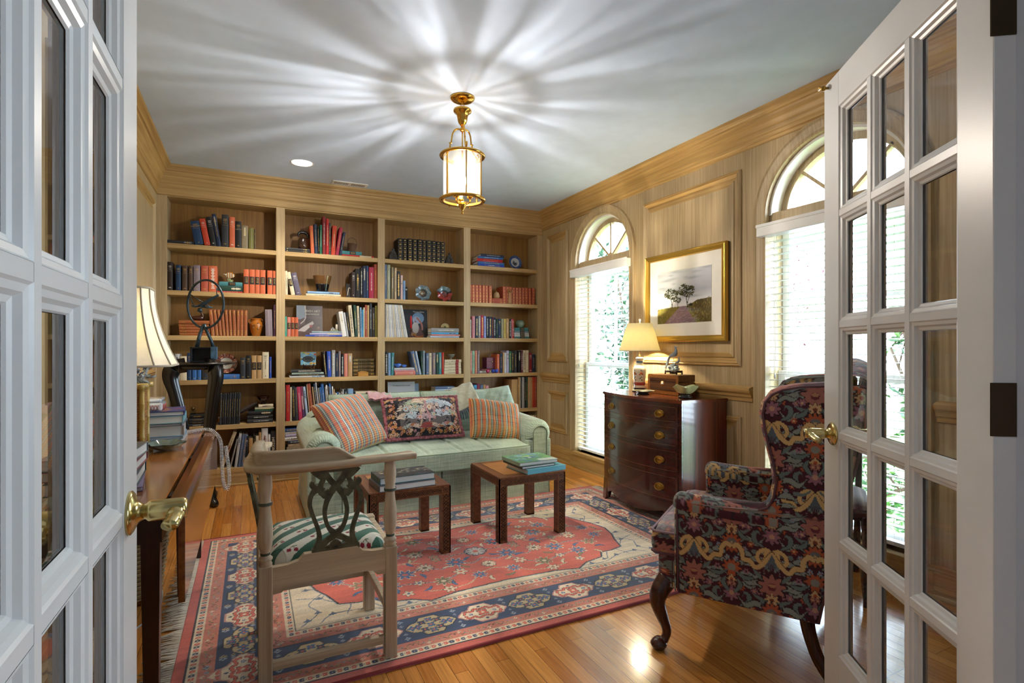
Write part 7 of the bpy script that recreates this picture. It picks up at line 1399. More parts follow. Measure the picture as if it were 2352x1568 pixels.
# lighthouse and cottage
r = orn('lighthouse_ornament', 'miniature white lighthouse and cottage on the blue books', 'ornament', 1260, 650, 680, 10.69, zl, 5.36); b = MB(); b.ball((0, 0, .002), .046, mat('painted_green_rock', '#78836a', .7, var=.3, vs=60), 10, 1, .6, .30); b.v = [(p[0], p[1], max(0, p[2])) for p in b.v]; b.build('green_base', r)
b = MB(); b.lathe([(.013, .006), (.0095, .070)], (.022, 0, 0), mat('lighthouse_white', '#d5cfc2', .5), 20); b.lathe([(.010, .070), (.012, .071), (.012, .075), (.006, .076), (.006, .084), (.009, .086), (.001, .096)], (.022, 0, 0), mat('lantern_black', '#111113', .4), 16); b.build('tower', r)
b = MB(); b.box(-.032, .002, -.012, .012, .008, .026, mat('cottage_white', '#c9c4bc', .6), .001); b.prism([(-.036, .024), (-.015, .040), (.006, .024)], -.014, .014, mat('cottage_roof', '#8a8f94', .6)); b.box(-.022, -.014, -.0135, -.012, .010, .022, mat('cottage_door', '#7a2f2c', .6)); b.build('cottage', r)
# tile on stand
r = orn('fish_tile', 'square painted tile of a black fish on a small easel', 'tile', 620, 650, 790, 10.69, zt, 5.37)
A = Art(1, 1, .008, '#6c96ac')
for k in range(130): A.disc(RN.random(), RN.random(), RN.uniform(.03, .09), RN.choice(['#5c9ac2', '#8cb0b4', '#7fa7ae', '#9db6b0', '#6f9cb8']))
for (x, y, c) in ((.35, .92, '#c79a2c'), (.5, .88, '#b8861c'), (.2, .95, '#9aa84a'), (.9, .12, '#c28a2c'), (.75, .15, '#c9a24a'), (.65, .1, '#b88a2a'), (.93, .82, '#b8482c'), (.05, .45, '#b89a5c')): A.disc(x, y, .07, c)
A.disc(.48, .45, .36, '#26282c', .24); A.disc(.48, .45, .31, '#4a4a4a', .19); A.disc(.5, .46, .24, '#35363a', .13); A.poly([(.14, .45), (.05, .36), (.05, .54)], '#26282c'); A.poly([(.8, .45), (.93, .38), (.93, .52)], '#26282c')
U, V = np.meshgrid(np.linspace(0, 1, 70), np.linspace(0, 1, 70)); t_ = thing('x', None, None) if 0 else None
cloth('tile_face', np.stack([-.068+U*.136, -.012+V*.012-.0, .040+V*.122], -1), A.sample(U*.999, V*.999), colattr('glazed_ceramic', .15, 0, .05, spec=.6), r); b = MB(); b.prism([(-.0112, .040), (.0008, .162), (.0088, .161), (-.0032, .039)], -.068, .068, mat('tile_edge', '#2a4a7c', .3), 'X'); b.build('tile_body', r)
b = MB(); sm = mat('easel_dark_red', '#2c0f10', .3)
for q in (-.045, .045): b.tube(spline([(q, -.026, .052), (q*1.02, -.022, .036), (q*.9, -.012, .018), (q*1.1, -.008, .003)], 4), .004, sm, 8); b.tube([(q*.8, -.008, .02), (q*.3, .03, .003)], .003, sm, 6)
b.tube([(-.045, -.012, .03), (.045, -.012, .03)], .004, sm, 8); b.build('easel', r)
# small wooden box
r = orn('wooden_box', 'small honey coloured wooden box with domed lid on the fourth shelf', 'box', 1965, 650, 790, 10.69, SH[3], 5.325); wb = wood('honey_box_wood', '#a8702c', '#cf9a50', 'X', .3, .3); b = MB(); b.prism([(-.048, 0), (.048, 0), (.048, .026), (.02, .030), (-.005, .036), (-.03, .030), (-.048, .026)], -.02, .02, wb); b.build('box_body', r); b = MB(); b.prism([(-.050, .027), (-.03, .031), (-.005, .0368), (.02, .031), (.050, .027), (.048, .036), (.03, .044), (0, .050), (-.03, .044), (-.048, .036)], -.022, .022, wb); b.build('lid', r)
# bookends
for k, (x, lab) in enumerate(((252, 'left'), (1012, 'right'))):
    r = orn('carved_bookend', 'grey carved stone bookend at the %s of the black volumes' % lab, 'bookend', x, 860, 480, 5.88, SH[0], 5.335); sm = mat('carved_stone', '#3c3a38', .9, bump=1., bs=90, var=.35, vs=50); b = MB(); b.prism([(-.040, 0), (.040, 0), (.042, .03), (.026, .07), (.010, .092), (-.010, .094), (-.026, .074), (-.038, .03)], -.018, .030, sm); b.build('figure_block', r); b = MB(); b.ball((0, -.004, .102), .015, sm, 8); rr_ = random.Random(k)
    for q in range(26): b.ball((rr_.uniform(-.028, .028), -.018, rr_.uniform(.006, .075)), rr_.uniform(.005, .010), sm, 5)
    b.build('carved_relief', r)
# candle
r = orn('candlestick', 'red candle in a small dark holder before the art book', 'candle', 493, 860, 660, 5.88, SH[2], 5.335); b = MB(); b.lathe([(.011, .090), (.010, .20), (.006, .218), (.001, .222)], (0, 0, 0), mat('red_wax', '#b01a1c', .35), 16); b.build('candle', r); b = MB(); b.lathe([(.024, 0), (.022, .006), (.008, .012), (.007, .05), (.012, .062), (.018, .070), (.020, .086), (.014, .094)], (0, 0, 0), mat('candle_holder_brown', '#3a1812', .3), 20); b.build('holder', r)
r = orn('driftwood_carving', 'small amber carved ornament at the foot of the red candle', 'ornament', 590, 860, 660, 5.88, SH[2], 5.33); b = MB(); b.tube(spline([(-.05, 0, .03), (-.03, -.003, .012), (0, 0, .008), (.03, 0, .010), (.05, 0, .018)], 5), [.007]*21, mat('amber_wood', '#8a4a1c', .2, coat=.5), 10); b.build('carving', r)
# shell
r = orn('shell_ornament', 'cream ruffled shell ornament on the grey book', 'ornament', 955, 860, 660, 5.88, zs, 5.37); b = MB(); sh_ = mat('cream_shell', '#cbb887', .35, var=.1)
for k in range(11):
    a = PI*(k+.5)/11; b.grid(lambda u, v: ((.004+v*.040)*math.cos(a+(u-.5)*.42)*1.05, -.010+.018*math.sin(v*PI*.8)+.005*math.cos(u*PI*2), .008+(.004+v*.040)*math.sin(a+(u-.5)*.42)+.004*math.cos(u*PI*4)*v), 8, 8, sh_)
b.ball((0, 0, .012), .014, mat('olive_base', '#5a5a2c', .5), 8); b.build('shell_fan', r)
# blue birds
for k, (x, s_, lab) in enumerate(((212, 1., 'larger'), (308, .72, 'smaller'))):
    r = orn('glass_bird', '%s blue glass bird on the salmon books' % lab, 'ornament', x, 880, 790, 6.357, zb_, 5.36); b = MB(); bg_ = mat('cobalt_glass', '#3a62b0', .1, coat=.6); b.tube([(.040*s_, 0, .030*s_), (.028*s_, 0, .030*s_), (.008*s_, 0, .024*s_), (-.015*s_, 0, .022*s_), (-.032*s_, 0, .030*s_), (-.045*s_, 0, .040*s_)], [.004*s_, .014*s_, .023*s_, .021*s_, .010*s_, .003], bg_, 16); b.build('bird_body', r)
# footed bowl
r = orn('footed_bowl', 'small grey green footed bowl on the cream and red books', 'bowl', 988, 880, 790, 6.357, zw, 5.37); MB().lathe([(.020, 0), (.018, .004), (.008, .012), (.012, .018), (.034, .030), (.046, .050), (.048, .056), (.044, .055), (.030, .034), (.001, .024)], (0, 0, 0), glz('celadon_grey', '#77786a'), 32).build('bowl', r)
b = MB(); zz0 = SH[3]
for o in [q for q in bpy.data.objects if q.get('label', '').find('cream and red set') > 0]:
    me = [v.co for v in o.data.vertices]; z1 = max(v.z for v in me); x1 = max(v.x for v in me); q = MB(); q.box(x1*.66, x1*.84, -.0012, .003, .0005, z1-.0005, mat('red_label_band', '#8c1f1c', .5)); c = q.build('red_label', o)
# beehive pot + angel
r = orn('beehive_pot', 'small cream patterned pot among the terracotta volumes', 'pot', 735, 1070, 640, 10.45, zh, 5.345); b = MB(); b.lathe([(.026, 0), (.030, .004), (.036, .016), (.036, .028), (.030, .046), (.024, .060), (.018, .066), (.006, .070), (.005, .076), (.002, .080)], (0, 0, 0), mat('cream_pottery', '#b59468', .5, bump=.3, bs=100), 28); b.build('pot_body', r)
r = orn('carved_angel', 'pale carved wooden figure before the terracotta volumes', 'ornament', 1055, 1070, 640, 10.45, SH[1], 5.297); b = MB(); aw = mat('carved_pale_wood', '#a87848', .5); b.lathe([(.029, 0), (.027, .02), (.020, .07), (.014, .110), (.011, .125), (.006, .135)], (0, 0, 0), aw, 20, 1, .5); b.ball((-.002, 0, .146), .011, aw, 8); b.build('robed_body', r)
b = MB()
for s_ in (-1, 1): b.tube(spline([(s_*.006, 0, .12), (s_*.022, -.002, .125), (s_*.024, -.004, .155), (s_*.012, -.002, .172)], 5), [.006]*5+[.008]*5+[.003]*6, aw, 8)
b.build('raised_arms', r)
# green pot
r = orn('green_pot', 'round crackled green pot on the banded books', 'pot', 1302, 1070, 640, 10.45, zq, 5.37); MB().lathe([(.026, 0), (.036, .006), (.050, .030), (.053, .048), (.046, .072), (.034, .086), (.028, .088), (.026, .084)], (0, 0, 0), glz('crackled_green_glaze', '#6a8272', var=.3), 36).build('pot_body', r)
# maroon box, twig, glass balls
r = orn('maroon_box', 'maroon box with pale edges and a brass clasp on the fourth shelf', 'box', 1578, 880, 790, 6.357, SH[3], 5.39); mb_ = mat('maroon_box_cloth', '#6a2f42', .45); b = MB(); z9 = SH[3]; zt9 = PX(880+1578/6.357, 790+196/6.357, Y=5.39).z-z9
b.box(-.068, .068, -.03, .09, zx-z9+.001, zt9-.045, mb_, .002); b.build('box_body', r); b = MB(); b.box(-.069, .069, -.031, .091, zt9-.044, zt9, mb_, .002); b.build('lid', r); b = MB(); b.lathe([(.009, 0), (.009, .003), (.004, .006)], (0, 0, 0), brassp, 16, axis='Y'); b.v = [(p[0], -.031-p[1], zt9-.048+p[2]) for p in b.v]; b.build('clasp', r); r.location.z += .0
r = orn('silver_twig', 'tangled silver wire ornament on the maroon box', 'ornament', 1550, 880, 790, 6.357, SH[3]+zt9, 5.40); b = MB(); rr_ = random.Random(8); wm_ = mat('silver_wire', '#9a9894', .3, .9)
for k in range(9): a = rr_.uniform(0, 6); q = rr_.uniform(.015, .036); b.tube(spline([(0, 0, .002), (q*.3*math.cos(a), q*.3*math.sin(a), .012), (q*math.cos(a), q*.5*math.sin(a), .020+rr_.uniform(0, .02)), (q*1.1*math.cos(a+.4), q*.5*math.sin(a+.4), .040+rr_.uniform(-.01, .012))], 5), .0012, wm_, 5)
b.build('wires', r)
for (x, c, lab) in ((1528, '#a01f5c', 'pink'), (1605, '#2440a8', 'blue'), (1658, '#2a4cc0', 'violet blue')):
    r = orn('glass_ornament', '%s cut glass ball before the maroon box' % lab, 'ornament', x, 880, 790, 6.357, SH[3], 5.315); MB().ball((0, 0, .023), .023, mat('cut_glass_'+lab.replace(' ', '_'), c, .05, coat=1.), 7).build('ball', r)
# ================================================================ BOOKS ON THE LOW TABLES
def big_book(name, label, cx, cy, z, w, d, t, rz, col, top=None, n=80, spine=None):
    """w along the spine side facing the camera? local x = width, local y = depth, spine on the far -x side unless given"""
    r = thing(name, label, 'book', (cx, cy, z), rz); m = mat('cover_'+col[1:], col, .3, spec=.5)
    b = MB(); b.box(-w/2, w/2, -d/2, d/2, 0, .0028, m); b.box(-w/2, w/2, -d/2, d/2, t-.0028, t, m); s_ = spine or 'L'
    if s_ == 'L': b.box(-w/2, -w/2+.004, -d/2, d/2, .002, t-.002, m)
    elif s_ == 'F': b.box(-w/2, w/2, -d/2, -d/2+.004, .002, t-.002, m)
    elif s_ == 'R': b.box(w/2-.004, w/2, -d/2, d/2, .002, t-.002, m)
    elif s_ == 'B': b.box(-w/2, w/2, d/2-.004, d/2, .002, t-.002, m)
    b.build('cover', r); MB().box(-w/2+.0045, w/2-.0045, -d/2+.0045, d/2-.0045, .0028, t-.0028, mat('page_block_white', '#c9c8c4', .8, bump=.4, bs=900)).build('pages', r)
    if top is not None:
        U, V = np.meshgrid(np.linspace(0, 1, n), np.linspace(0, 1, n)); cloth('cover_picture', np.stack([-w/2+U*w, -d/2+V*d, np.full_like(U, t+.0006)], -1), top.sample(U*.999, V*.999), colattr('glossy_print', .35, 0, .02, spec=.5), r)
    return r
def blot(bgc, cols, n, seed, lo=.03, hi=.12):
    A = Art(1, 1, .008, bgc); q = random.Random(seed)
    for k in range(n): A.flower(q.random(), q.random(), q.uniform(lo, hi), q.randint(3, 7), q.choice(cols), None, None, q.random()*3)
    return A
for p in ([(835, 1105), (860, 1132), (967, 1117), (966, 1072)]): pass
zt1 = .4172
A = blot('#2c343c', ['#3a4650', '#222a30', '#46525a'], 60, 3); Aw = random.Random(5)
for k in range(60): A.flower(Aw.random(), .45+.5*Aw.random()*(1), Aw.uniform(.02, .05), 5, Aw.choice(['#a39c88', '#7a7468', '#c2b8a0', '#4a3a30']), None, None, Aw.random())
for k in range(14): A.disc(.35+Aw.random()*.35, .22+Aw.random()*.04, .012, '#7a2f28')
big_book('coffee_table_book', 'grey-edged large book, lower of the two on the left low table', .800, 3.075, zt1, .335, .215, .034, .07, '#55565c')
big_book('coffee_table_book', 'dark teal large book with a garden photograph, on top on the left table', .806, 3.085, zt1+.0345, .325, .200, .036, .05, '#1f5a62', A)
big_book('gift_box', 'turquoise box at the bottom of the pile on the right table', 1.705, 3.100, zt1, .30, .26, .030, .10, '#5a9fb0', spine='F')
big_book('coffee_table_book', 'thin dark-edged book between the turquoise box and the garden book', 1.660, 3.115, zt1+.031, .25, .25, .016, .06, '#33363e')
A = blot('#56805c', ['#4f8a4a', '#6fa05a', '#3f6a70', '#7aa8a0', '#54749a', '#8fb070'], 70, 7); A.rect(.55, 1, 0, .25, '#a9b3ac'); A.disc(.5, .5, .16, '#3c5680', .08); A.rect(.46, .54, .46, .55, '#d0d4d8')
big_book('coffee_table_book', 'glossy green garden book topmost on the right low table', 1.672, 3.125, zt1+.0475, .29, .245, .022, .04, '#7a8a78', A)
# ================================================================ THINGS ON THE CHEST
def chest_items():
    z = .8670
    # plate on stand
    r = thing('shallow_dish', 'small patterned dish on a black stand before the lamp', 'dish', (2.665, 3.165, z)); MB().lathe([(.045, 0), (.050, .004), (.040, .008), (.036, .012), (.052, .016)], (0, 0, 0), black, 32).build('stand', r)
    U, V = np.meshgrid(np.linspace(0, 2*PI, 81)[:-1], np.linspace(.02, 1, 30)); A = Art(1, 1, .01, '#b8b28e'); 
    for k in range(40): a = RN.random()*6.3; q = RN.random()*.45; A.flower(.5+q*math.cos(a), .5+q*math.sin(a), .04, 5, RN.choice(['#8a7a4c', '#a85a34', '#5d6f48', '#d0cbb0']), None, None, RN.random())
    R_ = .085; P_ = np.stack([R_*V*np.cos(U), R_*V*np.sin(U), .017+.010*V**3], -1); c_ = A.sample(.5+.48*V*np.cos(U), .5+.48*V*np.sin(U)); cloth('dish_face', P_, c_, colattr('glazed_ceramic', .15, 0, .05, spec=.6), r, wrap=True); MB().lathe([(.03, .0145), (.0855, .0265), (.0852, .0275)], (0, 0, 0), mat('dish_dark_underside', '#26221c', .3), 60, caps=False).build('dish_underside', r)
    # inlaid box
    x0, x1, y0, y1, h = 2.79, 2.955, 2.925, 3.255, .150; B = ((x0+x1)/2, (y0+y1)/2, z); r = thing('inlaid_box', 'walnut writing box with inlaid borders on the chest', 'box', B); wn = wood('box_walnut', '#3f220f', '#7a4a20', 'Y', .3, .3, fine=.6); ib = mat('inlay_marquetry', '#9a6428', .4, var=.6, vs=220)
    b = MB(); b.box(x0, x1, y0, y1, z, z+.095, wn, .002); b.build('box_body', r, B); b = MB(); b.box(x0, x1, y0, y1, z+.0965, z+h, wn, .006); b.build('lid', r, B)
    b = MB()
    for (a, c, d, e) in ((y0+.001, y1-.001, z+.002, z+.026), (y0+.001, y1-.001, z+h-.028, z+h-.006), (y0+.001, y0+.024, z+.026, z+h-.028), (y1-.024, y1-.001, z+.026, z+h-.028)): b.box(x0-.0012, x0+.001, a, c, d, e, ib)
    b.build('inlaid_border', r, B); b = MB(); b.lathe([(.021, 0), (.021, .0015), (.001, .002)], (0, 0, 0), ib, 24, axis='X'); b.lathe([(.011, .002), (.001, .0028)], (0, 0, 0), mat('bone_inlay', '#cdbfa4', .4), 20, 1.3, .8, axis='X'); b.v = [(x0-.001-p[0], (y0+y1)/2+p[1], z+.080+p[2]) for p in b.v]; b.build('escutcheon', r, B)
    b = MB(); b.box(x0-.0006, x0+.001, y0, y1, z+.0945, z+.097, mat('seam_dark', '#1a0f08', .8)); b.build('lid_seam', r, B)
    # bird carving on stand
    zb = z+h+.0008; c = (2.865, 3.055, zb); r = thing('bird_carving', 'grey stone carving of two long-tailed birds on a fretted wood stand', 'carving', c); sw = mat('rosewood_stand', '#2e120c', .3, coat=.3); gs = mat('grey_carved_stone', '#8a949e', .5, bump=.4, bs=120)
    b = MB(); b.box(-.03, .03, -.066, .066, .014, .030, sw, .003)
    for sx in (-.026, .026):
        for sy in (-.060, .060): b.box(sx-.005, sx+.005, sy-.005, sy+.005, 0, .016, sw, .002)
        for k in range(7): b.ball((sx*1.12, -.054+k*.018, .020), .008, sw, 6)
    b.box(-.028, .028, -.012, .012, .004, .014, sw, .003); b.build('fretted_stand', r)
    b = MB(); q = random.Random(4)
    for k in range(34):
        y = q.uniform(-.05, .045); zz = .032+abs(q.gauss(0, .022))*(1-abs(y)*8 if abs(y) < .1 else .2); b.flat = 0; b.ball((q.uniform(-.018, .012), y, zz), q.uniform(.006, .012), gs, 5, .7, 1, q.uniform(.6, 1.1))
    for k in range(12): a = q.uniform(0, PI); b.tube([(0, q.uniform(-.04, .04), .03), (q.uniform(-.01, .01), q.uniform(-.045, .045), .06), (q.uniform(-.01, .01), q.uniform(-.04, .04), .075)], [.004, .003, .002], gs, 6)
    b.build('rockwork', r)
    def bird(o_, s_, f):
        b = MB(); T = lambda y, zz: (o_[0], o_[1]+f*y*s_, o_[2]+zz*s_)
        b.tube(spline([T(.075, -.075), T(.055, -.03), T(.035, -.002), T(.010, .012), T(-.012, .018), T(-.024, .030), (T(-.026, .048)), T(-.024, .060)], 6), [np.interp(i/42, [0, .25, .45, .6, .75, .9, 1], [.003, .006, .013, .016, .012, .007, .006])*s_ for i in range(43)], gs, 12); b.ball(T(-.023, .066), .0085*s_, gs, 6); b.tube([T(-.028, .068), T(-.042, .066), T(-.050, .068)], [.003*s_, .002*s_, .0008], gs, 6); b.tube([T(-.018, .072), T(-.012, .080)], [.0025*s_, .001], gs, 5)
        for q_ in (.004, -.008): b.tube([T(q_, .002), T(q_-.002, -.03), T(q_+.004, -.055)], .0018*s_, gs, 5)
        b.tube([T(.03, .010), T(.045, -.03), T(.07, -.09)], [.006*s_, .005*s_, .002], gs, 8); b.build('bird', r)
    bird((0, .006, .128), 1.15, 1); bird((-.004, -.046, .085), .62, 1)
    # green bowl on stand
    c = (2.735, 2.800, z); r = thing('leaf_bowl', 'pale green leaf-shaped bowl on black stand at the chest corner', 'bowl', c); MB().lathe([(.046, 0), (.050, .006), (.044, .012), (.034, .015), (.040, .021), (.036, .024)], (0, 0, 0), black, 32).build('stand', r)
    g = MB(); gm = mat('celadon_yellow_green', '#c6cd90', .2, coat=.5, var=.12); n = 64
    for th in (0, .003):
        g.grid(lambda u, v: ((.018+.062*v**.8)*(1+.12*v*math.cos(5*2*PI*u)+(.18*v**3 if abs(u-.27) < .06 or abs(u-.77) < .06 else 0))*math.cos(2*PI*u)*(.85), (.018+.062*v**.8)*(1+.12*v*math.cos(5*2*PI*u))*math.sin(2*PI*u)*1.1, .026+th+.055*v**1.7+.008*v*v*math.cos(4*2*PI*u)), n, 16, gm, True)
    g.lathe([(.001, .0255), (.018, .0258)], (0, 0, 0), gm, 24); g.build('bowl', r)
chest_items()
# ================================================================ BLACK STAND AND SCULPTURE
def stand():
    c = (-.345, 4.80, 0); r = thing('tall_plant_stand', 'tall black lacquer stand with round top before the bookcase', 'stand', c); zt = 1.085
    MB().lathe([(.18, zt), (.235, zt+.004), (.24, zt+.010), (.24, zt+.016), (.234, zt+.020), (.001, zt+.020)], (0, 0, 0), black, 56).build('round_top', r)
    MB().lathe([(.001, zt-.035), (.15, zt-.035), (.155, zt-.02), (.155, zt), (.001, zt)], (0, 0, 0), black, 8).build('apron', r)
    for k in range(3):
        a = math.radians(-56)+k*2*PI/3; ca, sa = math.cos(a), math.sin(a); b = MB()
        pf = spline([(.10, zt, 0), (.175, zt-.02, 0), (.20, zt-.09, 0), (.175, zt-.20, 0), (.135, zt-.38, 0), (.105, zt-.58, 0), (.095, zt-.75, 0), (.115, zt-.92, 0), (.150, zt-1.03, 0), (.185, .022, 0), (.20, .012, 0)], 6); n = len(pf)
        vs = []
        for i, p in enumerate(pf):
            t = (pf[min(n-1, i+1)]-pf[max(0, i-1)]).normalized(); nn = Vector((-t.y, t.x, 0)); f = i/(n-1); w = np.interp(f, [0, .15, .3, .6, .9, 1], [.11, .115, .085, .070, .045, .02]); hw = np.interp(f, [0, .15, .4, .8, 1], [.030, .030, .026, .020, .020])
            for (s_, q) in ((-1, -1), (1, -1), (1, 1), (-1, 1)):
                P2 = p+nn*w*.5*s_; vs.append((P2.x*ca-q*hw*sa, P2.x*sa+q*hw*ca, max(0.0, P2.y)))
        b.raw(vs, [(i*4+k2, i*4+(k2+1) % 4, i*4+4+(k2+1) % 4, i*4+4+k2) for i in range(n-1) for k2 in range(4)]+[(0, 1, 2, 3), (4*n-4, 4*n-1, 4*n-2, 4*n-3)], black, True); b.build('cabriole_leg', r)
    # sculpture
    zs = zt+.0206; bz = mat('verdigris_bronze', '#3a4a54', .35, .7, var=.5, vs=30); db = mat('dark_bronze', '#1d2126', .4, .6, bump=.6, bs=60)
    o = PX(462, 815, Y=4.70); r = thing('bronze_acrobat', 'bronze sculpture of acrobat in a hoop, on the black stand', 'sculpture', (o.x, 4.74, zs)); Yc = 4.74
    T = lambda x, y, dy=0: tuple(Vector((PX(x, y, Y=Yc+dy).x, Yc+dy, PX(x, y, Y=Yc).z)))
    L_ = (o.x, 4.74, zs); b = MB(); x0 = T(438, 820)[0]; x1 = T(486, 820)[0]; ztb = T(450, 797)[2]; x2 = T(499, 820)[0]
    b.box(x0, x1, Yc-.05, Yc+.06, zs, zs+.012, db, .003); b.box(x0, x1, Yc-.05, Yc+.06, ztb-.012, ztb, db, .003); b.box(x0, x0+.014, Yc-.05, Yc+.06, zs, ztb, db, .003); b.box(x0, x1, Yc+.045, Yc+.06, zs, ztb, db); b.build('hollow_block', r, L_)
    MB().box(x1-.004, x2, Yc-.06, Yc+.06, zs, ztb+.002, mat('blue_patina_block', '#45637c', .6, .3, bump=.8, bs=80, var=.4, vs=40), .003).build('solid_block', r, L_)
    b = MB(); b.tube([T(452, 797), T(457, 775), T(466, 748)], [.016, .013, .012], bz, 8); b.tube([T(491, 799), T(484, 780), T(476, 762), T(468, 744)], [.014, .012, .012, .014], bz, 8); b.build('splayed_legs', r, L_)
    b = MB(); cx, cy = T(471.5, 698)[0], T(471.5, 698)[2]; R_ = (T(471, 643)[2]-T(471, 753)[2])/2; wx = (T(516, 698)[0]-T(427, 698)[0])/2; tilt = math.sqrt(max(0, R_**2-wx**2)); pts = [(cx+wx*math.cos(t), Yc-tilt*math.cos(t), cy+R_*math.sin(t)) for t in [2*PI*i/64 for i in range(64)]]
    b.tube(pts, .0085, bz, 10, closed=True); b.build('hoop', r, L_)
    b = MB(); b.tube(spline([T(503, 677), T(490, 684), T(478, 691), T(468, 698), T(460, 704)], 5), [np.interp(i/20, [0, .3, .6, 1], [.007, .012, .015, .018]) for i in range(21)], bz, 10); b.ball(T(459, 712), .018, bz, 8); b.tube([T(463, 701), T(448, 704), T(440, 702)], [.009, .007, .006], bz, 8); b.tube([T(462, 703), T(475, 706), T(488, 706)], [.009, .007, .006], bz, 8); b.build('acrobat_figure', r, L_)
    b = MB(); b.tube([T(434, 674), T(446, 703)], .0035, bz, 6); b.tube([T(434, 674), T(484, 706)], .004, bz, 6); b.tube([T(497, 660), T(498, 677)], .003, bz, 6); b.build('trapeze_bar', r, L_)
stand()
# ================================================================ DESK THINGS
def desk_things():
    z = .7425
    # lamp: woven box base, silk bell shade
    c = (-.500, 2.93, z); r = thing('desk_lamp', 'lit table lamp with woven bamboo box base and ivory bell shade on the desk', 'lamp', c)
    wv = mat('woven_cane', '#8a5a24', .55, bump=1., bs=140, var=.5, vs=110); wv2 = mat('raffia_side', '#a8824e', .7, bump=1., bs=200, var=.25, vs=160); bb = mat('bamboo_pole', '#a88c46', .35, var=.15)
    b = MB(); b.box(-.065, .065, -.065, .065, .012, .300, wv2); b.build('box_body', r)
    b = MB()      # herringbone cane panels
    for f in range(4):
        b.M = Matrix.Rotation(f*PI/2, 4, 'Z')
        for j in range(26):
            for i in range(8):
                x = -.052+i*.0149; zz = .020+j*.0105; s_ = .5 if i % 2 else -.5; b.raw([(x-.007, -.0665, zz+s_*-.006), (x+.007, -.0665, zz+s_*.006), (x+.007, -.0665, zz+.0075+s_*.006), (x-.007, -.0665, zz+.0075-s_*.006), (x, -.0688, zz+.004)], [(0, 1, 4), (1, 2, 4), (2, 3, 4), (3, 0, 4)], wv)
    b.M = Matrix(); b.build('cane_panels', r)
    for sx in (-1, 1):
        for sy in (-1, 1):
            b = MB(); b.lathe([(.010, 0), (.010, .07), (.012, .073), (.010, .076), (.010, .15), (.012, .153), (.010, .156), (.010, .22), (.012, .223), (.010, .226), (.010, .305)], (sx*.066, sy*.066, 0), bb, 12); b.build('bamboo_post', r)
    for zz in (.010, .300):
        b = MB()
        for sx in (-1, 1): b.tube([(sx*.066, -.09, zz), (sx*.066, -.03, zz), (sx*.066, .03, zz), (sx*.066, .09, zz)], [.013, .011, .011, .013], bb, 10)
        for sy in (-1, 1): b.tube([(-.09, sy*.066, zz+.004), (0, sy*.066, zz+.004), (.09, sy*.066, zz+.004)], [.013, .011, .013], bb, 10)
        b.build('bamboo_rail', r)
    b = MB(); b.tube([(0, 0, .30), (0, 0, .68)], .006, brassd, 8); b.build('stem', r)
    sh = shade_mat('ivory_silk_shade', '#fbf7ea', '#fff2c8', 2); b = MB(); n = 8; zb, zt = .395, .745
    def sec(v):
        rr_ = .094+.090*(1-v)**1.9; q = []
        cc = .30
        for k in range(8):
            a = PI/8+k*PI/4; 
        s_ = rr_; ct = s_*cc; pts = [(s_-ct, -s_), (s_, -s_+ct), (s_, s_-ct), (s_-ct, s_), (-s_+ct, s_), (-s_, s_-ct), (-s_, -s_+ct), (-s_+ct, -s_)]; return pts
    rows = [[(x, y, zb+(zt-zb)*j/14+(.010*(1 if (i//1) % 2 else 0))*0) for i, (x, y) in enumerate(sec(j/14))] for j in range(15)]
    b.raw([p for rw in rows for p in rw], [(j*8+i, j*8+(i+1) % 8, j*8+8+(i+1) % 8, j*8+8+i) for j in range(14) for i in range(8)], sh, False); b.build('bell_shade', r)
    b = MB(); tr = mat('shade_binding', '#b3a998', .8)
    for i in range(8): b.tube([rows[j][i] for j in range(15)], .004, tr, 6)
    for j in (0, 14): b.tube(rows[j], .0055, tr, 6, closed=True)
    b.build('shade_binding', r)
    b = MB(); b.ball((0, 0, .55), .03, MC['warm_bulb'], 8); b.build('bulb', r)
    lamp('desk_lamp_bulb', 'POINT', (c[0], c[1], z+.55), 75, (1, .95, .82), .03)
    b = MB(); q = random.Random(6); tm = mat('tole_leaf_grey', '#8f97a0', .4, .3); yl = mat('tole_flower_blue_grey', '#a9b4c8', .4)
    def leaf(p, d, l, w, m):
        d = Vector(d).normalized(); s_ = d.orthogonal().normalized(); nrm = d.cross(s_); P0 = Vector(p); v_ = []
        for i in range(5):
            t = i/4; ww = w*math.sin(PI*min(1, t*.94+.06)); cc_ = P0+d*l*t+nrm*.01*math.sin(PI*t); v_ += [tuple(cc_+s_*ww), tuple(cc_+nrm*.004), tuple(cc_-s_*ww), tuple(cc_-nrm*.001)]
        b.raw(v_, [(i*4+k, i*4+(k+1) % 4, i*4+4+(k+1) % 4, i*4+4+k) for i in range(4) for k in range(4)], m, True)
    for k in range(16):
        a = q.uniform(0, 2*PI); p = (.055*math.cos(a), .055*math.sin(a), .318+q.uniform(0, .03)); e = (.085*math.cos(a+.3), .085*math.sin(a+.3), .340+q.uniform(0, .07)); b.tube(spline([(.02*math.cos(a), .02*math.sin(a), .31), p, e], 4), .002, tm, 5)
        for j in range(4): leaf(e if j < 2 else p, (q.uniform(-1, 1), q.uniform(-1, 1), q.uniform(-.3, .8)), q.uniform(.03, .045), .010, tm)
        if k % 3 == 0:
            for j in range(5): t = 2*PI*j/5; leaf(e, (math.cos(t), math.sin(t)*.6-.4, math.sin(t)), .020, .009, yl)
    b.build('metal_flower_spray', r)
    # pile of books behind
    def bk(label, cx, cy, zz, w, d, t, rz, col, nm='book', sp='R', top=None): return big_book(nm, label, cx, cy, zz, w, d, t, rz, col, top, spine=sp)
    A = blot('#1f3c78', ['#3a5aa8', '#8a3a2c', '#c87a2c', '#5a3a7a'], 40, 12); A.disc(.55, .6, .2, '#b8742c', .16)
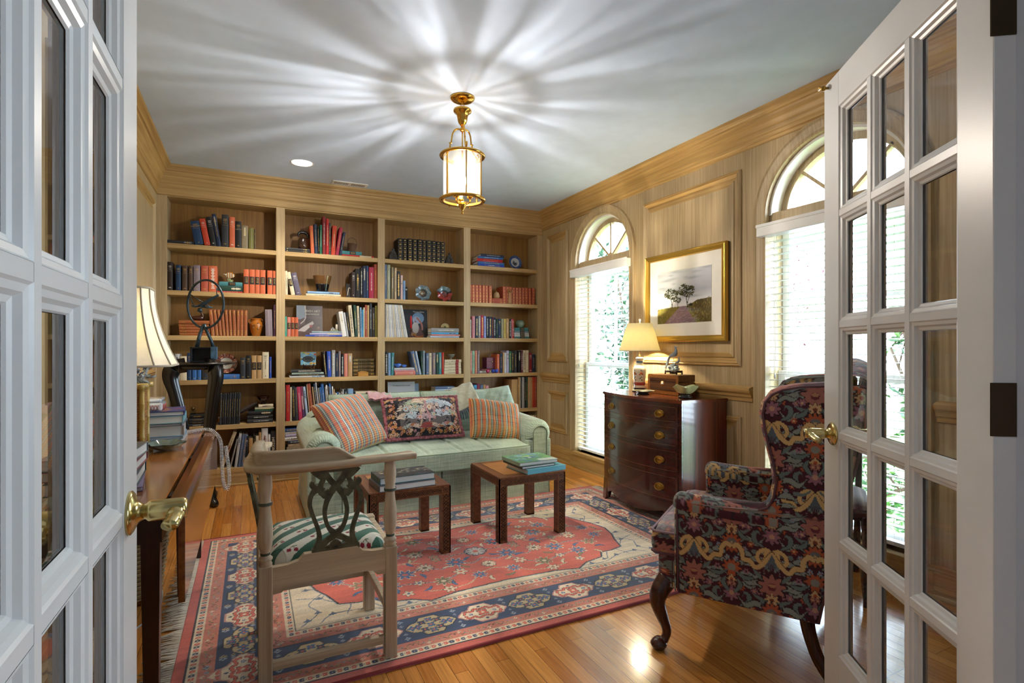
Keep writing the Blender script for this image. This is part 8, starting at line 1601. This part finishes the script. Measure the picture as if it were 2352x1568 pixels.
    items = [('pale grey jacket', .020, .26, '#8f989f'), ('light blue jacket', .014, .26, '#5f8fb0'), ('cream jacket', .050, .25, '#b9b4b0'), ('slate blue jacket', .012, .24, '#565c68'), ('aqua jacket', .036, .235, '#6fa3ac'), ('orange and blue illustrated', .022, .235, '#2a2f66')]
    zz = z+.0005; ys_ = [3.235, 3.24, 3.245, 3.235, 3.24, 3.245]
    for i, (nm, t, w, col) in enumerate(items):
        bk('%s book, %s in the pile of six behind the desk lamp' % (nm, ['lowest', 'second up', 'third up', 'fourth up', 'fifth up', 'topmost'][i]), -.455+.004*i, ys_[i], zz, .30-.008*i, w, t, .04*((i*7) % 3-1)+.03, col, top=A if i == 5 else None); zz += t+.0006
    r = thing('porcelain_dish', 'white porcelain lidded dish with red and green trellis on the book pile', 'dish', (-.475, 3.24, zz)); wp = mat('white_porcelain', '#c9ccd2', .1, coat=.8)
    b = MB(); b.box(-.08, .08, -.075, .075, 0, .042, wp, .010); b.build('dish_body', r); b = MB(); b.box(-.076, .076, -.071, .071, .043, .062, wp, .009); b.build('lid', r); b = MB(); rdm = mat('trellis_red_glaze', '#9c4038', .3); gr_ = mat('trellis_green_glaze', '#4a7a5c', .3)
    for k in range(10):
        x = -.068+k*.0135; b.tube([(x, -.0758, .004), (x+.012, -.0758, .030)], .0013, rdm, 5); b.tube([(x+.012, -.0758, .004), (x, -.0758, .030)], .0013, rdm, 5); b.ball((x+.006, -.0755, .017), .0022, gr_, 4)
        y = -.063+k*.0125; b.tube([(.0808, y, .004), (.0808, y+.011, .030)], .0013, rdm, 5); b.tube([(.0808, y+.011, .004), (.0808, y, .030)], .0013, rdm, 5)
    b.build('painted_trellis', r)
    r = thing('ceramic_shell', 'white ceramic spiral shell standing behind the lamp base', 'ornament', (-.57, 3.50, z)); b = MB(); ws = mat('bisque_white', '#b5b4b6', .5)
    for k in range(7): b.lathe([(.034-.003*k, 0), (.050-.004*k, .018), (.038-.003*k, .042)], (.006*math.sin(k*1.9), .006*math.cos(k*2.3), .0+.038*k), ws, 14, flute=lambda a, zz_: 1+.10*math.cos(3*a+k))
    b.build('shell_body', r)
    # leaf dish
    r = thing('leaf_dish', 'grey green glazed leaf dish near the desk edge', 'dish', (-.352, 2.93, z)); g = MB(); gm = mat('grey_green_glaze', '#66756c', .12, coat=.7, bump=.5, bs=60, var=.25, vs=30)
    for th in (0, .004): g.grid(lambda u, v: ((.02+.055*v)*(1+.14*v*math.cos(6*2*PI*u))*math.cos(2*PI*u), (.02+.075*v)*(1+.10*v*math.cos(6*2*PI*u))*math.sin(2*PI*u), .002+th+.030*v**1.8), 48, 10, gm, True)
    g.lathe([(.001, .0015), (.02, .002)], (0, 0, 0), gm, 20); g.build('dish_body', r)
    # front pile
    zz = z+.0005
    for i, (nm, t, col, x, y, rz) in enumerate((('lilac', .014, '#8f7fa8', -.455, 2.26, .12), ('dark teal', .040, '#274a52', -.460, 2.25, .05), ('red and pink', .032, '#8a3a40', -.465, 2.27, .0), ('grey jacketed', .036, '#6b7076', -.470, 2.26, -.06))):
        big_book('book', '%s book, %s in the pile of four on the near desk end' % (nm, ['lowest', 'second up', 'third up', 'topmost'][i]), x, y, zz, .235, .30, t, rz, col, spine='B'); zz += t+.0006
    # coiled cord
    r = None; path = spline([(-.345, 3.36, z+.012), (-.29, 3.42, z+.012), (-.235, 3.46, z+.014), (-.190, 3.45, z+.004), (-.150, 3.42, .69), (-.140, 3.36, .56), (-.132, 3.33, .48), (-.118, 3.32, .435), (-.104, 3.34, .47), (-.110, 3.38, .56), (-.125, 3.43, .66)], 60); n = len(path); pts = []
    up = Vector((0, 0, 1)); d_ = 0
    for i in range(n):
        t = (path[min(n-1, i+1)]-path[max(0, i-1)]).normalized(); u_ = t.cross(Vector((.3, 1, .2))).normalized(); w_ = t.cross(u_); d_ += (path[i]-path[max(0, i-1)]).length
        pts.append((path[i], u_, w_, d_))
    out = []; tot = pts[-1][3]; turns = int(tot/.0085); N = turns*10; j = 0
    for k in range(N+1):
        s_ = tot*k/N
        while j < n-2 and pts[j+1][3] < s_: j += 1
        p, u_, w_, _ = pts[j]; f = (s_-pts[j][3])/max(1e-6, pts[j+1][3]-pts[j][3]); p = p.lerp(pts[j+1][0], min(1, max(0, f))); a = 2*PI*k/10; out.append(p+u_*.0085*math.cos(a)+w_*.0085*math.sin(a))
    b = MB(); b.tube(out, .0019, mat('telephone_cord_white', '#c2c2be', .4), 5); tag(b.build('coiled_cord', None, (-.345, 3.36, z)), 'white coiled telephone cord hanging over the desk leaf', 'cord')
    # waste basket under the desk
    c = PX(352, 1262, Z=0); r = thing('wicker_basket', 'wicker waste basket on the floor under the desk', 'basket', (-.50, 3.12, 0)); wk2 = mat('wicker', '#8a7048', .7, bump=.6, bs=200, var=.3, vs=60); b = MB()
    b.lathe([(.105, .03), (.14, .34)], (0, 0, 0), mat('wicker_inner', '#4a3820', .8), 24, caps=False)
    for k in range(30): zz = .03+k*.0105; rr_ = .106+.035*k/30; b.tube([((rr_+.004*math.cos(9*t+k*PI))*math.cos(t), (rr_+.004*math.cos(9*t+k*PI))*math.sin(t), zz) for t in [2*PI*i/54 for i in range(54)]], .0052, wk2, 5, closed=True)
    b.build('woven_body', r); b = MB()
    for k in range(4): a = k*PI/2+.5; b.tube([(.11*math.cos(a), .11*math.sin(a), .05), (.10*math.cos(a), .10*math.sin(a), 0)], .011, wk2, 8)
    b.build('feet', r)
    b = MB(); b.tube(spline([(-.60, 2.6, .015), (-.50, 2.7, .006), (-.42, 2.82, .006), (-.38, 3.0, .006), (-.44, 3.3, .006), (-.64, 3.45, .02)], 8), .004, mat('power_cord', '#9a9a96', .5), 6); tag(b.build('power_cord', None, (-.60, 2.6, 0)), 'pale power cord lying on the floor under the desk', 'cord')
desk_things()
# ================================================================ SIDE CHAIR BY THE NEAR WINDOW
def side_chair():
    c = (2.42, 2.05, 0); r = thing('side_chair', 'dark wood side chair with striped seat pad behind the wing chair', 'chair', (2.655, 1.775, 0), math.radians(-56)); dw = wood('ebonised_wood', '#14100f', '#2c1d18', 'Z', .25, .4)
    sp = mat('striped_seat_cloth', '#5d4a50', .8, bump=.3, var=.4, vs=30); U, V, X, Y, T = cushion_pts(.44, .42, .09, 40, 40, 4, .03); A = Art(.44, .42, .004, '#5a464c')
    for k in range(22): A.rect(k*.02, k*.02+.009, 0, .42, ['#8a7a74', '#3a2c38'][k % 2])
    cloth('seat_pad', np.stack([X, Y, .455+T*1.0], -1), A.sample(X+.22, Y+.21), colattr('striped_weave', .85, .2, .3), r); b = MB(); b.box(-.215, .215, -.205, .205, .40, .452, dw, .006); b.build('seat_frame', r)
    for sx in (-1, 1):
        b = MB(); b.tube(spline([(sx*.195, -.185, .42), (sx*.20, -.195, .28), (sx*.19, -.185, .12), (sx*.20, -.20, .0)], 6), [np.interp(i/18, [0, .4, .85, 1], [.026, .021, .015, .020]) for i in range(19)], dw, 12); b.build('leg', r)
        b = MB(); b.tube(spline([(sx*.175, .25, 0), (sx*.18, .20, .20), (sx*.185, .185, .42), (sx*.19, .21, .64), (sx*.20, .27, .80)], 6), .017, dw, 10); b.build('leg', r)
    b = MB(); b.tube(spline([(-.21, .27, .80), (-.10, .29, .82), (0, .295, .825), (.10, .29, .82), (.21, .27, .80)], 6), .020, dw, 10); b.build('top_rail', r); b = MB(); b.box(-.19, .19, .225, .24, .62, .655, dw, .004); b.build('back_rail', r)
side_chair()
# ================================================================ OUTSIDE
def outside():
    struct(MB().box(XR+.25, 14, -3, 13, -.4, -.35, mat('lawn', '#4a6a2c', .95, bump=.5, bs=40, var=.3, vs=6)).build('ground')) if 0 else tag(MB().box(XR+.25, 14, -3, 13, -.4, -.35, mat('lawn', '#56783a', .95, bump=.5, bs=40, var=.3, vs=6)).build('lawn'), 'green lawn outside the windows', 'lawn', kind='stuff')
    def foliage(name, label, c, R_, n, cols, size, stems=6, cat='shrub', seed=1, twig='#4a3a2c'):
        q = random.Random(seed); r = thing(name, label, cat, (c[0], c[1], -.349)); b = MB(); ms = [mat('leaf_'+k[1:], k, .45, sss=0) for k in cols]; tips = []
        st_ = MB(); tm = mat('twig_'+twig[1:], twig, .8); H0 = c[2]+.35
        for k in range(stems):
            a = q.uniform(0, 2*PI); e = Vector((R_[0]*.7*q.random()*math.cos(a), R_[1]*.8*q.random()*math.sin(a), H0+R_[2]*q.uniform(-.2, .9))); p = [Vector((0, 0, 0)), Vector((e.x*.3, e.y*.3, e.z*.45)), e]; st_.tube(spline(p, 4), [.03*(1-i/9)+.006 for i in range(9)], tm, 6)
            for j in range(7): m_ = spline(p, 4)[3+j % 6]; d = m_+Vector((q.uniform(-1, 1)*R_[0]*.5, q.uniform(-1, 1)*R_[1]*.6, q.uniform(.0, 1)*R_[2]*.6)); st_.tube([m_, m_.lerp(d, .5)+Vector((0, 0, .03)), d], [.008, .006, .003], tm, 4); tips.append((m_, d))
        st_.build('branches', r)
        for k in range(n):
            if q.random() < .6: m_, d = q.choice(tips); p = m_.lerp(d, q.uniform(.2, 1.1))+Vector((q.gauss(0, .05), q.gauss(0, .05), q.gauss(0, .05)))
            else:
                u = Vector((q.gauss(0, 1), q.gauss(0, 1), q.gauss(0, 1))).normalized()*(q.random()**.4); p = Vector((u.x*R_[0], u.y*R_[1], H0+u.z*R_[2]))
            d = Vector((q.uniform(-1, 1), q.uniform(-1, 1), q.uniform(-.6, .8))).normalized(); s_ = d.orthogonal().normalized(); s_ = (Matrix.Rotation(q.uniform(0, 6), 3, d) @ s_); l = size*q.uniform(.6, 1.3); w = l*.24; nn = d.cross(s_)*l*.06
            b.raw([tuple(p), tuple(p+d*l*.5+s_*w), tuple(p+d*l), tuple(p+d*l*.5-s_*w), tuple(p+d*l*.5+nn)], [(0, 1, 4), (1, 2, 4), (2, 3, 4), (3, 0, 4)], q.choice(ms))
        tag(b.build('leaves', r), kind='stuff')
    foliage('evergreen_shrub', 'dark glossy evergreen shrub outside the further window', (4.75, 5.75, 1.35), (.5, .75, 1.15), 2600, ['#1b4125', '#133222', '#274f31', '#1a3b2c'], .10, 8, seed=2)
    foliage('blossom_tree', 'pink blossoming tree outside the nearer window', (5.4, 4.4, 1.7), (.7, 1.0, .9), 1500, ['#68354c', '#774b5e', '#562539', '#725f65'], .045, 10, 'tree', 3, '#413734')
    foliage('leafy_shrub', 'bright green broad-leaved shrub outside the nearer window', (4.95, 2.2, 1.0), (.4, .6, .8), 700, ['#305f25', '#1d4b2a', '#416d2d', '#255539'], .11, 7, seed=4)
    foliage('low_hedge', 'low bright green hedge below the nearer window', (4.1, 2.9, .15), (.35, 1.3, .40), 2600, ['#305f25', '#3a692a', '#25552f', '#4b7231'], .06, 8, 'hedge', 5)
    r = thing('neighbouring_house', 'white house wall with blue shutters outside the further window', 'house', (7.5, 8.6, -.35)); MB().box(-.1, .1, -2.6, .9, 0, 4.2, mat('white_brick', '#d5d6d8', .8, bump=.4, bs=12)).build('wall', r)
    for y in (-.35, .35):
        b = MB(); b.box(-.14, -.10, y-.16, y+.16, .7, 2.1, mat('shutter_blue', '#33658c', .5), .01)
        for k in range(22): b.box(-.150, -.14, y-.13, y+.13, .78+k*.058, .80+k*.058, MC['shutter_blue'])
        b.build('shutter', r)
outside()

# ================================================================ LETTERING BECOMES REAL MESHES
bpy.context.view_layer.update(); dg = bpy.context.evaluated_depsgraph_get()
for o in [o for o in bpy.data.objects if o.type == 'FONT']:
    me = bpy.data.meshes.new_from_object(o.evaluated_get(dg)); n = bpy.data.objects.new(o.name, me); C.objects.link(n)
    n.parent = o.parent; n.location = o.location.copy(); n.rotation_euler = o.rotation_euler.copy(); n.scale = o.scale.copy(); k = o.name; bpy.data.objects.remove(o); n.name = k
